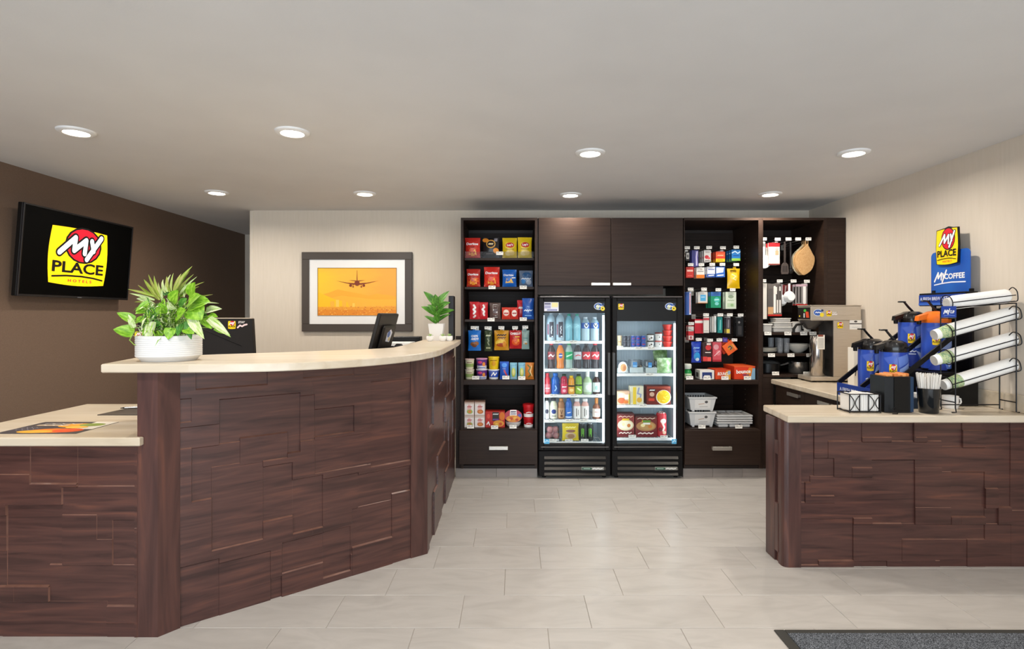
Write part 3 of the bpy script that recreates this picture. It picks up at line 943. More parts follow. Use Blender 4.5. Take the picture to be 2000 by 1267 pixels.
# ------------------------------------------------------------------ fridges
def fridge(name, px0, px1, gx0, gx1, gy0, gy1, hinge, lips, label):
    fx0, fx1 = sx(px0, 4.88), sx(px1, 4.88)
    W_ = fx1 - fx0
    H_ = 1.584
    t = thing(name, label, 'fridge', (0, 0, 0))
    th = 0.035
    zg = 0.245
    # shell and white liner
    mb = MB()
    mb.box(fx0, fx0 + th, 4.935, 5.47, 0.02, H_, 0).box(fx1 - th, fx1, 4.935, 5.47, 0.02, H_, 0).box(fx0 + th, fx1 - th, 4.935, 5.47, H_ - th, H_, 0)
    mb.box(fx0 + th, fx1 - th, 5.44, 5.47, 0.02, H_ - th, 0).box(fx0 + th, fx1 - th, 4.935, 5.44, 0.02, zg - 0.01, 0)
    build('shell', mb, m_fridge, t)
    a, b, z0, z1 = fx0 + th, fx1 - th, zg - 0.01, H_ - th
    li = MB().box(a, a + 0.006, 4.94, 5.44, z0, z1).box(b - 0.006, b, 4.94, 5.44, z0, z1).box(a + 0.006, b - 0.006, 5.432, 5.44, z0, z1).box(a + 0.006, b - 0.006, 4.94, 5.432, z1 - 0.006, z1).box(a + 0.006, b - 0.006, 4.94, 5.432, z0, z0 + 0.006)
    x = a + 0.02
    while x < b - 0.02:
        li.box(x, x + 0.012, 5.426, 5.432, z0 + 0.01, z1 - 0.01)
        x += 0.026
    build('liner', li, m_liner, t)
    # door: frame, header, glass, handle
    d0, d1 = zg + 0.003, H_ - 0.016
    gX0, gX1, gZ1, gZ0 = sx(gx0, 4.885), sx(gx1, 4.885), sz(gy0, 4.885), sz(gy1, 4.885)
    y0, y1 = 4.882, 4.93
    dm_ = MB().box(fx0 + 0.004, gX0, y0, y1, d0, d1, 0, 0.004).box(gX1, fx1 - 0.004, y0, y1, d0, d1, 0, 0.004).box(gX0, gX1, y0, y1, d0, gZ0, 0, 0.004).box(gX0, gX1, y0, y1, sz(588, 4.885), d1, 0, 0.004)
    dr = build('door', dm_, m_fridge, t)
    build('header', MB().box(gX0, gX1, y0 + 0.008, y0 + 0.02, gZ1, sz(588, 4.885), 0), m_black, dr)
    build('glass', MB().box(gX0, gX1, y0 + 0.012, y0 + 0.02, gZ0, gZ1), m_glass, dr)
    build('top_trim', MB().box(fx0 + 0.01, fx1 - 0.01, 4.878, 4.95, H_ - 0.014, H_, 0, 0.003), M('#4a4442', 0.3), t)
    build('door_sill', MB().box(fx0 + 0.02, fx1 - 0.02, y0 - 0.008, y0, sz(873, 4.88) - 0.004, sz(873, 4.88) + 0.006, 0, 0.002), M('#55504d', 0.3), dr)
    hx = sx(1189.5, 4.87) if hinge > 0 else sx(1198.5, 4.87)
    build('handle', MB().box(hx - 0.012, hx + 0.012, 4.868, 4.884, sz(772, 4.87), sz(688, 4.87), 0, 0.005), M('#3b3937', 0.28), dr)
    # strip lamps just inside the door jambs
    for xx, ww in ((a + 0.012, 0.006), (b - 0.016, 0.012)):
        build('lamp_strip', MB().box(xx - ww, xx + ww, 4.95, 4.965, 0.30, gZ1 - 0.02, 0, 0.003), M('#e6f4ff', 0.4, 0, 3.5), t)
    for sgn, xx in ((1, a + 0.03), (-1, b - 0.03)):
        lamp_area('fridge_lamp', (xx, 4.985, 0.86), (0, sgn * -pi / 2, 0), 1.0, 0.05, FRIDGE_W, (0.85, 0.95, 1.0), 'RECTANGLE', t)
    # wire shelves with white price rails
    shs = []
    for i, py in enumerate(lips):
        zt = sz(py, 4.99)
        mb = MB().box(a + 0.012, b - 0.012, 4.985, 4.992, zt - 0.022, zt + 0.002, 0, 0.001)
        for k in range(14):
            xx = a + 0.03 + (b - a - 0.06) * k / 13
            mb.box(xx - 0.002, xx + 0.002, 4.992, 5.42, zt - 0.006, zt)
        for yy in (5.0, 5.2, 5.41):
            mb.box(a + 0.015, b - 0.015, yy - 0.003, yy + 0.003, zt - 0.011, zt - 0.006)
        shs.append((build('wire_shelf', mb, m_white, t), zt))
    # grille with louvres
    build('grille_frame', MB().box(fx0 + 0.002, fx1 - 0.002, 4.892, 4.934, 0.02, zg - 0.004, 0, 0.004), m_fridge, t)
    for py in (893.5, 904, 914.5, 925.5):
        zz = sz(py, 4.885)
        mb = MB()
        xa, xb = fx0 + 0.05, fx1 - 0.045
        mb.add([(xa, 4.892, zz + 0.010), (xb, 4.892, zz + 0.010), (xb, 4.876, zz - 0.010), (xa, 4.876, zz - 0.010), (xa, 4.892, zz - 0.016), (xb, 4.892, zz - 0.016)],
               [(0, 1, 2, 3), (3, 2, 5, 4), (0, 3, 4), (1, 5, 2), (0, 4, 5, 1)])
        build('louvre', mb, M('#37332f', 0.35, 0.2), t)
    bx0, bx1, bz = fx0 + 0.37, fx0 + 0.565, sz(914.5, 4.875)
    bd = build('badge', MB().box(bx0, bx1, 4.868, 4.877, bz - 0.014, bz + 0.014, 0, 0.002), M('#8c8a84', 0.3, 0.4), t)
    decal('badge_print', bd, bx1 - bx0, 0.028, [('r', -0.47, 0.15, -0.05, 0.85, '#27513a'), ('s', [(-0.4, 0.5), (-0.12, 0.5)], 0.02, '#c9d6cc'), ('s', [(0.0, 0.45), (0.08, 0.6), (0.16, 0.4), (0.24, 0.6), (0.32, 0.4), (0.42, 0.55)], 0.035, '#f1efe9')], flat(0), loc=((bx0 + bx1) / 2, 4.8675, bz - 0.014))
    for xx in (fx0 + 0.05, fx1 - 0.05):
        for yy_ in (4.95, 5.4):
            build('foot', MB().lathe([(0.018, 0), (0.018, 0.02)], 12, 0, (xx, yy_, 0)), m_black, t)
    return t, dr, shs
FR1, FD1, FS1 = fridge('drink_fridge', 1052, 1193.3, 1062, 1182, 611, 867, 1, (666, 720.5, 771, 819.5, 862.5), 'black glass-door fridge stocked with bottled water, soda and juice')
FR2, FD2, FS2 = fridge('food_fridge', 1195, 1335, 1205, 1322, 627, 867, -1, (678, 729.5, 791, 855), 'black glass-door fridge stocked with frozen meals and salads')
for k, (x, y, s) in enumerate(((1090, 667.5, 0), (1120, 667.5, 0), (1121, 722, 1), (1081, 772.5, 2), (1121, 772.5, 2), (1171, 772, 2), (1076, 822, 3), (1112, 821, 3), (1140, 821, 3), (1172, 821, 3), (1080, 860, 4), (1111, 860.5, 4), (1142, 860, 4))):
    price_tag(FS1[s][0], sx(x, 4.98), 4.981, sz(y, 4.98), 0.066, 0.026)
for x, y, s in ((1248, 680, 0), (1272, 680, 0), (1210, 678, 0), (1269, 731.5, 1), (1256, 792, 2), (1235, 852, 3), (1297, 853, 3)):
    price_tag(FS2[s][0], sx(x, 4.98), 4.981, sz(y, 4.98), 0.066, 0.026)
def badge_sticker(nm, parent, px, py, w_, Y, kind):
    p = S(px, py, Y)
    if kind == 'logo':
        return decal(nm, parent, w_, w_ * 1.05, logo_shapes(False), flat(0), loc=(p.x, Y, p.z - w_ * 0.52))
    if kind == 'coffee':      # blue oval badge with a yellow flower-like blob
        return decal(nm, parent, w_, w_ * 0.75, [('d', -0.08, 0.55, 0.42, 0.42, '#e8ecf4'), ('d', -0.08, 0.55, 0.38, 0.36, '#3f63ad'), ('d', -0.16, 0.5, 0.16, 0.28, '#c9cfa0'), ('s', [(-0.3, 0.52), (-0.2, 0.62), (-0.1, 0.5), (0.0, 0.62), (0.1, 0.5), (0.2, 0.6)], 0.06, '#ffffff'),
            ('d', 0.32, 0.8, 0.11, 0.14, '#2b3d63'), ('d', 0.28, 0.28, 0.19, 0.26, '#f0d43a'), ('d', 0.26, 0.3, 0.06, 0.09, '#5a4a1a')], flat(0), loc=(p.x, Y, p.z - w_ * 0.37))
    if kind == 'panel':       # small energy/instruction label
        return decal(nm, parent, w_, w_ * 0.62, [('r', -0.5, 0, 0.5, 1, '#e8e6ee'), ('r', -0.48, 0.72, -0.05, 0.92, '#6b6a86'), ('r', -0.48, 0.30, -0.05, 0.64, '#a9a7c6'), ('r', 0.02, 0.45, 0.45, 0.95, '#f3e7a6'), ('r', -0.3, 0.05, 0.4, 0.22, '#8d90b8')], flat(0), loc=(p.x, Y, p.z - w_ * 0.3))
yy = 4.8895
badge_sticker('sticker', FD1, 1077, 599, 0.125, yy, 'panel')
badge_sticker('sticker', FD1, 1171, 599, 0.098, yy, 'coffee')
badge_sticker('sticker', FD2, 1213, 598.5, 0.05, yy, 'logo')
badge_sticker('sticker', FD2, 1310, 599, 0.098, yy, 'coffee')
for fd, x in ((FD1, 1068), (FD2, 1317)):
    p = S(x, 862, 4.893)
    decal('sticker', fd, 0.045, 0.042, [('r', -0.5, 0, 0.5, 1, '#5fb3de'), ('s', [(-0.3, 0.35), (0.0, 0.7), (0.3, 0.5)], 0.14, '#d8eefa')], flat(0), loc=(p.x, 4.893, p.z - 0.02))
# ------------------------------------------------------------------ goods: builders
def at(x0, x1, yt, yb, Y, zb=None):
    cx = ((x0 + x1) / 2 - CX) * Y / F
    w_ = (x1 - x0) * Y / F
    zt = sz(yt, Y)
    z = sz(yb, Y) if zb is None else zb + 0.0007
    return cx, w_, max(zt - z, 0.01), z
def pouch_map(w_, h_, b, sg=-1):
    def fm(x, z, off):
        s = min(1, abs(2 * x / w_))
        t = min(1, max(0, z / h_))
        tt = min(1, max(0.0, (t - 0.06) / 0.88))
        prof = max(0.0, sin(pi * tt)) ** 0.55
        crease = 0.05 * sin(x * 190 + 2 * sin(z * 70)) * (1 - prof) + 0.035 * sin(z * 150 + x * 60)
        d = b * prof * (1 - s ** 2.6) * (1 + crease) + 0.0012
        nx = x * (1 - 0.055 * prof)
        return Vector((nx, sg * (d + off), z))
    return fm
def pouch(name, label, cat, box, Y, col, shapes, zb=None, b=None, group=None, rz=0.0, lean=0.0, fin=0.3, seal=None, roll=0.0, pmat=None):
    cx, w_, h_, z = at(*box, Y, zb)
    b = b or w_ * 0.17
    t = thing(name, label, cat, (cx, Y + b * 0.8, z), rz, group)
    t.rotation_euler = (lean, roll, rz)
    t.location.z += abs(sin(roll)) * (w_ / 2 + 0.02)
    nx, nz = 10, 14
    mb = MB()
    for sg in (-1, 1):
        fm = pouch_map(w_, h_, b, sg)
        vs = [fm((i / nx - 0.5) * w_, j / nz * h_, 0) for j in range(nz + 1) for i in range(nx + 1)]
        fs = [(j * (nx + 1) + i, j * (nx + 1) + i + 1, (j + 1) * (nx + 1) + i + 1, (j + 1) * (nx + 1) + i) for j in range(nz) for i in range(nx)]
        mb.add(vs, fs, 0, True)
    build('pouch', mb, pmat or M(col, fin, 0, 0, 1, 0.15), t)
    if seal is None:
        seal = col
    sb = MB()
    for z0, z1 in ((0.0, 0.045 * h_), (h_ * 0.955, h_)):
        n = 16
        vs, fs = [], []
        for i in range(n + 1):
            x = (i / n - 0.5) * w_ * 0.995
            y = 0.0022 if i % 2 else -0.0022
            vs += [(x, y - 0.0016, z0), (x, y - 0.0016, z1), (x, y + 0.0016, z1), (x, y + 0.0016, z0)]
        for i in range(n):
            a, c = i * 4, i * 4 + 4
            fs += [(a + k, c + k, c + (k + 1) % 4, a + (k + 1) % 4) for k in range(4)]
        fs += [(0, 1, 2, 3), (n * 4, n * 4 + 1, n * 4 + 2, n * 4 + 3)]
        sb.add(vs, fs, 0)
    build('seal', sb, M(seal, 0.3), t)
    if shapes:
        decal('print', t, w_, h_, shapes, pouch_map(w_, h_, b), fin, step=0.0005)
    return t
def carton(name, label, cat, box, Y, col, shapes, zb=None, d=0.05, group=None, rz=0.0, side=None, top=None, sideshapes=None, c=0.0015, rough=0.45, lean=0.0, roll=0.0):
    cx, w_, h_, z = at(*box, Y, zb)
    t = thing(name, label, cat, (cx, Y + d / 2, z), rz, group)
    t.rotation_euler = (lean, roll, rz)
    mb = MB().box(-w_ / 2, w_ / 2, -d / 2, d / 2, 0, h_, 0, c)
    mats = [M(col, rough)]
    build('box', mb, mats, t)
    if top:
        build('lid', MB().box(-w_ / 2 - 0.0006, w_ / 2 + 0.0006, -d / 2 - 0.0006, d / 2 + 0.0006, h_ * 0.93, h_ + 0.0008), M(top, rough), t)
    if shapes:
        decal('print', t, w_, h_, shapes, flat(-d / 2), rough)
    if sideshapes:
        mp = (lambda x, zz, o: (-w_ / 2 - o, -x, zz)) if cx > 0 else (lambda x, zz, o: (w_ / 2 + o, x, zz))
        decal('side_print', t, d, h_, sideshapes, mp, rough)
    return t
def cyl_map(r):
    def fm(x, z, off):
        rr = r(z) if callable(r) else r
        a = x / max(rr, 1e-4)
        return Vector(((rr + off) * sin(a), -(rr + off) * cos(a), z))
    return fm
BOT = {   # profiles (radius of 1, height of 1): body up to the neck, cap span
    'soda': ([(0.80, 0), (0.95, 0.02), (0.97, 0.10), (0.86, 0.22), (0.98, 0.34), (1.0, 0.62), (0.92, 0.72), (0.66, 0.83), (0.44, 0.90), (0.44, 0.93)], (0.50, 0.925, 1.0), (0.36, 0.66)),
    'water': ([(0.85, 0), (1.0, 0.03), (0.98, 0.12), (1.0, 0.16), (0.97, 0.22), (1.0, 0.28), (0.97, 0.36), (1.0, 0.44), (1.0, 0.66), (0.95, 0.76), (0.70, 0.86), (0.42, 0.92), (0.42, 0.94)], (0.46, 0.935, 1.0), (0.46, 0.64)),
    'tall': ([(0.88, 0), (1.0, 0.02), (1.0, 0.76), (0.96, 0.83), (0.62, 0.92), (0.36, 0.955), (0.36, 0.965)], (0.42, 0.96, 1.0), (0.10, 0.70)),
    'juice': ([(0.85, 0), (1.0, 0.03), (1.0, 0.55), (0.93, 0.66), (1.0, 0.74), (0.80, 0.84), (0.52, 0.89), (0.52, 0.91)], (0.58, 0.905, 1.0), (0.06, 0.54)),
    'milk': ([(0.90, 0), (1.0, 0.02), (1.0, 0.66), (0.86, 0.76), (0.56, 0.84), (0.56, 0.87)], (0.68, 0.865, 1.0), (0.02, 0.64)),
    'sport': ([(0.90, 0), (1.0, 0.02), (1.0, 0.48), (0.90, 0.55), (1.0, 0.64), (0.86, 0.76), (0.52, 0.84), (0.52, 0.88)], (0.58, 0.875, 1.0), (0.10, 0.48)),
    'wine': ([(0.90, 0), (1.0, 0.02), (1.0, 0.52), (0.94, 0.60), (0.55, 0.70), (0.40, 0.76), (0.40, 0.80)], (0.46, 0.74, 1.0), (0.10, 0.50)),
    'can': ([(0.80, 0), (0.98, 0.04), (1.0, 0.08), (1.0, 0.90), (0.86, 0.965), (0.86, 0.985)], (0.87, 0.98, 1.0), (0.06, 0.91)),
}
m_clear = M('#bcd7df', 0.12, 0, 0, 0.55)
def bottle(name, label, cat, box, Y, kind, body, label_col, cap, shapes, zb=None, group=None, lab=None, rz=0.0, seg=18, alpha=1.0):
    cx, w_, h_, z = at(*box, Y, zb)
    r = w_ / 2
    prof, capspec, ls = BOT[kind]
    ls = lab or ls
    t = thing(name, label, cat, (cx, Y + r, z), rz, group)
    pr = [(a * r, b * h_) for a, b in prof]
    build('body', MB().lathe(pr, seg, 0), M(body, 0.15, 0, 0, alpha, 0.3), t)
    cr, c0, c1 = capspec
    if kind == 'can':
        build('lid', MB().lathe([(cr * r, c0 * h_), (cr * r, c1 * h_), (0.70 * r, c1 * h_), (0.66 * r, c0 * h_), (0.0001, c0 * h_)], seg, 0), M(cap, 0.25, 0.8), t)
    else:
        build('cap', MB().lathe([(cr * r, c0 * h_), (cr * r, (c1 - 0.012) * h_), (cr * r * 0.9, c1 * h_)], 14, 0), M(cap, 0.4), t)
    if label_col:
        def rad(zz):
            q = zz / h_
            for (a, b), (c, d) in zip(prof[:-1], prof[1:]):
                if b <= q <= d:
                    return r * (a + (c - a) * (q - b) / max(d - b, 1e-6)) + 0.0012
            return r
        n = 5
        lp = [(rad(h_ * (ls[0] + (ls[1] - ls[0]) * i / n)), h_ * (ls[0] + (ls[1] - ls[0]) * i / n)) for i in range(n + 1)]
        lb = MB()
        for i in range(n):
            for k in range(seg):
                a0, a1 = 2 * pi * k / seg, 2 * pi * (k + 1) / seg
                (r0, z0), (r1, z1) = lp[i], lp[i + 1]
                lb.add([(r0 * cos(a0), r0 * sin(a0), z0), (r0 * cos(a1), r0 * sin(a1), z0), (r1 * cos(a1), r1 * sin(a1), z1), (r1 * cos(a0), r1 * sin(a0), z1)], [(0, 1, 2, 3)], 0, True)
        mats = [M(label_col, 0.35)]
        LH, lz = (ls[1] - ls[0]) * h_, ls[0] * h_
        prints(lb, mats, w_, LH, shapes or [], lambda x, zz, o: cyl_map(lambda q: rad(q + lz))(x, zz, o) + Vector((0, 0, lz)), 1, 0.0005)
        build('label', lb, mats, t, recalc=False)
    return t
def tub(name, label, cat, box, Y, col, shapes, zb=None, group=None, taper=0.86, lid='#f2f0ec', lidh=0.08, rim=1.05, seg=22, bands=None, rough=0.4):
    cx, w_, h_, z = at(*box, Y, zb)
    r = w_ / 2 / rim
    t = thing(name, label, cat, (cx, Y + r, z), 0, group)
    hb = h_ * (1 - lidh)
    build('cup', MB().lathe([(r * taper * 0.96, 0), (r * taper, 0.004), (r, hb)], seg, 0), M(col, rough), t)
    if lid:
        build('lid', MB().lathe([(r * rim, hb - 0.002), (r * rim, h_ - 0.002), (r * rim * 0.95, h_), (r * 0.86, h_ - 0.001), (0.0001, h_ - 0.002)], seg, 0), M(lid, rough), t)
    if bands or shapes:
        fm = cyl_map(lambda q: r * (taper + (1 - taper) * min(1, max(0, q / hb))))
        decal('print', t, w_, hb, [('r', -1.5, a, 1.5, b_, c_) for a, b_, c_ in (bands or [])] + (shapes or []), fm, rough)
    return t
def card(name, label, cat, box, Y, col, shapes, hk=None, d=0.012, group=None, rz=0.0, blister=None, c=0.001, roll=0.0, rough=0.4, n=1, gap=0.03, more=None):
    """a pack hanging by a hang-tab on a peg; hk=(x,z) of the peg; copies hang behind it"""
    cx, w_, h_, z = at(*box, Y)
    if hk:
        h_ = min(h_, hk[1] - 0.0042 - z)
    t = thing(name, label, cat, (cx, Y + d / 2, z), rz, group)
    t.rotation_euler = (0, roll, rz)
    build('pack', MB().box(-w_ / 2, w_ / 2, -d / 2, d / 2, 0, h_, 0, c), M(col, rough), t)
    if hk:
        hx, hz = hk
        build('hang_tab', MB().box(hx - cx - 0.013, hx - cx + 0.013, -0.0008, 0.0008, h_ - 0.006, max(hz - z - 0.0036, h_ + 0.0005)), M('#d9d5cf', 0.4), t)
    if shapes:
        decal('print', t, w_, h_, shapes, flat(-d / 2), rough)
    if blister:
        bx, by, brx, bry, bd, bc = blister
        build('blister', MB().box((bx - brx) * w_, (bx + brx) * w_, -d / 2 - bd, -d / 2, (by - bry) * h_, (by + bry) * h_, 0, 0.006), M(bc, 0.2, 0, 0, 1, 0.3), t)
    for k in range(1, n):
        c2 = t.copy()
        COL.objects.link(c2)
        c2.location = (t.location.x, t.location.y + gap * k, t.location.z)
        c2['label'] = label + (', one back', ', two back', ', three back')[k - 1] if not more else more[k - 1]
        USED[c2['label']] = 1
        for ch in children(t):
            c3 = ch.copy()
            COL.objects.link(c3)
            c3.parent = c2
    return t

W_, K_, R_ = '#f4f2ee', '#17130f', '#c8202a'
def chip_tri(cx, cy, s, col='#f0a02c', rot=0.0):
    return ('p', [(cx + s * cos(rot + q), cy + 0.75 * s * sin(rot + q)) for q in (pi * 0.55, pi * 1.22, pi * 1.8)], col)
def scrib(y, x0=-0.3, x1=0.3, t=0.05, col=W_):
    n = 7
    return ('s', [(x0 + (x1 - x0) * i / n, y + (0.025 if i % 2 else -0.02)) for i in range(n + 1)], t, col)
def dori(c1, bg):
    return [('r', -0.42, 0.10, 0.42, 0.5, bg), ('p', [(-0.46, 0.82), (0.40, 0.82), (0.08, 0.53), (-0.10, 0.53)], '#20120f'), chip_tri(-0.14, 0.28, 0.21, '#f2a535', 0.2), chip_tri(0.14, 0.30, 0.23, '#f6b445', -0.3), chip_tri(0.0, 0.2, 0.18, '#e8912a', 0.1),
            ('t', 'Doritos', -0.02, 0.70, 0.80, 0.12, '#ffffff', {'bold': 0.03, 'shear': 0.1})]

# ------------------------------------------------------------------ snack cabinet goods
g = 'snacks on the top shelf of the snack cabinet'
Yq = 5.02
z = Z1['s1']
pouch('chip_bag', 'red tortilla chip bag at the wall end of the top snack shelf', 'chip bag', (908, 938, 464, 503), Yq, '#c62a20', dori(R_, '#d5501f'), z, group=g)
pouch('chip_bag', 'black chip bag with orange round print on the top snack shelf', 'chip bag', (943, 975, 463, 503), Yq, '#1d1a1c', [('d', 0.0, 0.68, 0.30, 0.2, '#dca24a'), ('d', 0.0, 0.68, 0.24, 0.15, '#2a2020'), scrib(0.68, -0.14, 0.14, 0.05, '#f0d9a6'), ('d', -0.34, 0.86, 0.2, 0.1, '#e08a2d'), ('d', 0.33, 0.36, 0.18, 0.13, '#e39034'), ('r', -0.3, 0.2, 0.15, 0.24, '#6d6460'), ('r', 0.2, 0.8, 0.4, 0.95, '#8f8a92')], z, group=g, rz=-0.08)
lays = [('d', 0, 0.62, 0.36, 0.17, '#f7d94a'), ('d', 0.02, 0.64, 0.30, 0.13, '#c9352b'), ('t', "Lay's", 0.02, 0.64, 0.42, 0.13, '#ffffff', {'bold': 0.03, 'slope': 0.08}), ('d', -0.1, 0.25, 0.22, 0.12, '#f5d98a'), ('d', 0.14, 0.27, 0.2, 0.12, '#f0cc6a'), ('r', -0.3, 0.43, 0.3, 0.46, '#a98b1c')]
pouch('chip_bag', 'yellow potato chip bag next to the black bag on the top snack shelf', 'chip bag', (981, 1010, 464, 503), Yq, '#e6c117', lays, z, group=g)
pouch('chip_bag', 'yellow potato chip bag at the fridge end of the top snack shelf', 'chip bag', (1011, 1039, 463, 503), Yq, '#e9c51c', lays, z, group=g, rz=0.1)
g = 'snacks on the second shelf of the snack cabinet'
z = Z1['s2']
pouch('chip_bag', 'red tortilla chip bag, shorter of the pair, on the second snack shelf', 'chip bag', (911, 938, 525, 560), Yq, '#b5281f', dori(R_, '#d9661f'), z, group=g)
pouch('chip_bag', 'bright red tortilla chip bag beside the blue one on the second snack shelf', 'chip bag', (945, 976, 521, 560), Yq, '#cf2b22', dori(R_, '#de4a22'), z, group=g, rz=0.05)
pouch('chip_bag', 'blue tortilla chip bag with two yellow chips on the second snack shelf', 'chip bag', (981, 1009, 526, 560), Yq, '#1b5fb4', [('p', [(-0.44, 0.76), (0.3, 0.76), (0.05, 0.58), (-0.1, 0.58)], '#143a72'), ('t', 'Doritos', -0.06, 0.68, 0.72, 0.11, W_, {'bold': 0.03}), ('s', [(0.2, 0.52), (0.42, 0.53)], 0.07, W_), chip_tri(-0.14, 0.34, 0.22, '#f0b53a', 0.1), chip_tri(0.13, 0.34, 0.22, '#f3bf4c', -0.1)], z, group=g)
pouch('snack_pouch', 'blue and silver snack pouch under a clear strip at the end of the second shelf', 'snack', (1014, 1041, 528, 560), Yq, '#5d6b80', [('d', 0.05, 0.72, 0.34, 0.18, '#1f4d7a'), ('d', -0.2, 0.35, 0.16, 0.16, '#2f74b0'), ('d', 0.2, 0.3, 0.2, 0.16, '#9aa1ae'), scrib(0.5, -0.35, 0.35, 0.05, '#d5dae2')], z, group=g)
g = 'candy on the third shelf of the snack cabinet'
z = Z1['s3']
pouch('candy_bag', 'slim red candy bag at the wall end of the third snack shelf', 'candy', (917, 936, 589, 623), Yq, '#c4202a', [('s', [(-0.05, 0.8), (0.1, 0.66), (-0.1, 0.56), (0.1, 0.44), (-0.06, 0.32)], 0.2, W_), ('s', [(0.1, 0.2), (-0.05, 0.12)], 0.2, '#f1d9d4')], z, group=g)
pouch('candy_bag', 'slim red candy bag second from the wall on the third snack shelf', 'candy', (935, 953, 590, 623), Yq + 0.01, '#c8242c', [('s', [(0.0, 0.82), (0.1, 0.7), (-0.12, 0.58), (0.1, 0.46), (0.0, 0.34), (0.08, 0.24)], 0.2, W_)], z, group=g, rz=0.1)
pouch('candy_bag', 'brown candy bag with upright white writing on the third snack shelf', 'candy', (956, 978, 591, 623), Yq, '#5a4640', [('r', -0.2, 0.1, 0.22, 0.9, '#d8cfc8'), scrib(0.7, -0.15, 0.18, 0.1, '#4a2f2c'), scrib(0.5, -0.15, 0.18, 0.1, '#4a2f2c'), scrib(0.3, -0.15, 0.18, 0.1, '#6a4a44')], z, group=g)
pouch('candy_bag', 'short orange red candy bag next to the brown one on the third snack shelf', 'candy', (980, 997, 600, 623), Yq, '#d23c2a', [('d', 0, 0.55, 0.36, 0.26, '#f0d8c8'), scrib(0.5, -0.2, 0.25, 0.12, '#c02b24')], z, group=g)
pouch('candy_bag', 'short orange red candy bag beside the tall blue bag on the third shelf', 'candy', (997, 1012, 600, 623), Yq, '#cf3428', [('d', 0, 0.5, 0.36, 0.28, '#f4e2d6'), scrib(0.5, -0.2, 0.25, 0.13, '#a8231f')], z, group=g)
pouch('candy_bag', 'tall plain red candy bag half behind the blue bag on the third shelf', 'candy', (1010, 1026, 586, 623), Yq + 0.06, '#cb1f2c', [scrib(0.6, -0.3, 0.2, 0.14, W_)], z, group=g)
pouch('candy_bag', 'tall blue candy bag with white splash at the fridge end of the third shelf', 'candy', (1020, 1043, 582, 622), Yq - 0.02, '#2153a6', [('p', [(-0.4, 0.45), (-0.1, 0.6), (0.0, 0.85), (0.08, 0.6), (0.4, 0.55), (0.1, 0.42), (0.0, 0.3), (-0.1, 0.42)], '#9cc3ea'), scrib(0.42, -0.35, 0.35, 0.08, '#dfe9f5'), ('r', -0.3, 0.15, 0.3, 0.2, '#7fb2e4')], z, group=g)
g = 'bags hanging on pegs in the snack cabinet'
Yh = 5.06
hk = [hook(U1, x, y, 5.03) for x, y in ((925, 640), (952, 640.5), (979, 640), (1006, 640), (1026, 639))]
def hbag(label, box, col, shapes, k, rz=0, b=None):
    box = (box[0], box[1], max(box[2], 645), box[3])
    t = pouch('snack_pouch', label, 'snack', box, 5.045, col, shapes, None, b or 0.022, g, rz)
    hx, hz = hk[k]
    t.location.y = 5.075
    build('hang_tab', MB().box(hx - t.location.x - 0.012, hx - t.location.x + 0.012, -0.0008, 0.0008, hz - t.location.z - 0.03, hz - t.location.z - 0.0036), M(col, 0.4), t)
    return t
hbag('bright blue cookie bag hanging nearest the counter on the snack pegs'.replace('nearest', 'next to'), (914, 939, 644, 685), '#1f72c8', [('t', 'CHIPS', 0, 0.72, 0.55, 0.10, '#f2efe9', {'bold': 0.04, 'shear': 0.1}), ('t', 'AHOY!', 0.02, 0.58, 0.62, 0.11, '#f2efe9', {'bold': 0.04, 'shear': 0.1}), ('d', -0.14, 0.33, 0.2, 0.1, '#8a5530'), ('d', 0.16, 0.36, 0.2, 0.1, '#9a6238'), ('d', 0.0, 0.26, 0.2, 0.09, '#754424')], 0)
hbag('narrow dark green foil bag hanging between the blue and gold bags', (946, 961, 645, 686), '#39452c', [scrib(0.75, -0.3, 0.3, 0.1, '#cfd3b4'), ('s', [(-0.1, 0.6), (0.1, 0.5), (-0.08, 0.42), (0.12, 0.3)], 0.14, '#8a8f6a'), ('r', -0.3, 0.12, 0.3, 0.2, '#a9ad8a')], 1)
hbag('wide gold snack bag with a sunset print hanging on the snack pegs', (965, 994, 643, 684), '#c98d1e', [scrib(0.76, -0.3, 0.3, 0.08, '#3a1f10'), scrib(0.63, -0.28, 0.28, 0.06, '#4a2814'), ('d', -0.05, 0.38, 0.38, 0.16, '#e7c24a'), ('d', 0.0, 0.27, 0.36, 0.1, '#a8431c'), ('d', 0.2, 0.3, 0.12, 0.16, '#d98a2a')], 2)
hbag('red cracker bag with white lettering hanging beside the gold bag', (995, 1020, 645, 681), '#b81d20', [('t', 'CHEEZ-IT', -0.02, 0.82, 0.86, 0.12, W_, {'bold': 0.04}), ('r', -0.1, 0.62, 0.3, 0.68, '#e8b84a'), ('d', 0.0, 0.38, 0.34, 0.2, '#d9531f'), ('p', [(-0.1, 0.3), (0.08, 0.28), (0.1, 0.44), (-0.08, 0.46)], '#f08a2a'), ('p', [(0.1, 0.4), (0.26, 0.38), (0.28, 0.54), (0.12, 0.56)], '#f4a03a')], 3, rz=0.08)
hbag('pale teal foil bag hanging at the fridge end of the snack pegs', (1019, 1034, 640, 682), '#8fa9a3', [('r', -0.32, 0.55, 0.3, 0.62, '#5f8a86'), ('r', -0.3, 0.28, 0.2, 0.42, '#c7cfc4'), ('d', 0.05, 0.3, 0.2, 0.05, '#b8864a')], 4)
g = 'cups and bars on the lower snack shelf'
z = Z1['s4']
Yc = 4.945
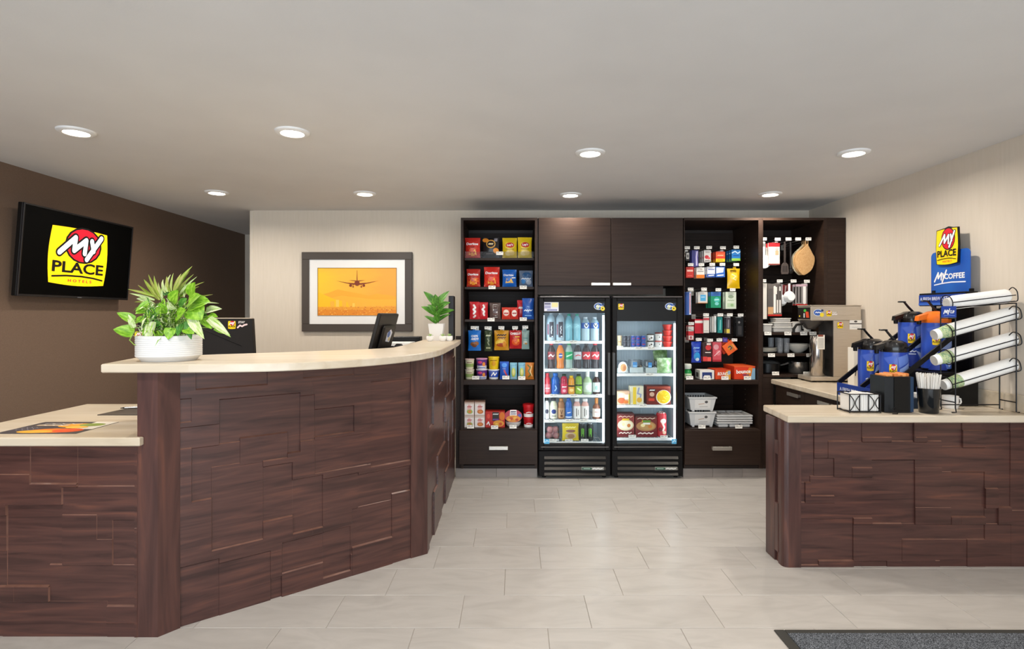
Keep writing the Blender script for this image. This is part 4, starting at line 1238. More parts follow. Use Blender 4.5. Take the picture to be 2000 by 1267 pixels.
def cup2(n, l1, l2, x0, x1, ym, yt, c1, s1, lid1, c2, s2, lid2):
    a = tub('snack_cup', l1, 'snack cup', (x0, x1, ym, 741.5), Yc, c1, s1, z, g, lid=lid1)
    zt = sz(ym, Yc)
    tub('snack_cup', l2, 'snack cup', (x0, x1, yt, ym), Yc, c2, s2, zt + 0.0005, g, lid=lid2)
lf = [('r', -0.6, 0.25, 0.6, 0.6, '#8ea35c'), scrib(0.72, -0.25, 0.25, 0.06, '#7a4a3a')]
cup2(0, 'green and cream snack cup, lower of its stack on the lower snack shelf', 'green and cream snack cup, topmost of its stack on the lower snack shelf', 907, 926, 721.5, 701, '#d9d3b4', lf, '#d8c8b8', '#d6cfb0', lf, '#d8b8b0')
pf = [('r', -0.7, 0.35, 0.7, 1.0, '#5a2d7c'), ('d', 0.2, 0.5, 0.13, 0.22, '#e08a3a'), ('d', -0.15, 0.7, 0.2, 0.14, '#d6447a'), scrib(0.15, -0.3, 0.3, 0.06, '#4466aa')]
cup2(1, 'purple and white snack cup, lower of its stack on the lower snack shelf', 'purple and white snack cup, topmost of its stack on the lower snack shelf', 929, 952, 721, 700, '#ded9e4', pf, '#e7e2ea', '#dedbe6', pf, '#c98fb0')
cup2(2, 'blue and white snack cup below the yellow cup on the lower snack shelf', 'yellow snack cup stacked on a blue and white cup', 953, 975, 721.5, 697, '#e9e8e4', [('r', -0.8, 0.22, 0.8, 0.95, '#2b50b4'), ('s', [(-0.2, 0.4), (0.0, 0.75), (0.1, 0.45), (0.28, 0.7)], 0.1, W_)], '#eceae6', '#e7c11c', [('d', 0, 0.5, 0.2, 0.22, '#d89a1a'), scrib(0.78, -0.3, 0.3, 0.07, '#9a6a10')], '#e6c42a')
pouch('candy_bag', 'blue candy pouch with red and white print on the lower snack shelf', 'candy', (976, 994, 706, 741.5), Yc, '#2a58b8', [('d', 0.0, 0.8, 0.3, 0.12, '#4f8fe0'), ('p', [(-0.2, 0.62), (0.1, 0.62), (0.4, 0.15), (0.0, 0.15)], '#dcdce4'), ('s', [(0.0, 0.5), (0.28, 0.22)], 0.16, '#c8404a')], z, group=g, b=0.018)
for x0, x1, lb in ((996, 1010, 'pale blue snack stick with a green oval beside the blue candy pouch'), (1012, 1026, 'pale blue snack stick with a green oval next to the orange pouch')):
    pouch('snack_stick', lb, 'snack', (x0, x1, 708, 741.5), Yc, '#7fb3c6', [('r', -0.4, 0.82, 0.4, 0.95, '#4c86a8'), ('d', 0, 0.42, 0.3, 0.28, '#b7c24a'), ('d', 0, 0.42, 0.18, 0.18, '#d8d08a'), ('r', -0.3, 0.06, 0.3, 0.12, '#e2e8ea')], z, group=g, b=0.016)
pouch('snack_stick', 'orange and brown snack pouch at the fridge end of the lower snack shelf', 'snack', (1025.5, 1043, 708, 741.5), Yc, '#c9762c', [('s', [(-0.2, 0.85), (0.1, 0.7), (-0.15, 0.5), (0.15, 0.3), (-0.1, 0.15)], 0.14, '#5c6a34'), ('s', [(0.25, 0.8), (0.1, 0.45), (0.3, 0.2)], 0.12, '#f1c78a')], z, group=g, b=0.02)
g = 'instant meals on the bottom deck of the snack cabinet'
z = Z1['s5']
Yd = 4.95
ice = lambda c: [('r', -0.46, 0.04, 0.46, 0.82, '#f2e9e4'), ('p', [(-0.25, 0.3), (0.25, 0.3), (0.12, 0.78), (-0.12, 0.78)], '#eab8b0'), ('d', 0.05, 0.26, 0.3, 0.16, c), ('d', 0.05, 0.26, 0.18, 0.1, '#e28a4a'), scrib(0.62, -0.2, 0.25, 0.06, '#c0444a')]
zm = sz(811, Yd)
for x0, x1, c, nm in ((907, 926, '#a8c060', 'with the green disc'), (927, 947, '#c8743a', 'with the brown bowl print')):
    carton('noodle_box', f'white and pink noodle box {nm}, lower on the deck', 'noodle box', (x0, x1, 811, 836), Yd, '#d8c2b4', ice(c), z, 0.10, g)
    carton('noodle_box', f'white and pink noodle box {nm}, topmost on the deck', 'noodle box', (x0, x1, 784, 811), Yd, '#d8c2b4', ice(c), zm + 0.0006, 0.10, g, top='#9c7a68')
carton('meal_tray', 'red and orange boxed meal tray with a dark panel on the cabinet deck', 'boxed meal', (948, 986, 803, 836.5), Yd, '#bf2c22', [('r', -0.14, 0.4, 0.2, 0.95, '#2c2622'), scrib(0.82, -0.1, 0.16, 0.03, W_), ('r', -0.12, 0.45, 0.18, 0.54, '#6a3d8a'), ('d', 0.18, 0.25, 0.28, 0.2, '#e39a34'), ('d', 0.08, 0.2, 0.08, 0.08, '#f2c25a'), ('d', 0.28, 0.22, 0.08, 0.09, '#c8501f'), ('d', 0.36, 0.7, 0.14, 0.26, '#d9741f'), ('s', [(-0.42, 0.2), (-0.34, 0.35), (-0.28, 0.15)], 0.05, W_), ('d', -0.34, 0.7, 0.08, 0.15, '#e2503a')], z, 0.09, g)
# round bowl with sleeve
bx = at(985, 1020, 797, 836.5, Yd, z)
t = thing('meal_bowl', 'round microwave pasta bowl with a red and white lid card on the deck', 'boxed meal', (bx[0], Yd + 0.07, z + 0.0007), 0, g)
zz = sz(825, Yd) - z
build('bowl', MB().lathe([(0.048, 0), (0.062, 0.012), (0.070, zz), (0.066, zz)], 24, 0), M('#e4ddd6', 0.4), t)
rdisc = bx[1] / 2
build('lid_card', MB().lathe([(0.0001, -0.004), (rdisc, -0.004), (rdisc, 0.004), (0.0001, 0.004)], 28, 0, (0, 0, 0), 1, 0.72), M('#b33040', 0.4), t, (0, -0.043, zz + 0.052), (pi / 2 - 0.15, 0, 0))
decal('print', t, 2 * rdisc, 1.44 * rdisc, [('p', [(-0.2, 0.45), (0.2, 0.45), (0.18, 0.97), (-0.18, 0.97)], '#efece8'), scrib(0.82, -0.13, 0.13, 0.05, '#3b2c50'), scrib(0.66, -0.14, 0.14, 0.04, '#50406a'), ('d', 0.36, 0.55, 0.1, 0.14, '#5a58a8'), ('d', 0.0, 0.3, 0.4, 0.26, '#d98a2c'), ('d', -0.12, 0.3, 0.1, 0.12, '#c9481f'), ('d', 0.1, 0.34, 0.1, 0.12, '#e8a840'), ('d', 0.2, 0.22, 0.09, 0.1, '#b8401c'), ('d', -0.22, 0.22, 0.08, 0.08, '#eab24a')], flat(-0.0045), loc=(0, -0.043 - 0.72 * rdisc * sin(0.15), zz + 0.052 - 0.72 * rdisc * cos(0.15)), rot=(-0.15, 0, 0))
redc = [('r', -1.5, 0.0, 1.5, 0.32, '#ece6e0'), ('s', [(-0.2, 0.42), (0.0, 0.5), (0.25, 0.44)], 0.07, '#f2dcd8')]
zm = sz(815, Yd)
tub('soup_cup', 'red soup cup with a white band, bottom of the pair on the deck', 'soup cup', (1022, 1043, 815, 836.5), Yd, '#b8141c', redc, z, g, lid='#c21a20', lidh=0.16)
tub('soup_cup', 'red soup cup with a white band, topmost of the pair on the deck', 'soup cup', (1021, 1044, 790, 815), Yd, '#b8141c', redc, zm + 0.0006, g, lid='#c21a20', lidh=0.2)

# ------------------------------------------------------------------ drink fridge goods
Yf = 5.02
zs = [s[1] for s in FS1]
g = 'water bottles on the top shelf of the drink fridge'
sq = [('r', -0.22, 0.05, 0.3, 0.98, '#3a3540'), ('s', [(0.05, 0.28), (0.0, 0.4), (0.1, 0.5), (0.0, 0.6), (0.08, 0.72)], 0.1, '#d8dbe2'), ('r', -0.46, 0.2, -0.26, 0.85, '#7c4a58'), ('d', 0.12, 0.1, 0.1, 0.035, '#e9eef2')]
bottle('water_bottle', 'tall square-shouldered water bottle with a dark strip label by the fridge frame', 'water bottle', (1068, 1085, 611.5, 666), Yf, 'tall', '#a8c0cc', '#9fb8c6', '#dfe9ee', sq, zs[0], g)
bottle('water_bottle', 'tall square-shouldered water bottle with a dark strip label beside a green cap', 'water bottle', (1086, 1103.5, 611.5, 666), Yf, 'tall', '#a8c0cc', '#9fb8c6', '#dfe9ee', sq, zs[0], g)
gl = [('s', [(-0.2, 0.3), (0.1, 0.7), (0.2, 0.4)], 0.12, '#a6e0e8')]
bottle('water_bottle', 'green-capped water bottle standing next to the tall dark-label ones', 'water bottle', (1104, 1119.5, 613, 666), Yf, 'water', '#7fbccb', '#8cc7d3', '#2fa887', gl, zs[0], g)
bottle('water_bottle', 'green-capped water bottle standing next to the blue-label ones', 'water bottle', (1120, 1135.5, 613, 666), Yf, 'water', '#7fbccb', '#8cc7d3', '#2fa887', gl, zs[0], g)
bl = [('d', 0.05, 0.5, 0.26, 0.45, '#e6ecf4'), ('s', [(-0.1, 0.7), (0.04, 0.3), (0.2, 0.72)], 0.1, '#23324a')]
bottle('water_bottle', 'white-capped water bottle with a blue band beside a green-capped bottle', 'water bottle', (1136, 1153, 619, 666), Yf, 'water', '#a9c3cd', '#2458b0', '#e8eef2', bl, zs[0], g, (0.52, 0.76))
bottle('water_bottle', 'white-capped water bottle with a blue band at the door handle side', 'water bottle', (1154, 1171.5, 619, 666), Yf, 'water', '#a9c3cd', '#2458b0', '#e8eef2', bl, zs[0], g, (0.52, 0.76))
g = 'soda bottles on the second shelf of the drink fridge'
sw = [('s', [(-0.4, 0.4), (-0.1, 0.65), (0.15, 0.35), (0.4, 0.6)], 0.12, W_)]
for x0, x1, bd, lb, cp, shp, d_ in ((1070, 1085, '#2c1512', '#7a2a2e', '#b8323a', sw, 'dark soda bottle with a maroon label and red cap by the frame'), (1087, 1103, '#e07c12', '#e88a1a', '#2f55a8', [('d', 0, 0.5, 0.26, 0.34, '#2f4aa0'), ('s', [(-0.16, 0.5), (0.18, 0.52)], 0.12, W_)], 'orange soda bottle with a blue cap'),
    (1104, 1120, '#9fb8ae', '#1f9e62', '#2d9a5a', [('s', [(-0.3, 0.4), (0.3, 0.65)], 0.16, '#bfe6cc')], 'clear lime soda bottle with a green label'), (1121, 1137, '#241614', '#b9bcc0', '#a8b0b4', [('s', [(-0.3, 0.45), (0.0, 0.6), (0.3, 0.5)], 0.12, '#c4303a')], 'dark soda bottle with a silver label'),
    (1138, 1154, '#1d0f0e', '#c8202a', '#3a3434', sw, 'dark cola bottle with a red label and black cap'), (1155, 1172, '#1d0f0e', '#d2303a', '#c8303a', sw, 'dark cola bottle with a red label and red cap')):
    bottle('soda_bottle', d_, 'soda bottle', (x0, x1, 670, 720), Yf, 'soda', bd, lb, cp, shp, zs[1], g)
g = 'juice and tea bottles on the middle shelf of the drink fridge'
for x0, x1, yt, kd, bd, lb, cp, shp, d_ in ((1063, 1076, 729, 'sport', '#b8323c', '#d86a70', '#c23a44', [scrib(0.5, -0.3, 0.3, 0.1, W_)], 'red sports drink bottle at the frame end of the middle shelf'), (1077, 1094, 729, 'sport', '#1d57a4', '#1a4d98', '#2a66b4', [('s', [(-0.1, 0.2), (0.1, 0.5), (-0.05, 0.8)], 0.14, '#8fb8e6')], 'blue sports drink bottle'),
    (1095.5, 1109, 731, 'juice', '#a8283e', '#d23a58', '#26382a', [scrib(0.65, -0.3, 0.3, 0.12, W_), ('d', 0, 0.25, 0.24, 0.16, '#f0b4bc')], 'pink red juice bottle with a dark cap'), (1110, 1123, 734, 'juice', '#d8912a', '#e2a23c', '#e8c02a', [('r', -0.6, 0.72, 0.6, 0.92, '#3a2c1c'), ('d', 0, 0.35, 0.3, 0.18, '#f4d488')], 'golden juice bottle with a yellow cap'),
    (1124, 1138, 731, 'juice', '#7da23a', '#8cb83e', '#2c3a24', [('r', -0.6, 0.75, 0.6, 0.92, '#2c3a24'), ('s', [(-0.2, 0.5), (0.2, 0.3)], 0.2, '#e4ecb8')], 'lime green juice bottle with a dark cap'), (1140, 1157, 724, 'wine', '#a9bf98', '#cfe0cc', '#e9ece6', [('d', 0, 0.5, 0.3, 0.3, '#eef2ea')], 'pale green glass bottle with a white cap'),
    (1158.5, 1173, 724, 'wine', '#3a2420', '#cfdcd8', '#e4e2de', [('d', 0, 0.45, 0.24, 0.25, '#8fb8a8')], 'dark glass bottle with a pale label and white cap')):
    bottle('drink_bottle', d_, 'drink bottle', (x0, x1, yt, 771), Yf, kd, bd, lb, cp, shp, zs[2], g)
g = 'coffee and milk bottles on the fourth shelf of the drink fridge'
for x0, x1, yt, kd, bd, lb, cp, shp, d_ in ((1063, 1073.5, 777, 'milk', '#d8d4d0', '#cfccd0', '#2a2626', [('d', 0, 0.55, 0.3, 0.18, '#3a3a48')], 'white coffee drink bottle with a black cap at the frame'), (1074.5, 1089, 778, 'milk', '#cdcdb0', '#d8d8c0', '#26242a', [('d', 0, 0.55, 0.34, 0.18, '#2c3c78'), scrib(0.2, -0.3, 0.3, 0.08, '#5a5a58')], 'cream coffee drink bottle with a navy disc'),
    (1090, 1103.5, 779, 'juice', '#9a6a44', '#b8906a', '#c08040', [('s', [(-0.15, 0.8), (0.0, 0.4), (0.15, 0.8)], 0.08, '#5a3018'), ('d', 0, 0.2, 0.2, 0.12, '#6a3c20')], 'brown mocha drink bottle with a tan cap'), (1104.5, 1118, 778, 'juice', '#2a62b4', '#2f6cc0', '#2a5cb0', [('s', [(-0.2, 0.5), (0.2, 0.55)], 0.12, W_), ('r', -0.6, 0.0, 0.6, 0.14, '#c8dcf0')], 'blue drink bottle with a blue cap'),
    (1120, 1135, 779, 'milk', '#d4a49a', '#e6e2dc', '#eceae8', [('s', [(-0.1, 0.2), (-0.1, 0.8)], 0.1, '#55504c'), ('s', [(0.14, 0.3), (0.14, 0.7)], 0.08, '#8a8480')], 'pink protein shake bottle with a white label beside the blue bottle'), (1136, 1151, 779, 'milk', '#d4a49a', '#e6e2dc', '#eceae8', [('s', [(-0.1, 0.2), (-0.1, 0.8)], 0.1, '#55504c'), ('s', [(0.14, 0.3), (0.14, 0.7)], 0.08, '#8a8480')], 'pink protein shake bottle with a white label beside an empty gap'),
    (1158.5, 1173.5, 778, 'wine', '#7a4a34', '#e8dcd0', '#b8763a', [scrib(0.6, -0.3, 0.3, 0.06, '#a85a4a')], 'amber cooler bottle with a copper top')):
    bottle('drink_bottle', d_, 'drink bottle', (x0, x1, yt, 819.5), Yf, kd, bd, lb, cp, shp, zs[3], g)
z = zs[4]
g = 'goods on the bottom shelf of the drink fridge'
bx = at(1066, 1092, 836, 862, Yf, z)
t = thing('fruit_pack', 'clear pack of round pink fruit on the bottom shelf of the drink fridge', 'fruit pack', (bx[0], Yf + 0.06, z + 0.0007), 0, g)
build('tray', MB().box(-bx[1] / 2, bx[1] / 2, -0.055, 0.055, 0, 0.012, 0, 0.003), M('#d8dde0', 0.3), t)
fm_ = tex_noise('pink_apple_skin', [(0.3, '#a8505a'), (0.6, '#d08a86'), (0.8, '#e0b498')], 18, (1, 1, 1), 3, 0.3)
for fx, fy, fz in ((-0.033, -0.02, 0.044), (0.034, -0.02, 0.043), (0.0, 0.02, 0.046), (-0.02, -0.016, 0.096), (0.03, 0.0, 0.094)):
    build('fruit', MB().lathe([(0.0001, -0.028), (0.018, -0.027), (0.031, -0.008), (0.031, 0.008), (0.018, 0.025), (0.005, 0.022), (0.0001, 0.018)], 14, 0), fm_, t, (fx, fy, fz))
build('cover', MB().box(-bx[1] / 2, bx[1] / 2, -0.056, 0.056, 0.012, 0.135, 0, 0.01), m_acrylic, t)
pouch('snack_pouch', 'yellow stand-up pouch on the bottom shelf of the drink fridge', 'snack', (1098, 1131, 827, 862), Yf, '#d9c02a', [scrib(0.78, -0.3, 0.3, 0.04, '#fff2b0'), ('d', 0, 0.58, 0.3, 0.08, '#8a5a4a'), ('d', 0.0, 0.3, 0.34, 0.2, '#c9b08a'), ('d', 0.02, 0.28, 0.22, 0.14, '#a8805a')], z, group=g)
for x0, x1, wh in ((1131.5, 1144.5, 'beside the yellow pouch'), (1146, 1159.5, 'at the open end of the shelf')):
    bottle('drink_can', f'black energy drink can with three green claw strokes {wh}', 'drink can', (x0, x1, 827, 862), Yf, 'can', '#141414', '#121212', '#b8bcbe', [('s', [(-0.18, 0.75), (-0.14, 0.25)], 0.08, '#6fc22a'), ('s', [(0.0, 0.78), (0.02, 0.4)], 0.08, '#6fc22a'), ('s', [(0.16, 0.75), (0.14, 0.22)], 0.08, '#6fc22a')], z, g)

# ------------------------------------------------------------------ food fridge goods
zr = [s[1] for s in FS2]
g = 'cans and tubs on the top shelf of the food fridge'
z = zr[0]
tub('food_tub', 'yellow and cream tub beside dark cans in the food fridge', 'food tub', (1206, 1216, 655, 677), Yf, '#c9b48a', [scrib(0.5, -0.3, 0.3, 0.1, '#8a5a2a')], z, g, lid='#b8a088')
can_h = 666.2
def cans(x0, x1, body, lb, shp, d_, two=True):
    zt = sz(can_h, Yf)
    bottle('drink_can', d_ + (', lower of two' if two else ''), 'drink can', (x0, x1, can_h, 677), Yf, 'can', body, lb, '#b8bcc4', shp, z, g)
    if two:
        bottle('drink_can', d_ + ', upper of two', 'drink can', (x0, x1, 655.5, can_h), Yf, 'can', body, lb, '#b8bcc4', shp, zt + 0.0005, g)
ds = [('s', [(-0.2, 0.3), (0.2, 0.7)], 0.14, '#8a8a94')]
cans(1217, 1224, '#23232a', '#2a2a34', ds, 'small dark can beside the yellow tub')
cans(1224.5, 1231.5, '#23232a', '#30303a', ds, 'small dark can beside the blue cans')
rs = [('p', [(-0.5, 0.05), (0.0, 0.05), (0.5, 0.95), (0.0, 0.95)], '#c8ccd8'), ('s', [(-0.2, 0.5), (0.2, 0.5)], 0.16, '#c8303a')]
cans(1233, 1241, '#2a4aa8', '#2848a4', rs, 'blue and silver energy can next to the dark cans')
cans(1242, 1251, '#2a4aa8', '#2848a4', rs, 'blue and silver energy can in the middle of its shelf')
cans(1252, 1262, '#2a4aa8', '#30509c', rs, 'blue and silver energy can next to the white cups')
for i, (x0, x1, dd) in enumerate(((1265, 1279, 'with dark spots'), (1280.5, 1295, 'with a grey dot'))):
    shp = [('d', 0.05, 0.5, 0.14, 0.16, '#5a4a44'), ('d', -0.2, 0.3, 0.1, 0.12, '#8a6a5a')] if i == 0 else [('d', 0.05, 0.5, 0.1, 0.12, '#8a8a84'), scrib(0.78, -0.3, 0.3, 0.05, '#9a9a94')]
    zt = sz(665.5, Yf)
    tub('yogurt_cup', f'white yogurt cup {dd}, lower of its pair in the food fridge', 'yogurt', (x0, x1, 665.5, 677), Yf, '#e6e4de', shp, z, g, lid='#b8443c' if i else '#3c3a36', lidh=0.14)
    tub('yogurt_cup', f'white yogurt cup {dd}, upper of its pair in the food fridge', 'yogurt', (x0, x1, 652 + i * -3, 665.5), Yf, '#e6e4de', shp, zt + 0.0005, g, lid='#4a4440' if not i else '#7a2c28', lidh=0.14)
zc = z
for i, (yt, yb, nm) in enumerate(((667, 677, 'lowest'), (656, 667, 'second'), (645, 656, 'third'), (633.5, 645, 'topmost'))):
    tub('food_cup', f'red food cup, {nm} of the stack of four in the food fridge', 'food cup', (1296.5, 1315.5, yt, yb), Yf, '#c23028', [], zc if i == 0 else sz(yb, Yf) + 0.0005 * i, g, lid='#cf3a30', lidh=0.25, taper=0.8)
g = 'salads on the second shelf of the food fridge'
z = zr[1]
def clampack(label, x0, x1, yt, fills):
    cx, w_, h_, _ = at(x0, x1, yt, 728.5, Yf, z)
    t = thing('salad_box', label, 'salad', (cx, Yf + 0.06, z + 0.0007), 0, g)
    build('tray', MB().box(-w_ / 2, w_ / 2, -0.055, 0.055, 0, h_ * 0.45, 0, 0.006), M('#c9d3d2', 0.2, 0, 0, 0.75), t)
    build('cover', MB().box(-w_ / 2 * 0.96, w_ / 2 * 0.96, -0.053, 0.053, h_ * 0.46, h_, 0, 0.01), m_acrylic, t)
    for k, (fx, fz, fr, fc) in enumerate(fills):
        build('filling', MB().lathe([(0.0001, -0.7 * fr), (0.8 * fr, -0.5 * fr), (fr, 0), (0.8 * fr, 0.5 * fr), (0.0001, 0.7 * fr)], 12, 0), tex_noise('salad_' + fc, [(0.3, '#' + fc), (0.7, '#d8d4b8')], 60, (1, 1, 1), 3, 0.5), t, (fx * w_, -0.035, fz * h_), (pi / 2, 0, 0))
    decal('sticker', t, w_, h_, [('r', -0.3, 0.45, 0.02, 0.85, '#2f7fc0'), ('r', -0.28, 0.5, 0.0, 0.6, '#8cc0e4')] if x0 > 1230 else [('d', 0, 0.5, 0.42, 0.44, '#f0ede4'), ('d', 0.06, 0.46, 0.3, 0.32, '#d49a62'), ('d', 0.14, 0.42, 0.14, 0.2, '#b8703a')], flat(-0.0565), loc=(0, 0, 0))
clampack('round-lidded snack tray with an orange centre in the food fridge', 1206, 1227, 705, [(0, 0.3, 0.02, 'c9a070')])
clampack('clear salad box with a blue sticker and dark grapes in the food fridge', 1231, 1257, 703, [(0.2, 0.3, 0.018, '6a5a48'), (-0.2, 0.25, 0.018, '9aa070'), (0.3, 0.5, 0.014, '7a4a4a')])
clampack('clear salad box with a blue sticker next to the leafy bag', 1262, 1284, 704, [(0.2, 0.3, 0.02, 'c8b890'), (-0.2, 0.25, 0.018, 'b0a87a')])
m_leafy = tex_noise('leafy_salad_print', [(0.3, '#5c8a4e'), (0.5, '#9cbc84'), (0.65, '#cfdcc0'), (0.8, '#6f9a68')], 26, (1, 1, 1), 4, 0.3)
pouch('salad_bag', 'pale green leafy salad bag standing in the food fridge', 'salad', (1284, 1314, 699, 728.5), Yf, '#9dbf8c', [], z, 0.035, g, pmat=m_leafy)
pouch('salad_bag', 'dark green leafy salad bag leaning behind the pale one', 'salad', (1280, 1308, 685, 728.5), Yf + 0.10, '#4f6f3c', [], z, 0.03, g, pmat=tex_noise('dark_leafy_print', [(0.3, '#2f4a26'), (0.5, '#4f7038'), (0.7, '#86a070')], 24, (1, 1, 1), 4, 0.3), roll=-0.1)
g = 'frozen snacks on the third shelf of the food fridge'
z = zr[2]
carton('frozen_box', 'small pink and cream frozen box at the frame of the food fridge', 'frozen food', (1205, 1230, 764, 790.5), Yf, '#d8b090', [('d', -0.15, 0.3, 0.3, 0.22, '#c8623a'), ('d', -0.1, 0.7, 0.3, 0.18, '#e8d0b8'), ('r', 0.1, 0.4, 0.45, 0.75, '#f0ecd8'), ('d', 0.2, 0.2, 0.2, 0.12, '#d87a34'), ('r', 0.4, 0.05, 0.48, 0.8, '#d8c83a')], z, 0.1, g)
carton('frozen_box', 'yellow and white upright frozen snack box in the food fridge', 'frozen food', (1231, 1257, 754, 790.5), Yf, '#d9d2b8', [('r', -0.3, 0.02, -0.05, 0.95, '#e0bf2a'), ('s', [(0.15, 0.9), (0.05, 0.6), (0.3, 0.55), (0.2, 0.2)], 0.1, '#8a94b4'), ('d', 0.18, 0.25, 0.2, 0.14, '#d8a83a'), ('r', -0.48, 0.1, -0.34, 0.7, '#c8c0a0')], z, 0.08, g)
carton('frozen_box', 'dark red frozen macaroni box with a yellow noodle bowl', 'frozen food', (1263, 1310, 754, 790.5), Yf, '#6e2418', [('r', -0.48, 0.88, 0.48, 0.98, '#8a3a28'), ('p', [(-0.4, 0.72), (-0.14, 0.72), (-0.14, 0.85), (-0.4, 0.85)], '#1c1c20'), scrib(0.78, -0.37, -0.17, 0.025, W_), ('d', -0.28, 0.56, 0.1, 0.12, '#c8a088'), ('r', -0.42, 0.2, -0.18, 0.34, '#c8402c'), ('d', 0.2, 0.40, 0.31, 0.40, '#e9e1cf'), ('d', 0.2, 0.42, 0.28, 0.36, '#e2b41e')] + [('s', [(0.2 + 0.2 * cos(q * 1.7), 0.42 + 0.24 * sin(q * 2.3)), (0.2 + 0.2 * cos(q * 1.7 + 0.5), 0.45 + 0.26 * sin(q * 2.3 + 0.3))], 0.045, ('#f3d65a', '#e9c53a')[q % 2]) for q in range(12)], z, 0.12, g, side='#4a1a14')
g = 'frozen meals on the bottom shelf of the food fridge'
z = zr[3]
fr = lambda a, b: [('r', -0.48, 0.02, 0.48, 0.3, '#6a1a1e'), scrib(0.18, -0.36, 0.32, 0.05, '#e8d8cc'), ('d', 0.0, 0.52, 0.46, 0.24, a), ('d', 0.05, 0.52, 0.34, 0.18, b), ('d', -0.15, 0.56, 0.1, 0.08, '#f0dca0'), ('d', 0.18, 0.5, 0.1, 0.08, '#c87a3a'), ('r', -0.2, 0.72, 0.2, 0.8, '#d8b02a'), scrib(0.88, -0.4, 0.4, 0.03, '#e0c8b4')]
carton('frozen_box', 'maroon frozen pasta bake box at the frame on the bottom shelf', 'frozen food', (1205, 1239, 808, 854), Yf, '#8a3a34', fr('#d9c8a0', '#e8dcc0'), z, 0.11, g, top='#5a2c2a')
carton('frozen_box', 'maroon frozen meal box with brown stew print and green patch', 'frozen food', (1241, 1283, 812, 854), Yf, '#6e2a24', fr('#a8794a', '#b8905a') + [('r', -0.16, 0.7, 0.2, 0.8, '#5c8a34'), ('r', -0.14, 0.6, 0.18, 0.68, '#e6e0d4')], z, 0.11, g, top='#4e2a26')
bottle('food_canister', 'tall red and white canister on the bottom shelf of the food fridge', 'food canister', (1284, 1304, 806, 854), Yf, 'can', '#b8343a', '#bc3a40', '#d8ccc4', [('d', 0.1, 0.7, 0.3, 0.12, '#e8d4cc'), ('s', [(0.0, 0.6), (0.2, 0.4), (0.05, 0.25)], 0.18, '#e6c8bc'), ('d', -0.2, 0.3, 0.2, 0.1, '#7a2a2c'), ('d', 0.2, 0.15, 0.2, 0.08, '#c8a48a')], z, g)
# ------------------------------------------------------------------ toiletry cabinet goods on pegs
g = 'toiletry packs on pegs'
Yp = 5.10
def row(cab, pts, Y=Yp):
    return [hook(cab, x, y, Y) for x, y in pts]
r1 = row(U3, [(1342, 484), (1361, 484), (1385, 483.5), (1412, 484), (1438, 483)])
Yb = Yp + 0.016
carded = [('r', -0.4, 0.1, 0.4, 0.9, '#d8d2ca')]
card('toiletry_pack', 'small black card of silver clips on the topmost peg row by the fridge', 'toiletry', (1339, 1347, 491, 509), Yb, '#1f1c1c', [('r', -0.3, 0.2, 0.36, 0.85, '#c9c5c0'), ('d', 0.05, 0.5, 0.2, 0.2, '#5a5654')], r1[0], group=g)
card('toiletry_pack', 'purple and navy toothbrush pack on the topmost peg row', 'toiletry', (1351, 1364, 488, 521), Yb, '#3a3a78', [('r', 0.05, 0.05, 0.46, 0.95, '#7a6fae'), ('s', [(0.25, 0.1), (0.2, 0.6), (0.3, 0.9)], 0.14, '#e4dff0')], r1[1], n=2, group=g, gap=0.05)
card('toiletry_pack', 'white pack with red print on the topmost peg row', 'toiletry', (1375, 1388.5, 488, 511), Yb, '#d9d2cc', [('d', -0.1, 0.4, 0.3, 0.16, '#c8323a'), ('d', 0.2, 0.3, 0.2, 0.1, '#d8585a'), ('r', -0.3, 0.75, 0.3, 0.86, '#b8b0aa'), ('r', -0.35, 0.06, 0.35, 0.14, '#8a827c')], r1[2], d=0.02, n=3, group=g, gap=0.06)
card('toiletry_pack', 'red and yellow medicine box on the topmost peg row', 'toiletry', (1398, 1416, 491, 511), Yb, '#d8402c', [('r', -0.5, 0.0, 0.5, 0.3, '#ecc824'), ('r', -0.5, 0.5, 0.5, 0.9, '#e8623a'), scrib(0.62, -0.3, 0.3, 0.06, '#f6d8b0'), scrib(0.16, -0.3, 0.3, 0.05, '#a8641c')], r1[3], d=0.03, n=3, group=g, gap=0.06)
card('toiletry_pack', 'blue medicine box with a white wave on the topmost peg row', 'toiletry', (1429, 1446, 487, 509), Yb, '#2b7cc0', [('r', -0.5, 0.0, 0.5, 0.22, '#8cbf4a'), ('s', [(-0.45, 0.7), (-0.1, 0.85), (0.2, 0.66), (0.45, 0.8)], 0.12, '#d8ecf8'), ('t', 'M', 0, 0.45, 0.5, 0.2, '#1c3f8a') if False else scrib(0.45, -0.32, 0.32, 0.08, '#16408c')], r1[4], d=0.03, n=3, group=g, gap=0.06)
r2 = row(U3, [(1349, 517), (1370, 517), (1391, 516.5), (1411, 516.5), (1438, 517)])
card('toiletry_pack', 'square red medicine box on the second peg row', 'toiletry', (1340, 1355, 521, 542), Yb, '#c8322a', [('r', -0.4, 0.55, 0.4, 0.75, '#e89a8a'), scrib(0.65, -0.35, 0.35, 0.05, '#f4e4dc'), ('r', -0.3, 0.15, 0.3, 0.22, '#e0685a')], r2[0], d=0.03, n=2, group=g, gap=0.05)
card('toiletry_pack', 'white and orange medicine box on the second peg row', 'toiletry', (1360, 1376, 522, 543), Yb, '#e2ddd4', [('r', -0.5, 0.0, 0.5, 0.32, '#e07a24'), scrib(0.62, -0.35, 0.35, 0.06, '#4a4644'), ('d', 0.1, 0.82, 0.16, 0.08, '#c8b8a8')], r2[1], d=0.03, n=2, group=g, gap=0.05)
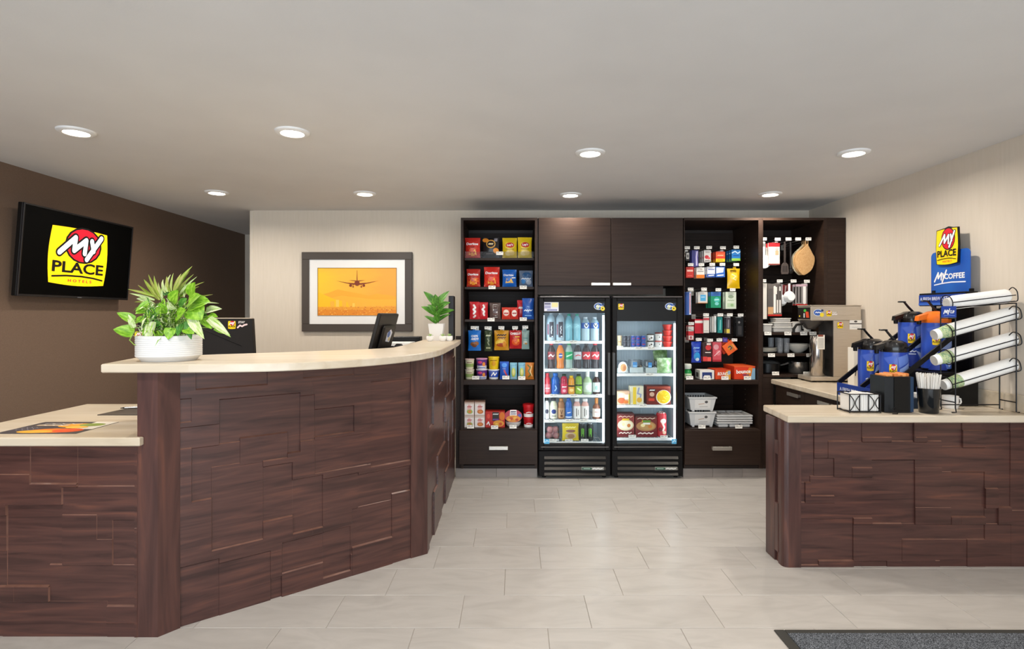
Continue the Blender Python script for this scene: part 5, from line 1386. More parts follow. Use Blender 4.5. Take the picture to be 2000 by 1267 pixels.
bw = [('r', -0.5, 0.0, 0.5, 0.3, '#2a56ac'), scrib(0.72, -0.35, 0.35, 0.07, '#2a4a9a'), ('s', [(-0.3, 0.14), (0.3, 0.18)], 0.12, W_)]
card('toiletry_pack', 'white and blue pack between the orange one and a bluer one', 'toiletry', (1381, 1397, 520, 541), Yb, '#dfe0e6', bw, r2[2], d=0.02, n=2, group=g, gap=0.06)
card('toiletry_pack', 'blue pack with a white slanted patch next to the yellow pouch', 'toiletry', (1398, 1416, 520, 541), Yb - 0.008, '#2f62b4', [('p', [(-0.45, 0.35), (0.3, 0.45), (0.4, 0.92), (-0.45, 0.92)], '#d8dce6'), ('s', [(-0.3, 0.15), (0.3, 0.2)], 0.12, W_)], r2[3], d=0.02, n=2, group=g, gap=0.06)
for k, wh in ((0, 'in front on its peg'), (1, 'second on its peg')):
    t = pouch('candy_pouch', 'large yellow pouch ' + wh + ' on the second peg row', 'candy', (1421, 1446, 524, 563), Yb + 0.012 + k * 0.06, '#dcae12', [('d', 0, 0.6, 0.3, 0.2, '#e8c43a'), ('s', [(-0.15, 0.7), (0.15, 0.6), (-0.1, 0.5), (0.14, 0.42)], 0.08, '#f3e2a0'), ('r', -0.26, 0.8, 0.2, 0.92, '#b88a10')], None, 0.018, g)
    if k == 0:
        build('hang_tab', MB().box(-0.014 + r2[4][0] - t.location.x, 0.014 + r2[4][0] - t.location.x, -0.0008, 0.0008, r2[4][1] - t.location.z - 0.03, r2[4][1] - t.location.z - 0.0036), M('#dcae12', 0.4), t)
r3 = row(U3, [(1349, 565), (1375, 565), (1403, 566), (1431, 566)])
card('toiletry_pack', 'long blue toothbrush card by the fridge on the third peg row', 'toiletry', (1340, 1350, 570, 615), Yb, '#3356a0', [('r', 0.1, 0.02, 0.48, 0.98, '#d8dae4'), ('s', [(0.3, 0.1), (0.25, 0.6), (0.3, 0.92)], 0.14, '#c04a6a')], r3[0], n=2, group=g, gap=0.05)
card('toiletry_pack', 'white pack with a pale blue square on the third peg row', 'toiletry', (1363, 1382, 570, 592), Yb, '#d4cfc6', [('r', -0.25, 0.2, 0.32, 0.75, '#4fa4d0'), ('s', [(-0.15, 0.55), (0.2, 0.55)], 0.06, '#d8ecf4'), ('r', -0.5, 0.0, 0.5, 0.06, '#c8885a')], r3[1], d=0.02, n=2, group=g, gap=0.05)
card('toiletry_pack', 'green pack with a blue header on the third peg row', 'toiletry', (1388, 1408, 570, 601), Yb, '#1c8a62', [('r', -0.5, 0.74, 0.5, 1.0, '#3a68a8'), ('d', 0.1, 0.5, 0.28, 0.16, '#4ab4a8'), ('s', [(-0.1, 0.5), (0.28, 0.52)], 0.07, '#d8f0ea'), ('d', 0.1, 0.26, 0.2, 0.1, '#7ac8c0')], r3[2], d=0.02, n=3, group=g, gap=0.06)
card('toiletry_pack', 'pale green laundry pouch on the third peg row', 'toiletry', (1417, 1438, 570, 603), Yb, '#cdd4bf', [('d', 0, 0.72, 0.26, 0.1, '#8a9a80'), scrib(0.5, -0.3, 0.3, 0.05, '#8aa07a'), ('r', -0.34, 0.1, 0.34, 0.34, '#b4c8a4'), ('d', 0.1, 0.22, 0.14, 0.08, '#8fb07a')], r3[3], d=0.02, n=2, group=g, gap=0.06)
r4 = row(U3, [(1350, 632), (1379, 615), (1407, 615), (1425.5, 615), (1446.5, 615.5)])
card('toiletry_pack', 'red and white pack by the fridge on the fourth peg row', 'toiletry', (1344, 1355, 636, 664), Yb, '#c92a30', [('r', -0.5, 0.62, 0.5, 0.95, '#d8d0c8'), ('s', [(-0.4, 0.75), (0.4, 0.65)], 0.14, '#7a9a8a'), ('r', -0.45, 0.04, 0.45, 0.32, '#d8cfc6'), ('d', 0, 0.18, 0.2, 0.1, '#b4505a')], r4[0], d=0.02, n=2, group=g, gap=0.05)
card('toiletry_pack', 'white-edged pack in front of deep red boxes on the fourth peg row', 'toiletry', (1374, 1385, 619, 650), Yb, '#d8d2c8', [('r', -0.5, 0.8, 0.5, 0.94, '#c0444a'), ('r', -0.4, 0.1, 0.3, 0.16, '#b8b0a6')], r4[1], d=0.012, group=g)
card('toiletry_pack', 'deep stack of red boxes behind the white-edged pack', 'toiletry', (1357, 1374, 623, 651), Yb + 0.03, '#c0182a', [('r', -0.5, 0.72, 0.5, 0.9, '#e2dcd2'), ('r', 0.35, 0.0, 0.5, 0.72, '#d8383c')], None, d=0.16, group=g)
for k in range(3):
    x0 = 1386.5 + k * 4.3
    card('toiletry_card', ('grey card edge next to the red boxes on the fourth peg row', 'pale card edge in the middle of three on the fourth peg row', 'white card edge beside the teal box on the fourth peg row')[k], 'toiletry', (x0, x0 + 3.6, 619 - k, 649), Yb + 0.01 * (3 - k), ('#8a8a86', '#b8b4ac', '#e0dcd6')[k], [('r', -0.3, 0.1, 0.2, 0.9, ('#a4a29c', '#cfcac2', '#c4d4d4')[k])], None, d=0.10, group=g)
card('toiletry_pack', 'narrow teal box on the fourth peg row', 'toiletry', (1402, 1411, 618, 650), Yb, '#23827e', [('s', [(0.0, 0.2), (0.05, 0.8)], 0.2, '#8ad0c8')], r4[2], d=0.04, group=g)
card('toiletry_pack', 'dark card with a small yellow item beside the teal box', 'toiletry', (1418, 1427, 620, 652), Yb, '#4a444a', [('r', -0.4, 0.05, 0.3, 0.3, '#d8c04a'), ('s', [(0.0, 0.4), (0.05, 0.85)], 0.24, '#8a848a')], r4[3], group=g, n=2, gap=0.05)
card('toiletry_pack', 'black comb card on the fourth peg row', 'toiletry', (1438, 1452, 620, 657), Yb, '#141212', [('d', -0.1, 0.75, 0.14, 0.06, '#8a8682'), ('r', -0.3, 0.1, 0.3, 0.55, '#2e2b2b'), ('s', [(-0.1, 0.1), (-0.1, 0.55)], 0.05, '#55504c'), ('s', [(0.1, 0.1), (0.1, 0.55)], 0.05, '#55504c')], r4[4], group=g, n=2, gap=0.06)
r5 = row(U3, [(1365, 663), (1387, 664.5), (1405, 664), (1434.5, 664)])
pouch('candy_bag', 'tall glossy blue wipes bag on the lowest peg row', 'toiletry', (1351, 1370, 667, 708), Yb + 0.012, '#1f3fae', [('d', 0.05, 0.3, 0.34, 0.2, '#3a9ad8'), ('d', 0.1, 0.15, 0.2, 0.08, '#d8e8f4'), scrib(0.7, -0.3, 0.3, 0.08, '#8ab8ec'), scrib(0.55, -0.2, 0.3, 0.06, '#6a9ade')], None, 0.016, g)
t = card('toiletry_pack', 'clear card with red round cases on the lowest peg row', 'toiletry', (1372, 1390, 669, 706), Yb, '#3a2422', [('d', 0.14, 0.74, 0.32, 0.14, '#cf3a3c'), ('r', -0.2, 0.46, 0.4, 0.5, '#e8e0d8'), ('r', -0.45, 0.02, 0.0, 0.26, '#d8403c'), ('r', 0.02, 0.02, 0.42, 0.24, '#e85a50'), ('r', -0.05, 0.88, 0.4, 0.97, '#e8d8d0')], r5[1], group=g, n=2, gap=0.05)
card('toiletry_pack', 'pink and red patterned pack on the lowest peg row', 'toiletry', (1392, 1409, 668, 706), Yb, '#c8505a', [('d', -0.1, 0.75, 0.3, 0.14, '#e0a0a4'), ('d', 0.15, 0.45, 0.26, 0.14, '#d87a80'), ('s', [(-0.3, 0.3), (0.3, 0.55)], 0.08, '#f0d0d0'), ('r', -0.5, 0.0, 0.5, 0.1, '#a82a34')], r5[2], group=g, n=2, gap=0.06)
for k, (x0, y0, wh, ro) in enumerate(((1413, 663, 'in front', 0.62), (1404, 662, 'second', 0.45), (1398, 663, 'third', 0.35))):
    card('toiletry_pack', f'tilted orange pack, {wh} of the fan on the lowest peg row', 'toiletry', (x0 + 8, x0 + 30, y0 + 3, y0 + 25), Yb + 0.012 + k * 0.04, '#e8642a' if k == 0 else '#c8401f', [('d', 0.05, 0.5, 0.26, 0.26, '#c8882a'), ('s', [(-0.1, 0.6), (0.1, 0.62), (0.14, 0.4), (-0.06, 0.36)], 0.08, '#2a2a5a'), ('r', 0.3, 0.1, 0.42, 0.7, '#f09a5a')], None if k else None, d=0.02, group=g, roll=-ro)
card('toiletry_pack', 'small purple pack above the tilted orange fan', 'toiletry', (1412, 1421, 659, 668), Yb + 0.02, '#4a3a8a', [('r', -0.3, 0.4, 0.3, 0.6, '#8a7ac8')], None, group=g)
# on the shelf below the pegs
g = 'laundry goods on the toiletry cabinet shelf'
z = Z3['s1']
Yg = 4.95
bx = at(1337, 1354, 711, 741, Yg, z)
t = thing('soap_bottle', 'green squat detergent bottle with a white cap on the toiletry shelf', 'detergent', (bx[0], Yg + 0.045, z + 0.0007), 0, g)
h = bx[2]
build('body', MB().lathe([(0.034, 0), (0.038, 0.01), (0.038, h * 0.42), (0.030, h * 0.58), (0.018, h * 0.66)], 20, 0), M('#1f8a3f', 0.2, 0, 0, 1, 0.3), t)
build('cap', MB().lathe([(0.030, h * 0.66), (0.036, h * 0.72), (0.036, h * 0.94), (0.028, h)], 20, 0), M('#dfe2d4', 0.4), t)
decal('label', t, 0.07, h * 0.3, [('r', -0.5, 0, 0.5, 1, '#cfe2b4'), scrib(0.5, -0.3, 0.3, 0.1, '#2a7a3a')], lambda x, zz, o: cyl_map(0.0385)(x, zz, o) + Vector((0, 0, 0.01)))
carton('softener_box', 'white box with a navy window frame print on the toiletry shelf', 'laundry box', (1367, 1395, 723, 741.5), Yg, '#e6e1d6', [('r', -0.34, 0.1, 0.34, 0.78, '#28386e'), ('r', -0.2, 0.0, 0.2, 0.45, '#e6e1d6')], z, 0.13, g, side='#d8d2c6', sideshapes=[('r', -0.3, 0.2, 0.2, 0.7, '#5a5450')])
carton('softener_box', 'low orange dryer sheet box with white lettering on the toiletry shelf', 'laundry box', (1397, 1427, 722, 741.5), Yg, '#d8481f', [('p', [(0.0, 0.0), (0.5, 0.0), (0.5, 0.95), (0.25, 0.95)], '#e2a23a'), ('t', 'BOUNCE', 0.02, 0.58, 0.72, 0.34, '#f4ece0', {'bold': 0.03, 'shear': 0.15}), ('d', 0.4, 0.7, 0.1, 0.2, '#9ab0c8')], z, 0.20, g, top='#c8401c')
carton('softener_box', 'large orange dryer sheet box with white lettering on the toiletry shelf', 'laundry box', (1434, 1475, 715, 741.5), Yg, '#dc3f1e', [('p', [(0.1, 0.0), (0.5, 0.0), (0.5, 0.85), (0.32, 0.85)], '#8fb4c8'), ('p', [(0.0, 0.0), (0.28, 0.0), (0.38, 0.9), (0.2, 0.9)], '#e8842a'), ('t', 'bounce', -0.06, 0.60, 0.68, 0.30, '#f6efe6', {'bold': 0.04, 'slope': 0.05}), ('r', -0.1, 0.3, 0.2, 0.36, '#3a4a8a')], z, 0.26, g, top='#e05a2a')
# baskets and cutlery trays on the deck
g = 'plastic baskets on the toiletry cabinet deck'
z = Z3['s2']
m_bask = M('#d7d5d2', 0.45)
bxw = at(1330, 1401, 766, 830, 4.96, z)
def basket(label, x0, x1, z0, h, Y):
    a, b = sx(x0, Y), sx(x1, Y)
    w_ = b - a
    d = 0.30
    t = thing('laundry_basket', label, 'basket', ((a + b) / 2, Y + d / 2, z0 + 0.0007), 0, g)
    mb = MB()
    i, tk = 0.028, 0.004
    # flared walls
    lo = [(-w_ / 2 + i, -d / 2 + i), (w_ / 2 - i, -d / 2 + i), (w_ / 2 - i, d / 2 - i), (-w_ / 2 + i, d / 2 - i)]
    hi = [(-w_ / 2 + 0.008, -d / 2 + 0.008), (w_ / 2 - 0.008, -d / 2 + 0.008), (w_ / 2 - 0.008, d / 2 - 0.008), (-w_ / 2 + 0.008, d / 2 - 0.008)]
    s = lambda p, k: (p[0] * k, p[1] * k)
    vs = [(*p, 0.012) for p in lo] + [(*p, h - 0.012) for p in hi] + [(*s(p, 0.96), h - 0.012) for p in hi] + [(*s(p, 0.96), 0.016) for p in lo]
    fs = [(3, 2, 1, 0), (12, 13, 14, 15)]
    for k in range(4):
        j = (k + 1) % 4
        fs += [(k, j, 4 + j, 4 + k), (8 + k, 8 + j, 12 + j, 12 + k)]
    mb.add(vs, fs)
    build('tub', mb, m_bask, t)
    rm = MB()
    for q in (((-w_ / 2, w_ / 2), (-d / 2, -d / 2 + 0.016)), ((-w_ / 2, w_ / 2), (d / 2 - 0.016, d / 2)), ((-w_ / 2, -w_ / 2 + 0.016), (-d / 2 + 0.016, d / 2 - 0.016)), ((w_ / 2 - 0.016, w_ / 2), (-d / 2 + 0.016, d / 2 - 0.016))):
        rm.box(*q[0], *q[1], h - 0.014, h, 0, 0.003)
    build('rim', rm, m_bask, t)
    hs = MB()
    for k in range(9):
        xx = -w_ / 2 + 0.05 + k * 0.024
        hs.box(xx, xx + 0.010, d / 2 - 0.0245, d / 2 - 0.0225, h * 0.45, h - 0.02)
    build('slot', hs, M('#3a3837', 0.6), t)
    for xx in (-w_ / 2 + 0.04, w_ / 2 - 0.05):
        for y_ in (-d / 2 + 0.03, d / 2 - 0.05):
            build('foot', MB().box(xx, xx + 0.02, y_, y_ + 0.02, 0, 0.012), m_bask, t)
    fm = lambda x, zz, o: (x, -d / 2 + i - (zz - 0.012) * (i - 0.008) / (h - 0.024) - 0.001 - o, zz)
    decal('sticker', t, w_ * 0.62, h, [('r', -0.42, 0.2, 0.46, 0.82, '#e6e2dc'), ('d', 0.22, 0.66, 0.09, 0.09, '#5a5654'), ('s', [(-0.2, 0.5), (0.1, 0.55)], 0.04, '#c8a890'), ('s', [(-0.15, 0.32), (0.3, 0.34)], 0.03, '#b4aeaa')], fm)
    return t
hb = 0.115
basket('grey white plastic basket, lower of the stacked pair on the deck', 1345, 1400, z, 0.135, 4.955)
basket('grey white plastic basket, topmost of the stacked pair on the deck', 1345, 1401, z + 0.1355, 0.13, 4.955)
zb_ = z
g = 'cutlery trays on the toiletry cabinet deck'
a, b = sx(1401, 4.955), sx(1470, 4.955)
for k in range(4):
    w_, d, h = b - a, 0.24, 0.05
    z0 = z + k * 0.021
    t = thing('cutlery_tray', 'pale grey plastic cutlery tray, ' + ('lowest', 'second up', 'third up', 'topmost')[k] + ' of the stack on the deck', 'cutlery tray', ((a + b) / 2 + 0.002 * (k % 2), 4.955 + d / 2, z0 + 0.0007), 0, g)
    mb = MB()
    if k == 0:
        for q in range(3):
            xx = -w_ / 2 + 0.01 + q * (w_ - 0.02) / 3
            mb.box(xx + 0.006, xx + (w_ - 0.02) / 3 - 0.006, -d / 2 + 0.01, d / 2 - 0.01, 0, 0.03, 0, 0.006)
        build('well', mb, m_bask, t)
    rm = MB()
    zt = 0.046
    for q in (((-w_ / 2, w_ / 2), (-d / 2, -d / 2 + 0.01)), ((-w_ / 2, w_ / 2), (d / 2 - 0.01, d / 2)), ((-w_ / 2, -w_ / 2 + 0.01), (-d / 2 + 0.01, d / 2 - 0.01)), ((w_ / 2 - 0.01, w_ / 2), (-d / 2 + 0.01, d / 2 - 0.01))):
        rm.box(*q[0], *q[1], zt - 0.016, zt, 0, 0.003)
    build('rim', rm, m_bask, t)
    build('floor_plate', MB().box(-w_ / 2 + 0.01, w_ / 2 - 0.01, -d / 2 + 0.01, d / 2 - 0.01, zt - 0.016, zt - 0.012), M('#c4c2bf', 0.5), t)
    if k == 3:
        for q in range(1, 4):
            xx = -w_ / 2 + w_ * q / 4
            build('divider', MB().box(xx - 0.004, xx + 0.004, -d / 2 + 0.01, d / 2 - 0.01, zt - 0.012, zt - 0.001, 0, 0.002), m_bask, t)

# ------------------------------------------------------------------ kitchenware on pegs
g = 'kitchen utensils on pegs'
Yb4 = 5.0
q1 = row(U4, [(1492, 467), (1519, 467.5), (1540, 467), (1559, 467), (1579, 467)], 4.985)
bx = at(1487, 1500, 487, 535, Yb4)
t = thing('hanging_plate', 'white round scrub pad pack half hidden behind the cabinet divider', 'kitchen pack', (sx(1491, Yb4) + 0.015, Yb4 + 0.02, bx[3]), 0, g)
build('disc', MB().lathe([(0.0001, -0.006), (0.055, -0.006), (0.06, 0), (0.055, 0.006), (0.0001, 0.006)], 24, 0), m_white, t, (0, 0, 0.11), (pi / 2, 0, 0))
build('hang_tab', MB().box(-0.01, 0.01, -0.001, 0.001, 0.165, q1[0][1] - bx[3] - 0.0036), m_tag, t)
card('utensil_pack', 'white brush pack with a red header on the topmost utensil row', 'kitchen pack', (1501, 1523, 474, 517), Yb4, '#d9cdc2', [('r', -0.5, 0.82, 0.5, 1.0, '#c8242a'), ('s', [(-0.25, 0.08), (-0.25, 0.75)], 0.1, '#efe9e2'), ('s', [(0.0, 0.08), (0.0, 0.75)], 0.1, '#f2ede6'), ('r', 0.1, 0.45, 0.4, 0.64, '#b89a78'), ('d', 0.24, 0.72, 0.16, 0.08, '#a8a29a'), ('r', -0.5, 0.0, 0.5, 0.05, '#8a3a34')], q1[1], d=0.02, n=2, group=g, gap=0.05)
m_util = M('#3a3330', 0.4)
def hanging(name, label, cat, mb, mats, x, y, Y, gg=g):
    p = S(x, y, Y)
    t = thing(name, label, cat, (p.x, Y, p.z), 0, gg)
    return t
p = S(1535, 535, Yb4)
t = thing('slotted_turner', 'dark brown slotted turner hanging on the topmost utensil row', 'utensil', (p.x, Yb4 + 0.02, p.z), 0, g)
hz = q1[2][1] - p.z
build('handle', MB().box(-0.009, 0.009, -0.004, 0.004, 0.10, hz - 0.0036, 0, 0.003), m_util, t)
bl_ = MB().prism([(-0.03, 0.0), (0.03, 0.0), (0.036, 0.02), (0.030, 0.085), (0.01, 0.105), (-0.01, 0.105), (-0.030, 0.085), (-0.036, 0.02)], -0.002, 0.002, 0, 0.001)
bl_.move(0, Matrix(((1, 0, 0, 0), (0, 0, 1, 0), (0, 1, 0, 0), (0, 0, 0, 1))))
build('blade', bl_, M('#4a403c', 0.4), t)
for k in (-1, 0, 1):
    build('slit', MB().box(k * 0.016 - 0.003, k * 0.016 + 0.003, -0.0032, -0.002, 0.02, 0.075), M('#171312', 0.5), t)
for k, (x, wh) in enumerate(((1549, 'black ladle hanging behind the slotted turner'), (1556, 'grey-handled serving spoon hanging beside the tan pot holder'))):
    p = S(x, 535 - 6 * k, Yb4)
    t = thing('ladle', wh, 'utensil', (p.x, Yb4 + 0.05 + 0.06 * k, p.z), 0, g)
    hz = q1[3][1] - p.z
    build('handle', MB().tube([(0, 0, 0.055), (0, -0.006, 0.1), (0, 0, hz - 0.0036)], [0.006, 0.007, 0.008], 8), M('#5a524e' if k else '#2a2523', 0.35), t)
    build('bowl', MB().lathe([(0.0001, 0), (0.02, 0.006), (0.032, 0.024), (0.034, 0.045), (0.030, 0.045), (0.0001, 0.012)], 16, 0, (0, 0, 0), 0.8 + 0.0 * k, 0.9), M('#1d1a19', 0.3), t)
# pot holders
m_tan = tex_noise('tan_quilted_cloth', [(0.3, '#b88a56'), (0.7, '#caa06c')], 90, (1, 1, 1), 3, 0.9, 0.3)
for k, (dx, wh) in enumerate(((0, 'tan round quilted pot holder in front on its peg'), (-4, 'tan round quilted pot holder second on its peg'), (-8, 'pale round pot holder third on its peg'))):
    Yk = Yb4 + 0.012 + k * 0.03
    pts = [(1553, 510), (1556, 497), (1567, 486), (1575, 478), (1578, 478), (1587, 495), (1591, 503), (1590, 515), (1584, 528), (1573, 536), (1566, 536), (1556, 524)]
    pl = [S(x + dx, y, Yk) for x, y in pts]
    c0 = S(1573 + dx, 536, Yk)
    t = thing('pot_holder', wh, 'pot holder', (c0.x, Yk, c0.z), 0, g)
    sp = spline([(q.x - c0.x, q.z - c0.z) for q in pl + [pl[0]]], 3)[:-1]
    mb = MB().prism(sp, -0.005, 0.005, 0, 0.003)
    mb.move(0, Matrix(((1, 0, 0, 0), (0, 0, 1, 0), (0, 1, 0, 0), (0, 0, 0, 1))))
    build('pad', mb, m_tan if k < 2 else M('#d8c8a8', 0.9), t)
    zl = pl[3].z - c0.z
    build('loop', MB().tube([(q1[4][0] - c0.x - 0.012, 0, zl - 0.008), (q1[4][0] - c0.x - 0.012, 0, q1[4][1] - c0.z + 0.0075), (q1[4][0] - c0.x + 0.010, 0, q1[4][1] - c0.z + 0.0075), (q1[4][0] - c0.x + 0.010, 0, zl - 0.008)], 0.003, 6), m_tan, t)
q2 = row(U4, [(1491, 548.5), (1523, 549), (1550, 549), (1576, 549.5)], 4.985)
card('utensil_pack', 'long white foil roll pack beside the divider on the second utensil row', 'kitchen pack', (1488.5, 1498, 553, 623), Yb4, '#dcd4c6', [('r', -0.3, 0.05, 0.3, 0.95, '#e6dfd3')], q2[0], d=0.03, group=g)
ut = [('r', -0.5, 0.0, 0.5, 0.05, '#c22a20'), ('r', -0.5, 0.06, -0.12, 0.28, '#cfa070'), ('r', -0.46, 0.3, -0.16, 0.85, '#5a5450'), ('s', [(-0.02, 0.12), (-0.02, 0.9)], 0.16, '#eee9e0'), ('s', [(0.18, 0.12), (0.18, 0.6)], 0.10, '#e6dfd4'), ('s', [(0.36, 0.12), (0.36, 0.9)], 0.10, '#efe9e0'), ('r', 0.12, 0.5, 0.24, 0.78, '#4a4542'), ('r', 0.3, 0.5, 0.42, 0.78, '#4a4542'), ('r', -0.1, 0.68, 0.14, 0.9, '#e6dfd4')]
card('utensil_pack', 'white kitchen utensil set on a card with a red base', 'kitchen pack', (1500, 1527, 554, 617), Yb4, '#6a625c', ut, q2[1], group=g, n=2, gap=0.05)
p = S(1545, 592, Yb4)
for k, (x, y, wh) in enumerate(((1546.5, 590, 'white measuring cup hanging in front on the utensil pegs'), (1536, 597, 'white measuring cup hanging behind the front one'))):
    p = S(x, y, Yb4)
    t = thing('measuring_cup', wh, 'measuring cup', (p.x, Yb4 + 0.03 + 0.05 * k, p.z), 0, g)
    build('cup', MB().lathe([(0.030, 0.02), (0.046, -0.018), (0.050, -0.020), (0.052, -0.016), (0.034, 0.024), (0.0001, 0.024)], 22, 0), m_white, t, (0, 0, 0.05), (pi / 2, 0, 0))
    build('handle', MB().box(-0.01, 0.01, 0.012, 0.018, 0.09, q2[2][1] - p.z - 0.0036, 0, 0.003), m_white, t)
card('utensil_pack', 'red carded whisk behind the measuring cups', 'kitchen pack', (1527, 1553, 556, 583), Yb4 + 0.12, '#8a3a3a', [('s', [(-0.3, 0.1), (-0.2, 0.9)], 0.08, '#d8c8c0'), ('s', [(0.2, 0.1), (0.1, 0.9)], 0.08, '#c8b8b4')], None, group=g)
kn = [('r', -0.5, 0.0, 0.5, 0.06, '#c02a24'), ('s', [(-0.36, 0.14), (-0.36, 0.85)], 0.12, '#2a2624'), ('s', [(-0.1, 0.14), (-0.1, 0.85)], 0.12, '#2f2a28'), ('s', [(0.24, 0.12), (0.24, 0.88)], 0.24, '#efebe4'), ('r', -0.5, 0.9, 0.5, 1.0, '#c8a8b0')]
card('utensil_pack', 'knife pack with dark handles and a red base on the second utensil row', 'kitchen pack', (1554, 1577, 555, 596), Yb4, '#8a8480', kn, q2[3], group=g, n=2, gap=0.05)

# ------------------------------------------------------------------ kitchenware on shelves
m_cream = M('#e9e2d4', 0.3)
Yk = 4.96
g = 'food containers on the kitchenware shelf'
z = Z4['a']
def cont(label, x0, x1, yt, zz, d=0.12, col='#d5cfc6'):
    cx, w_, h_, _ = at(x0, x1, yt, 649, Yk, zz)
    t = thing('food_container', label, 'container', (cx, Yk + d / 2, zz + 0.0007), 0, g)
    build('base', MB().box(-w_ / 2 + 0.004, w_ / 2 - 0.004, -d / 2 + 0.004, d / 2 - 0.004, 0, h_ * 0.82, 0, 0.006), M(col, 0.15, 0, 0, 0.8), t)
    build('lid', MB().box(-w_ / 2, w_ / 2, -d / 2, d / 2, h_ * 0.82, h_, 0, 0.003), M('#e4dfd6', 0.3), t)
    return zz + h_
cont('low clear food container beside the divider on the upper kitchen shelf', 1491, 1509, 632, z)
zz = cont('wide clear food container, bottom of the stack on the upper kitchen shelf', 1511, 1549, 638, z)
zz2 = cont('wide clear food container, middle of the stack on the upper kitchen shelf', 1512, 1548, 629, zz + 0.0005)
cont('small clear food container, topmost of the stack on the upper kitchen shelf', 1515, 1546, 621, zz2 + 0.0005)
tub('storage_tub', 'white storage tub next to the clear stack on the upper kitchen shelf', 'container', (1551, 1569, 628, 649), Yk, '#e6e1d8', [], z, g, taper=0.95, lid='#dcd6cc')
bx = at(1570, 1590, 628, 649, Yk, z)
t = thing('electric_kettle', 'white kettle with a black handle behind the coffee brewer head', 'kettle', (bx[0], Yk + 0.06, z + 0.0007), 0)
build('body', MB().lathe([(0.04, 0), (0.045, 0.01), (0.036, bx[2] * 0.85), (0.02, bx[2])], 20, 0), m_cream, t)
build('handle', MB().tube([(-0.03, -0.03, bx[2]), (-0.055, -0.035, bx[2] * 0.8), (-0.055, -0.035, bx[2] * 0.25), (-0.035, -0.03, 0.02)], 0.008, 8), m_black, t)
g = 'crockery on the middle kitchen shelf'
z = Z4['b']
prof_pl = [(0.0001, 0.004), (0.05, 0.004), (0.085, 0.013), (0.088, 0.016), (0.085, 0.017), (0.052, 0.008), (0.0001, 0.007)]
pc = sx(1502, Yk)
for k in range(4):
    t = thing('dinner_plate', 'cream plate, ' + ('lowest', 'second', 'third', 'topmost')[k] + ' of four stacked on the middle kitchen shelf', 'plate', (max(pc, kx0 + 0.105), Yk + 0.095, z + 0.0007 + k * 0.0095), 0, g)
    build('plate', MB().lathe(prof_pl, 32, 0), m_cream, t)
m_dglass = M('#c4c6c8', 0.06, 0, 0, 0.2)
for k, (x, y) in enumerate(((1522, 0.16), (1529, 0.05), (1541.5, 0.05), (1536, 0.16))):
    h_ = 0.13
    t = thing('drinking_glass', 'clear tumbler ' + ('behind the plate stack', 'in front beside the plates', 'in front beside the bowls', 'behind the two front tumblers') + '' if False else 'clear tumbler ' + ('behind the stack of plates', 'in front, next to the plates', 'in front, next to the bowls', 'behind the two front ones')[k] + ' on the middle shelf', 'tumbler', (sx(x, Yk), Yk + y, z + 0.0007), 0, g)
    build('glass', MB().lathe([(0.0001, 0.001), (0.022, 0.001), (0.027, h_), (0.025, h_), (0.0205, 0.012), (0.0001, 0.012)], 20, 0), m_dglass, t)
for k in range(2):
    t = thing('serving_bowl', 'wide cream bowl, ' + ('lower', 'upper')[k] + ' of the nested pair on the middle kitchen shelf', 'bowl', (sx(1569.5, Yk), Yk + 0.10, z + 0.0007 + k * 0.0135), 0, g)
    build('bowl', MB().lathe([(0.0001, 0.003), (0.035, 0.0), (0.04, 0.004), (0.075, 0.03), (0.094, 0.064), (0.092, 0.066), (0.072, 0.034), (0.036, 0.008), (0.0001, 0.007)], 32, 0), m_cream, t)
z = Z4['c']
t = thing('cooking_pot', 'black cooking pot with a glass lid on the lowest kitchen shelf', 'pot', (max(sx(1512, Yk), kx0 + 0.118), Yk + 0.12, z + 0.0007), 0)
build('body', MB().lathe([(0.09, 0), (0.098, 0.008), (0.10, 0.085), (0.104, 0.088), (0.0001, 0.086)], 32, 0), M('#161515', 0.3), t)
build('lid', MB().lathe([(0.103, 0.089), (0.08, 0.104), (0.03, 0.112), (0.0001, 0.113)], 32, 0), M('#8a8a88', 0.12, 0.6), t)
build('lid_knob', MB().lathe([(0.008, 0.112), (0.016, 0.122), (0.014, 0.13), (0.0001, 0.131)], 16, 0), m_black, t)
build('handle', MB().tube([(0.095, -0.04, 0.07), (0.125, -0.06, 0.082), (0.148, -0.078, 0.095)], [0.006, 0.008, 0.009], 8), M('#c9c4bc', 0.2, 0.8), t)
t = thing('saucepan', 'stainless steel saucepan on the lowest kitchen shelf', 'pot', (sx(1570, Yk), Yk + 0.10, z + 0.0007), 0)
build('body', MB().lathe([(0.075, 0), (0.082, 0.008), (0.084, 0.10), (0.087, 0.103), (0.082, 0.103), (0.078, 0.012), (0.0001, 0.012)], 32, 0), M('#c6c0b8', 0.2, 0.9), t)
build('lid', MB().lathe([(0.087, 0.1035), (0.06, 0.112), (0.0001, 0.115)], 32, 0), M('#55524f', 0.15, 0.7), t)
build('handle', MB().tube([(-0.078, -0.03, 0.09), (-0.09, -0.06, 0.10), (-0.095, -0.08, 0.105)], 0.007, 8), m_black, t)

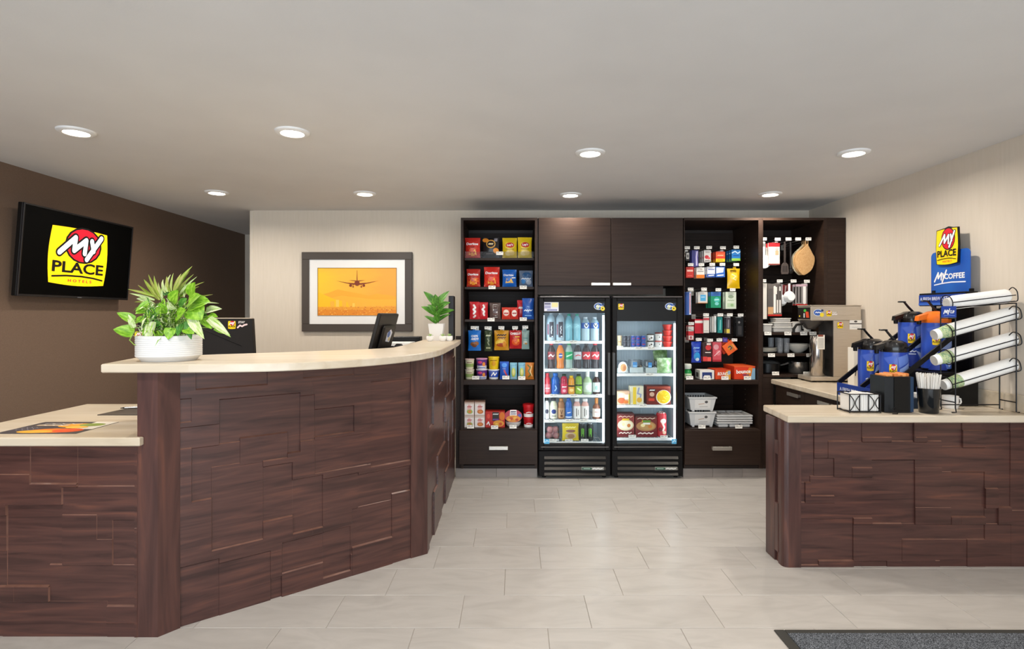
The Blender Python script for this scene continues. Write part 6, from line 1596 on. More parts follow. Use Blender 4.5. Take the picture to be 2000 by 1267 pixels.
# ------------------------------------------------------------------ coffee brewer
Yw0, Yw1 = 4.645, 4.865
bz = ZP + 0.0007
t = thing('coffee_brewer', 'tall stainless steel coffee brewer against the beige wall', 'coffee brewer', (2.65, (Yw0 + Yw1) / 2, bz), 0)
ox, oy = 2.65, (Yw0 + Yw1) / 2
def bb(x0, x1, y0, y1, z0, z1, c=0.004):
    return MB().box(x0 - ox, x1 - ox, y0 - oy, y1 - oy, z0, z1, 0, c)
ztop = sz(597, Yw0) - bz
zhd = sz(626, Yw0) - bz
xh0, xh1 = sx(1584, Yw0), 2.866
xc0 = sx(1628, Yw0)
build('base', bb(2.45, xh1, Yw0, Yw1, 0.012, 0.045), m_steel, t)
for fx in (2.47, 2.82):
    for y_ in (Yw0 + 0.01, Yw1 - 0.03):
        build('foot', bb(fx, fx + 0.03, y_, y_ + 0.02, 0, 0.012, 0), m_black, t)
build('column', bb(xc0, xh1, Yw0 + 0.004, Yw1, 0.045, zhd), m_steel, t)
hd = build('head', bb(xh0, xh1, Yw0, Yw1, zhd, ztop, 0.006), m_steel, t)
build('top_plate', bb(xh0 - 0.004, xh1, Yw0 - 0.003, Yw1, ztop, ztop + 0.006, 0.002), m_steel, t)
build('vent_recess', MB().box(2.665 - ox, 2.81 - ox, Yw0 - oy - 0.003, Yw0 - oy, zhd + 0.045, zhd + 0.08, 0, 0.002), m_steel, t)
build('column_edge', bb(xc0 - 0.006, xc0, Yw0 + 0.002, Yw1, 0.045, zhd, 0.002), M('#2a2624', 0.3), t)
# front control panel (faces the walkway)
cp = build('control_panel', bb(xh0 - 0.004, xh0, Yw0 + 0.012, Yw1 - 0.012, zhd + 0.012, ztop - 0.012, 0.001), m_black, t)
mp = lambda x, zz, o: (xh0 - ox - 0.0045 - o, (Yw0 + Yw1) / 2 - oy - x, zz + zhd)
decal('panel_print', t, Yw1 - Yw0, ztop - zhd, [('d', 0.1, 0.68, 0.1, 0.1, '#3fbf3a'), ('d', -0.3, 0.3, 0.05, 0.06, '#e8d04a'), ('p', [(0.2, 0.2), (0.42, 0.2), (0.36, 0.6), (0.14, 0.62)], '#e0502c'), ('r', 0.0, 0.2, 0.1, 0.5, '#d8d8d8')], mp)
# brew funnel and hot-water server
build('funnel', MB().lathe([(0.03, 0), (0.045, 0.012), (0.09, 0.065), (0.092, 0.075), (0.0001, 0.075)], 24, 0), M('#4a4643', 0.3, 0.4), t, (2.505 - ox, 0, zhd - 0.075))
build('funnel_handle', MB().tube([(2.42 - ox, -0.03, zhd - 0.03), (2.36 - ox, -0.05, zhd - 0.035), (2.335 - ox, -0.055, zhd - 0.07), (2.335 - ox, -0.055, zhd - 0.10)], [0.008, 0.010, 0.011, 0.009], 10), m_black, t)
sv = build('server', MB().lathe([(0.055, 0.046), (0.058, 0.05), (0.058, zhd - 0.15), (0.05, zhd - 0.13)], 28, 0), M('#b4aca4', 0.16, 0.95), t, (2.548 - ox, -0.02, 0))
decal('hang_note', sv, 0.062, 0.12, [('r', -0.5, 0, 0.5, 1, '#ece6da'), ('r', -0.4, 0.88, 0.3, 1.02, '#8a4a3a')] + [('r', -0.38, 0.12 + 0.1 * k, 0.36, 0.15 + 0.1 * k, '#a09a92') for k in range(7)], flat(-0.0595), loc=(0.0, 0, sz(682, 4.68) - bz))
# stickers on its side
def side_sticker(px, py, w_, hgt, shapes, Y=Yw0):
    p = S(px, py, Y)
    return decal('sticker', t, w_, hgt, shapes, flat(-0.0006), loc=(p.x - ox, Y - oy - 0.0006, p.z - bz - hgt / 2))
side_sticker(1599, 611, 0.09, 0.068, [('d', -0.08, 0.55, 0.42, 0.42, '#e8ecf4'), ('d', -0.08, 0.55, 0.38, 0.36, '#3f63ad'), ('s', [(-0.3, 0.52), (-0.2, 0.62), (-0.1, 0.5), (0.0, 0.62), (0.1, 0.5), (0.2, 0.6)], 0.06, '#ffffff'), ('d', 0.32, 0.8, 0.11, 0.14, '#2b3d63'), ('d', 0.28, 0.28, 0.19, 0.26, '#f0d43a')])
side_sticker(1619, 612, 0.044, 0.046, logo_shapes(False))
side_sticker(1631, 612, 0.055, 0.03, [('t', 'STAY', -0.1, 0.75, 0.6, 0.32, '#f4f2f0', {'bold': 0.03, 'shear': 0.2}), ('s', [(-0.4, 0.2), (-0.1, 0.35), (0.1, 0.22), (0.45, 0.42)], 0.16, '#f0e6e4')])
side_sticker(1641, 635, 0.048, 0.05, logo_shapes(False))
side_sticker(1671, 634, 0.10, 0.078, [('r', -0.5, 0, 0.5, 1, '#efece6'), ('r', -0.5, 0.55, 0.5, 0.66, '#4a4846'), ('d', 0, 0.84, 0.14, 0.1, '#55504c'), scrib(0.24, -0.3, 0.36, 0.02, '#9a9fa4')], Yw0 + 0.004)
bp = S(1677, 714, 4.30)
t2 = thing('paper_box', 'white upright carton of filters between the brewer and blue airpots', 'carton', (sx(1677, 4.30), 4.34, ZP + 0.0007), 0)
hb_ = sz(679, 4.30) - ZP
build('box', MB().box(-0.036, 0.036, -0.04, 0.04, 0, hb_, 0, 0.002), M('#ece6da', 0.5), t2)
build('wire_clip', MB().tube([(0.036, -0.045, hb_ * 0.75), (0.0, -0.046, hb_ * 0.68), (-0.022, -0.046, hb_ * 0.5), (-0.028, -0.046, hb_ * 0.3)], 0.0025, 6), m_blackmetal, t2)

# ------------------------------------------------------------------ airpot rack
m_blue = M('#1e3f96', 0.35)
RX0, RX1, RY0, RY1 = 2.27, 2.835, 3.44, 3.95
rk = thing('airpot_rack', 'black two-tier airpot rack with blue sign boards on the coffee counter', 'airpot rack', (2.55, 3.7, ZP + 0.0007), 0)
rx, ry = 2.55, 3.7
def rb(x0, x1, y0, y1, z0, z1, c=0.0):
    return MB().box(x0 - rx, x1 - rx, y0 - ry, y1 - ry, z0, z1, 0, c)
T2 = 0.205
build('lower_tray', rb(RX0, 2.53, RY0, RY1, 0.0, 0.022, 0.002), m_blackmetal, rk)
build('upper_tray', rb(2.56, RX1, RY0, RY1, T2 - 0.02, T2, 0.002), m_blackmetal, rk)
build('riser', rb(2.55, 2.56, RY0, RY1, 0.0, T2, 0), m_black, rk)
build('side_wall', rb(2.56, RX1, RY0, RY0 + 0.008, 0, T2 - 0.02), m_black, rk)
build('side_wall', rb(2.56, RX1, RY1 - 0.008, RY1, 0, T2 - 0.02), m_black, rk)
lp = build('lip_board', rb(RX0 - 0.006, RX0, RY0, RY1, 0.0, 0.085, 0.001), m_blue, rk)
LPW = RY1 - RY0
mpl = lambda x, zz, o: (RX0 - rx - 0.0065 - o, (RY0 + RY1) / 2 - ry - x, zz)
decal('lettering', rk, LPW, 0.085, [('t', 'A FRESH BREW JUST FOR YOU', 0.0, 0.5, 0.86, 0.36, '#e9edf6', {'bold': 0.012}), ('s', [(-0.42, 0.18), (0.4, 0.2)], 0.006, '#6f8cd0')], mpl)
for y in (RY1 - 0.012, 3.68, RY0 + 0.016):
    mb = MB()
    p0, p1 = Vector((RX0 - rx, y - ry, 0.085)), Vector((2.70 - rx, y - ry, 0.43))
    n_ = (p1 - p0).normalized()
    up = Vector((-n_.z, 0, n_.x)) * 0.014
    w2 = Vector((0, 0.006, 0))
    vs = [p0 - up - w2, p0 + up - w2, p0 + up + w2, p0 - up + w2, p1 - up - w2, p1 + up - w2, p1 + up + w2, p1 - up + w2]
    mb.add(vs, [(0, 1, 2, 3), (7, 6, 5, 4), (0, 4, 5, 1), (1, 5, 6, 2), (2, 6, 7, 3), (3, 7, 4, 0)])
    build('slanted_bar', mb, m_blackmetal, rk)
build('back_post', rb(RX1 - 0.012, RX1, RY0 + 0.03, RY0 + 0.055, T2, 0.72), m_blackmetal, rk)
build('back_post', rb(RX1 - 0.012, RX1, RY1 - 0.17, RY1 - 0.145, T2, 0.72), m_blackmetal, rk)
build('back_board', rb(RX1 - 0.006, RX1, 3.50, 3.78, T2, 0.60), m_black, rk)
hz0, hz1 = sz(597, 3.6) - ZP, sz(571, 3.6) - ZP
build('header_box', rb(2.755, RX1 - 0.008, 3.43, 3.83, hz0, hz1, 0.002), m_blackmetal, rk)
hb2 = build('header_board', rb(2.749, 2.755, 3.435, 3.825, hz0 + 0.004, hz1 - 0.012, 0.001), m_blue, rk)
mph = lambda x, zz, o: (2.749 - rx - 0.0005 - o, (3.43 + 3.83) / 2 - ry - x, zz + hz0)
decal('lettering', rk, 0.39, hz1 - hz0, [('t', 'A FRESH BREW JUST FOR YOU', 0.0, 0.52, 0.93, 0.34, '#e4e8f4', {'bold': 0.012}), ('r', -0.5, 0.06, 0.5, 0.24, '#3c68c4')], mph)
# tall sign
sg0, sg1 = 3.495, 3.82
sgz0, sgz1 = hz1 - 0.04, 1.838 - ZP
rr = 0.03
pol = [(sg0 - ry, sgz0), (sg1 - ry, sgz0)]
pol += [(sg1 - ry - rr + rr * cos(a), sgz1 - rr + rr * sin(a)) for a in (0, pi / 8, pi / 4, 3 * pi / 8, pi / 2)]
pol += [(sg0 - ry + rr - rr * sin(a), sgz1 - rr + rr * cos(a)) for a in (0, pi / 8, pi / 4, 3 * pi / 8, pi / 2)]
mb = MB().prism(pol, 0, 0.006)
mb.move(0, Matrix(((0, 0, 1, RX1 - 0.006 - rx), (1, 0, 0, 0), (0, 1, 0, 0), (0, 0, 0, 1))))
build('sign_board', mb, tex_noise('blue_sign_print', [(0.3, '#1c4fa8'), (0.7, '#2a6cc4')], 5, (1, 1, 1), 1, 0.35), rk)
SW = sg1 - sg0
mps = lambda x, zz, o: (RX1 - 0.0065 - rx - o, (sg0 + sg1) / 2 - ry - x, zz + sgz0)
SH = sgz1 - sgz0
decal('lettering', rk, SW, SH, [('t', 'COFFEE', 0.12, 0.47, 0.52, 0.115, W_, {'bold': 0.03}), ('s', [(-0.40, 0.38), (-0.30, 0.56), (-0.30, 0.44), (-0.21, 0.55), (-0.22, 0.41)], 0.035, W_), ('s', [(-0.17, 0.53), (-0.155, 0.45)], 0.035, W_), ('s', [(-0.08, 0.60), (-0.19, 0.36)], 0.035, W_), ('s', [(-0.40, 0.305), (-0.2, 0.33), (0.05, 0.345), (0.4, 0.335)], 0.024, '#dfe8f6')], mps)
# logo plaque standing proud of the sign
LW, LH = 0.185, 0.235
lz = 1.42 - (516 - CY) * 3.66 / F - ZP
pq = [(-0.46, 0.03), (0, 0.0), (0.46, 0.03), (0.495, 0.5), (0.46, 0.96), (0.24, 0.975), (0.06, 1.015), (-0.1, 0.985), (-0.46, 0.96), (-0.495, 0.5)]
mb = MB().prism([(x * LW * 1.06, z_ * LH * 1.04 - 0.004) for x, z_ in pq], 0, 0.012)
mb.move(0, Matrix(((0, 0, 1, RX1 - 0.022 - rx), (-1, 0, 0, 3.66 - ry), (0, 1, 0, lz), (0, 0, 0, 1))))
build('logo_plaque', mb, M('#0f0d0c', 0.4), rk)
decal('logo_print', rk, LW, LH, logo_shapes(), lambda x, zz, o: (RX1 - 0.0225 - rx - o, 3.66 - ry - x, zz + lz))

# airpots
g = 'blue airpots in the rack'
m_pot = tex_noise('airpot_blue_print', [(0.3, '#2543a8'), (0.5, '#3457bc'), (0.7, '#5f84d8')], 7, (1, 1, 0.6), 1, 0.28)
m_lid = M('#161414', 0.25, 0, 0, 1, 0.3)
def airpot(label, x, y, z0, lidmat, hgt=0.30):
    t = thing('airpot', label, 'airpot', (x, y, z0), 0, g)
    r = 0.078
    build('base', MB().lathe([(r * 0.96, 0), (r, 0.006), (r, 0.014)], 28, 0), m_blackmetal, t)
    build('body', MB().lathe([(r, 0.0142), (r, hgt)], 36, 0), m_pot, t)
    build('lid', MB().lathe([(r * 0.98, hgt + 0.0004), (r * 1.0, hgt + 0.012), (r * 1.0, hgt + 0.035), (r * 0.9, hgt + 0.058), (r * 0.6, hgt + 0.072), (0.0001, hgt + 0.075)], 28, 0), lidmat, t)
    mb = MB().add([(-0.03, -0.026, hgt + 0.03), (-0.03, 0.026, hgt + 0.03), (-0.125, 0.018, hgt + 0.012), (-0.125, -0.018, hgt + 0.012), (-0.02, -0.03, hgt + 0.074), (-0.02, 0.03, hgt + 0.074), (-0.12, 0.018, hgt + 0.042), (-0.12, -0.018, hgt + 0.042)],
                  [(0, 1, 2, 3), (7, 6, 5, 4), (0, 4, 5, 1), (1, 5, 6, 2), (2, 6, 7, 3), (3, 7, 4, 0)])
    sp = build('spout', mb, lidmat, t)
    build('nozzle', MB().lathe([(0.012, -0.028), (0.014, 0)], 12, 0, (-0.108, 0, hgt + 0.018)), m_black, sp)
    lv = build('lever', MB().tube([(0.012, 0, hgt + 0.068), (-0.02, 0, hgt + 0.10), (-0.052, 0, hgt + 0.138)], [0.008, 0.008, 0.007], 8).box(-0.088, -0.045, -0.016, 0.016, hgt + 0.133, hgt + 0.143, 0, 0.004), m_lid, t)
    build('handle', MB().tube([(0.02, r * 0.98, hgt + 0.03), (0.06, r * 0.8, hgt + 0.03), (0.09, 0.0, hgt + 0.02), (0.06, -r * 0.8, hgt + 0.03), (0.02, -r * 0.98, hgt + 0.03)], 0.006, 8), m_black, t)
    # wrap print: logo sticker, two lines of writing, pale facets; centred on the side that faces the walkway and the room
    a0 = -pi / 2 - radians(36)
    def wrap(x, zz, o):
        a = a0 + x / r
        return Vector(((r + 0.0010 + o) * cos(a), (r + 0.0010 + o) * sin(a), zz))
    H = hgt
    decal('wrap_print', t, 0.12, H, [('p', [(-0.35, 0.02), (0.5, 0.02), (0.15, 0.45)], '#2a3f9c', {'sub': 4}), ('p', [(0.15, 0.42), (0.95, 0.52), (0.9, 0.80), (0.3, 0.66)], '#8fa6de', {'sub': 4}), ('p', [(0.2, 0.38), (0.6, 0.08), (0.95, 0.22)], '#b4c2e8', {'sub': 4}), ('p', [(0.25, 0.68), (0.9, 0.83), (0.7, 0.97), (0.2, 0.9)], '#6480cc', {'sub': 4}), ('p', [(-0.45, 0.88), (-0.1, 0.7), (0.2, 0.95)], '#4a66c0', {'sub': 4}),
        ('s', [(-0.2, 0.355), (-0.12, 0.375), (-0.04, 0.35), (0.04, 0.375), (0.12, 0.352), (0.2, 0.372)], 0.05, '#e9edf6'), ('r', -0.2, 0.29, 0.2, 0.315, '#c0cbe8')], wrap)
    decal('sticker', t, 0.040, 0.066, logo_shapes(False), lambda x, zz, o: wrap(x, zz + H * 0.54, o + 0.0025))
    return t
airpot('blue airpot with black lid on the lower tier, beside the white carton', 2.41, 3.80, ZP + 0.0237, m_lid)
airpot('blue airpot with black lid on the lower tier, behind the black box', 2.40, 3.56, ZP + 0.0237, m_lid)
airpot('blue airpot with black lid on the upper tier', 2.69, 3.81, ZP + T2 + 0.0017, m_lid)
airpot('blue airpot with orange lid on the upper tier', 2.675, 3.57, ZP + T2 + 0.0017, M('#e8721c', 0.35))

# ------------------------------------------------------------------ paper cup rack and cup stacks
Yc0 = 3.245
cr = thing('cup_rack', 'black wire rack holding four tilted stacks of paper cups', 'cup rack', (2.66, Yc0, ZP + 0.0007), 0)
cx_, cy_ = 2.66, Yc0
def loc(px, py, Y):
    p = S(px, py, Y)
    return Vector((p.x - cx_, p.y - cy_, p.z - ZP))
ya, yb_ = Yc0 - 0.055, Yc0 + 0.055
xl, xr = 2.50, 2.845
wr = 0.0035
fr_ = MB()
def V(x, y, z_):
    return Vector((x - cx_, y - cy_, z_))
ztl, ztr = sz(600, ya) - ZP, sz(592, ya) - ZP
for y in (ya, yb_):
    build('upright', MB().tube([V(xl - 0.02, y, 0.004), V(xl + 0.005, y, 0.004), V(xl, y, 0.03), V(xl, y, ztl)], wr, 6), m_blackmetal, cr)
    build('upright', MB().tube([V(xr + 0.018, y, 0.004), V(xr, y, 0.006), V(xr, y, ztr)], wr, 6), m_blackmetal, cr)
for p0, p1 in (((xl, ya, 0.06), (xl, yb_, 0.06)), ((xr, ya, 0.06), (xr, yb_, 0.06)), ((xl, yb_, 0.03), (xr, yb_, 0.03)), ((xl, ya, ztl - 0.062), (xl, yb_, ztl - 0.062)), ((xr, ya, ztr), (xr, yb_, ztr)), ((xl, ya, ztl), (xr, ya, ztr))):
    build('cross_wire', MB().tube([V(*p0), V(*p1)], wr, 6), m_blackmetal, cr)
tiers = [((1848, 592), (1966, 578)), ((1824, 654), (1979, 611)), ((1824, 704), (1979, 661)), ((1842, 752), (1979, 711))]
m_leafcup = tex_noise('green_leaf_cup_print', [(0.35, '#5e8a62'), (0.47, '#9bb48a'), (0.55, '#c8cf9a'), (0.68, '#6f9a76')], 55, (1, 1, 1), 3, 0.5)
m_cup = M('#f6f3ee', 0.5)
g = 'paper cup stacks in the wire rack'
for k, (a, b) in enumerate(tiers):
    pa, pb = S(*a, Yc0), S(*b, Yc0)
    d = pb - pa
    L_ = d.length
    el = math.asin(d.z / L_)
    t = thing('cup_stack', ('topmost', 'second from the top', 'third from the top', 'lowest')[k] + ' tilted stack of white paper cups in the wire rack', 'paper cups', tuple(pa), 0, g)
    t.rotation_euler = (0, -el, 0)
    R2 = 0.0405
    # printed end cup (bottom outward), white sleeve of nested rims
    to_x = Matrix(((0, 0, 1, 0), (1, 0, 0, 0), (0, 1, 0, 0), (0, 0, 0, 1)))
    mb = MB().lathe([(R2 * 0.70, 0), (R2 * 0.72, 0.0), (R2 * 0.75, 0.028)], 24, 0).lathe([(0.0001, 0.004), (R2 * 0.66, 0.004), (R2 * 0.7, 0.0)], 24, 0)
    mb.move(0, to_x)
    build('cup_base', mb, m_cup, t)
    mb = MB().lathe([(R2 * 0.755, 0.0282), (R2 * 0.95, 0.095 if k else 0.04)], 24, 0)
    mb.move(0, to_x)
    build('printed_cup', mb, m_leafcup if k else m_cup, t)
    pr = [(R2 * 0.95, 0.0955 if k else 0.0405)]
    x = 0.097 if k else 0.042
    while x < L_ - 0.006:
        pr += [(R2 * 0.985, x), (R2, x + 0.002), (R2 * 0.985, x + 0.004)]
        x += 0.0085
    pr += [(R2 * 0.9, L_), (0.0001, L_ - 0.002)]
    mb = MB().lathe(pr, 24, 0, smooth=False)
    mb.move(0, to_x)
    build('nested_cups', mb, m_cup, t)
    # wire cradle of this tier
    def ax(s_, dy, dz):
        p = pa + d * s_
        nrm = Vector((-sin(el), 0, cos(el)))
        q = p + Vector((0, dy, 0)) + nrm * dz
        return V(q.x, q.y, q.z - ZP)
    rw = R2 + wr * 1.25
    s0 = (xl - pa.x) / d.x
    s1 = min((xr - pa.x) / d.x + 0.05, 1.04)
    cr_mb = MB()
    for dy, dz in ((-rw, 0.002), (-rw * 0.72, -rw * 0.72), (rw * 0.72, -rw * 0.72), (rw, 0.002)):
        cr_mb.tube([ax(s0 - 0.02, dy, dz), ax(s1, dy, dz)], wr * 0.8, 6)
    ring = lambda s_, a0, a1, n=14: [ax(s_, rw * cos(a0 + (a1 - a0) * i / n), rw * sin(a0 + (a1 - a0) * i / n)) for i in range(n + 1)]
    cr_mb.tube(ring(s0 - 0.02, 0, 2 * pi, 20), wr * 0.8, 6)
    # hoop that curls round the far end
    hoop = [ax(s1 - 0.10, -rw, rw * 0.8), ax(s1 - 0.04, -rw, rw * 1.05), ax(s1 + 0.02, -rw, rw * 0.6), ax(s1 + 0.03, -rw, -0.1 * rw), ax(s1 + 0.01, -rw, -rw * 0.7), ax(s1 - 0.06, -rw * 0.72, -rw * 0.74)]
    hp = []
    for i in range(len(hoop) - 1):
        a_, b_, c_, d_ = hoop[max(i - 1, 0)], hoop[i], hoop[i + 1], hoop[min(i + 2, len(hoop) - 1)]
        for q in range(5):
            u_ = q / 5
            hp.append(0.5 * ((2 * b_) + (c_ - a_) * u_ + (2 * a_ - 5 * b_ + 4 * c_ - d_) * u_ * u_ + (3 * b_ - a_ - 3 * c_ + d_) * u_ ** 3))
    cr_mb.tube(hp + [hoop[-1]], wr * 0.8, 6)
    build('cradle', cr_mb, m_blackmetal, cr)
p = S(1851.5, 609, ya - 0.004)
sgn = build('sign', MB().box(-0.042, 0.042, -0.002, 0.002, -0.032, 0.032, 0, 0.001), m_blue, cr, (p.x - cx_, p.y - cy_ - 0.006, p.z - ZP))
decal('lettering', sgn, 0.084, 0.064, [('s', [(-0.36, 0.34), (-0.27, 0.66), (-0.22, 0.42), (-0.13, 0.66), (-0.12, 0.38)], 0.06, W_), ('s', [(-0.06, 0.62), (-0.03, 0.48)], 0.05, W_), ('s', [(0.04, 0.78), (-0.08, 0.28)], 0.05, W_), ('t', 'CUP', 0.2, 0.5, 0.30, 0.26, W_, {'bold': 0.03}), ('s', [(-0.36, 0.16), (0.0, 0.22), (0.36, 0.16)], 0.03, '#7a96d8')], flat(-0.0022), loc=(0, 0, -0.032))

# ------------------------------------------------------------------ small things on the coffee counter
t = thing('sugar_caddy', 'black wire caddy with curved bars holding white sugar packets', 'caddy', (sx(1677, 3.26), 3.26, ZP + 0.0007), 0)
cw, cd, ch = 0.088, 0.06, 0.105
mb = MB()
for y in (-cd, cd):
    for z_ in (0.006, ch):
        mb.tube([(-cw, y, z_), (cw, y, z_)], 0.003, 6)
for x in (-cw, cw):
    for z_ in (0.006, ch):
        mb.tube([(x, -cd, z_), (x, cd, z_)], 0.003, 6)
    for y in (-cd, cd):
        mb.tube([(x, y, 0.0), (x, y, ch)], 0.0032, 6)
for x in (-0.03, 0.02):
    mb.tube([(x, -cd, 0.006), (x, -cd, ch)], 0.003, 6)
build('frame', mb, m_blackmetal, t)
arc = MB()
for x0, x1 in ((-cw, -0.03), (0.02, cw)):
    for s_ in (0, 1):
        xb = x0 if s_ == 0 else x1
        sgn_ = 1 if s_ == 0 else -1
        arc.tube([(xb + sgn_ * 0.45 * (x1 - x0) * sin(pi * i / 8), -cd - 0.002, 0.01 + (ch - 0.014) * i / 8) for i in range(9)], 0.0024, 6)
build('curved_bar', arc, m_blackmetal, t)
pk = MB()
r5_ = random.Random(4)
for i in range(15):
    x = -0.078 + i * 0.0108
    h = r5_.uniform(0.098, 0.114)
    b0 = len(pk.v)
    pk.box(x, x + 0.009, -0.052, 0.052, 0.009, h, 0, 0.002)
stuff(build('sugar_packets', pk, M('#eae7e2', 0.6), t))
t = thing('tea_bag_box', 'black open box filled with orange tea sachets', 'box', (sx(1740, 3.27), 3.27, ZP + 0.0007), 0)
bw_, bd_, bh_ = 0.080, 0.065, 0.205
build('box', MB().prism([(-bw_, -bd_), (-bw_ + 0.045, -bd_ - 0.008), (bw_ - 0.02, -bd_ - 0.008), (bw_, -bd_), (bw_, bd_), (-bw_, bd_)], 0, bh_, 0, 0.003), M('#0b0e12', 0.3), t)
build('front_panel', MB().box(-bw_ + 0.048, bw_ - 0.03, -bd_ - 0.011, -bd_ - 0.0082, 0.01, bh_ - 0.006, 0, 0.001), M('#06080b', 0.22), t)
build('side_board', MB().box(bw_ - 0.018, bw_ + 0.001, -bd_ - 0.0075, bd_, 0.004, bh_ - 0.002), M('#1d3550', 0.3), t)
for k in range(6):
    x = -0.062 + k * 0.0235
    build('tea_sachet', MB().box(x, x + 0.02, -0.055 + 0.01 * (k % 2), 0.05, bh_ - 0.02, bh_ + 0.008 + 0.004 * (k % 3), 0, 0.003), M(('#d98a4a', '#e09a5c', '#cf7a3c')[k % 3], 0.6), t)
t = thing('stirrer_cup', 'black glossy cup packed with thin white stir sticks', 'cup', (sx(1815, 3.20), 3.205, ZP + 0.0007), 0)
ch_ = 0.138
build('cup', MB().lathe([(0.045, 0), (0.048, 0.004), (0.058, ch_), (0.061, ch_ + 0.003), (0.056, ch_ + 0.002), (0.045, 0.008), (0.0001, 0.008)], 32, 0), M('#101316', 0.12, 0, 0, 1, 0.5), t)
r6 = random.Random(11)
sm = MB()
for k in range(150):
    a, rr_ = r6.uniform(0, 2 * pi), 0.045 * sqrt(r6.random())
    bx_, by_ = rr_ * 0.8 * cos(a), rr_ * 0.8 * sin(a)
    tx, ty = rr_ * 1.32 * cos(a) + r6.uniform(-.006, .006), rr_ * 1.32 * sin(a) + r6.uniform(-.006, .006)
    h = r6.uniform(0.205, 0.228)
    sm.tube([(bx_, by_, 0.02), (tx, ty, h)], 0.0021, 4)
stuff(build('stir_sticks', sm, M('#ece7df', 0.6), t))
t = thing('coffee_mug', 'white ceramic mug standing behind the stir stick cup', 'mug', (sx(1852, 3.47) , 3.42, ZP + 0.0007), 0)
t.location.x = sx(1856, 3.36)
t.location.y = 3.36
build('body', MB().lathe([(0.036, 0), (0.04, 0.005), (0.042, 0.075), (0.039, 0.075), (0.036, 0.008), (0.0001, 0.008)], 28, 0), M('#e9e4de', 0.25), t)
build('handle', MB().tube([(0.04, 0, 0.062), (0.06, 0, 0.056), (0.064, 0, 0.036), (0.054, 0, 0.02), (0.04, 0, 0.016)], 0.005, 8), M('#e9e4de', 0.25), t)
t = thing('lid_tray', 'dark blue low tray with a white pack behind the black box', 'tray', (sx(1790, 3.38), 3.375, ZP + 0.0007), 0)
build('tray', MB().box(-0.055, 0.05, -0.035, 0.035, 0, 0.06, 0, 0.002), M('#1d3550', 0.3), t)
build('white_pack', MB().box(-0.02, 0.045, -0.03, 0.03, 0.0605, 0.09, 0, 0.003), m_white, t)
p = S(1748, 812, 3.15)
t = thing('wire_hook', 'small bent black wire hook lying at the worktop edge before the box', 'hook', (sx(1748, 3.155), 3.155, ZP + 0.0007), 0)
build('wire', MB().tube([(-0.014, 0.0, 0.003), (0.012, -0.004, 0.003), (0.016, 0.006, 0.012), (0.0, 0.008, 0.02), (-0.01, 0.006, 0.028), (0.0, 0.004, 0.038), (0.01, 0.006, 0.032)], 0.0028, 6), m_blackmetal, t)

# ------------------------------------------------------------------ television on the brown wall
m_screen = M('#020202', 0.51)
m_screen.node_tree.nodes['Principled BSDF'].inputs['Specular IOR Level'].default_value = 0.06
tvy0, tvy1 = 3.78, 4.865
tvh = 0.632
tvl = tvy1 - tvy0
t = thing('wall_tv', 'black wall-mounted TV tilted down on the brown wall showing a yellow logo', 'television', (-3.335, (tvy0 + tvy1) / 2, 1.548), pi / 2)
t.rotation_euler = (radians(4.5), 0, pi / 2)
build('case', MB().box(-tvl / 2, tvl / 2, 0.012, 0.045, 0, tvh, 0, 0.004), m_black, t)
bz_ = MB()
for q in ((-tvl / 2, -tvl / 2 + 0.012, 0, tvh), (tvl / 2 - 0.012, tvl / 2, 0, tvh), (-tvl / 2 + 0.012, tvl / 2 - 0.012, 0, 0.016), (-tvl / 2 + 0.012, tvl / 2 - 0.012, tvh - 0.012, tvh)):
    bz_.box(q[0], q[1], 0, 0.012, q[2], q[3], 0, 0.002)
build('bezel', bz_, M('#1a1718', 0.3), t)
build('screen', MB().box(-tvl / 2 + 0.012, tvl / 2 - 0.012, 0.004, 0.012, 0.016, tvh - 0.012), m_screen, t)
decal('screen_logo', t, 0.585, 0.44, logo_shapes(), flat(0.0035), 0.5, 0.72, loc=(-0.028, 0, 0.095), step=0.0004)
build('led', MB().box(-0.02, 0.02, -0.002, 0.0, 0.004, 0.008), M('#8a8a8e', 0.3), t)
build('wall_mount', MB().box(-0.2, 0.2, 0.045, 0.07, 0.15, 0.45).box(-0.15, 0.15, 0.07, 0.098, 0.2, 0.36), m_blackmetal, t)

# ------------------------------------------------------------------ framed print on the back wall
Yfr = 5.488
a, b = S(589, 647, Yfr), S(805, 492, Yfr)
cxp, wp, zp0, hp = (a.x + b.x) / 2, b.x - a.x, a.z, b.z - a.z
t = thing('framed_print', 'dark framed print of an airplane over a golden hazy city', 'picture', (cxp, Y1, zp0), 0)
fb = 0.072
fm2 = MB()
dfr = Yfr - Y1
for q in ((-wp / 2, wp / 2, 0, fb), (-wp / 2, wp / 2, hp - fb, hp), (-wp / 2, -wp / 2 + fb, fb, hp - fb), (wp / 2 - fb, wp / 2, fb, hp - fb)):
    fm2.box(q[0], q[1], dfr, -0.002, q[2], q[3], 0, 0.003)
build('frame', fm2, M('#4a423c', 0.45), t)
build('mat_board', MB().box(-wp / 2 + fb, wp / 2 - fb, dfr + 0.012, -0.004, fb, hp - fb), M('#e9e7e4', 0.6), t)
pa_, pb_ = S(620, 616, Yfr), S(774, 523, Yfr)
pw, ph, pcx, pz = pb_.x - pa_.x, pb_.z - pa_.z, (pa_.x + pb_.x) / 2 - cxp, pa_.z - zp0
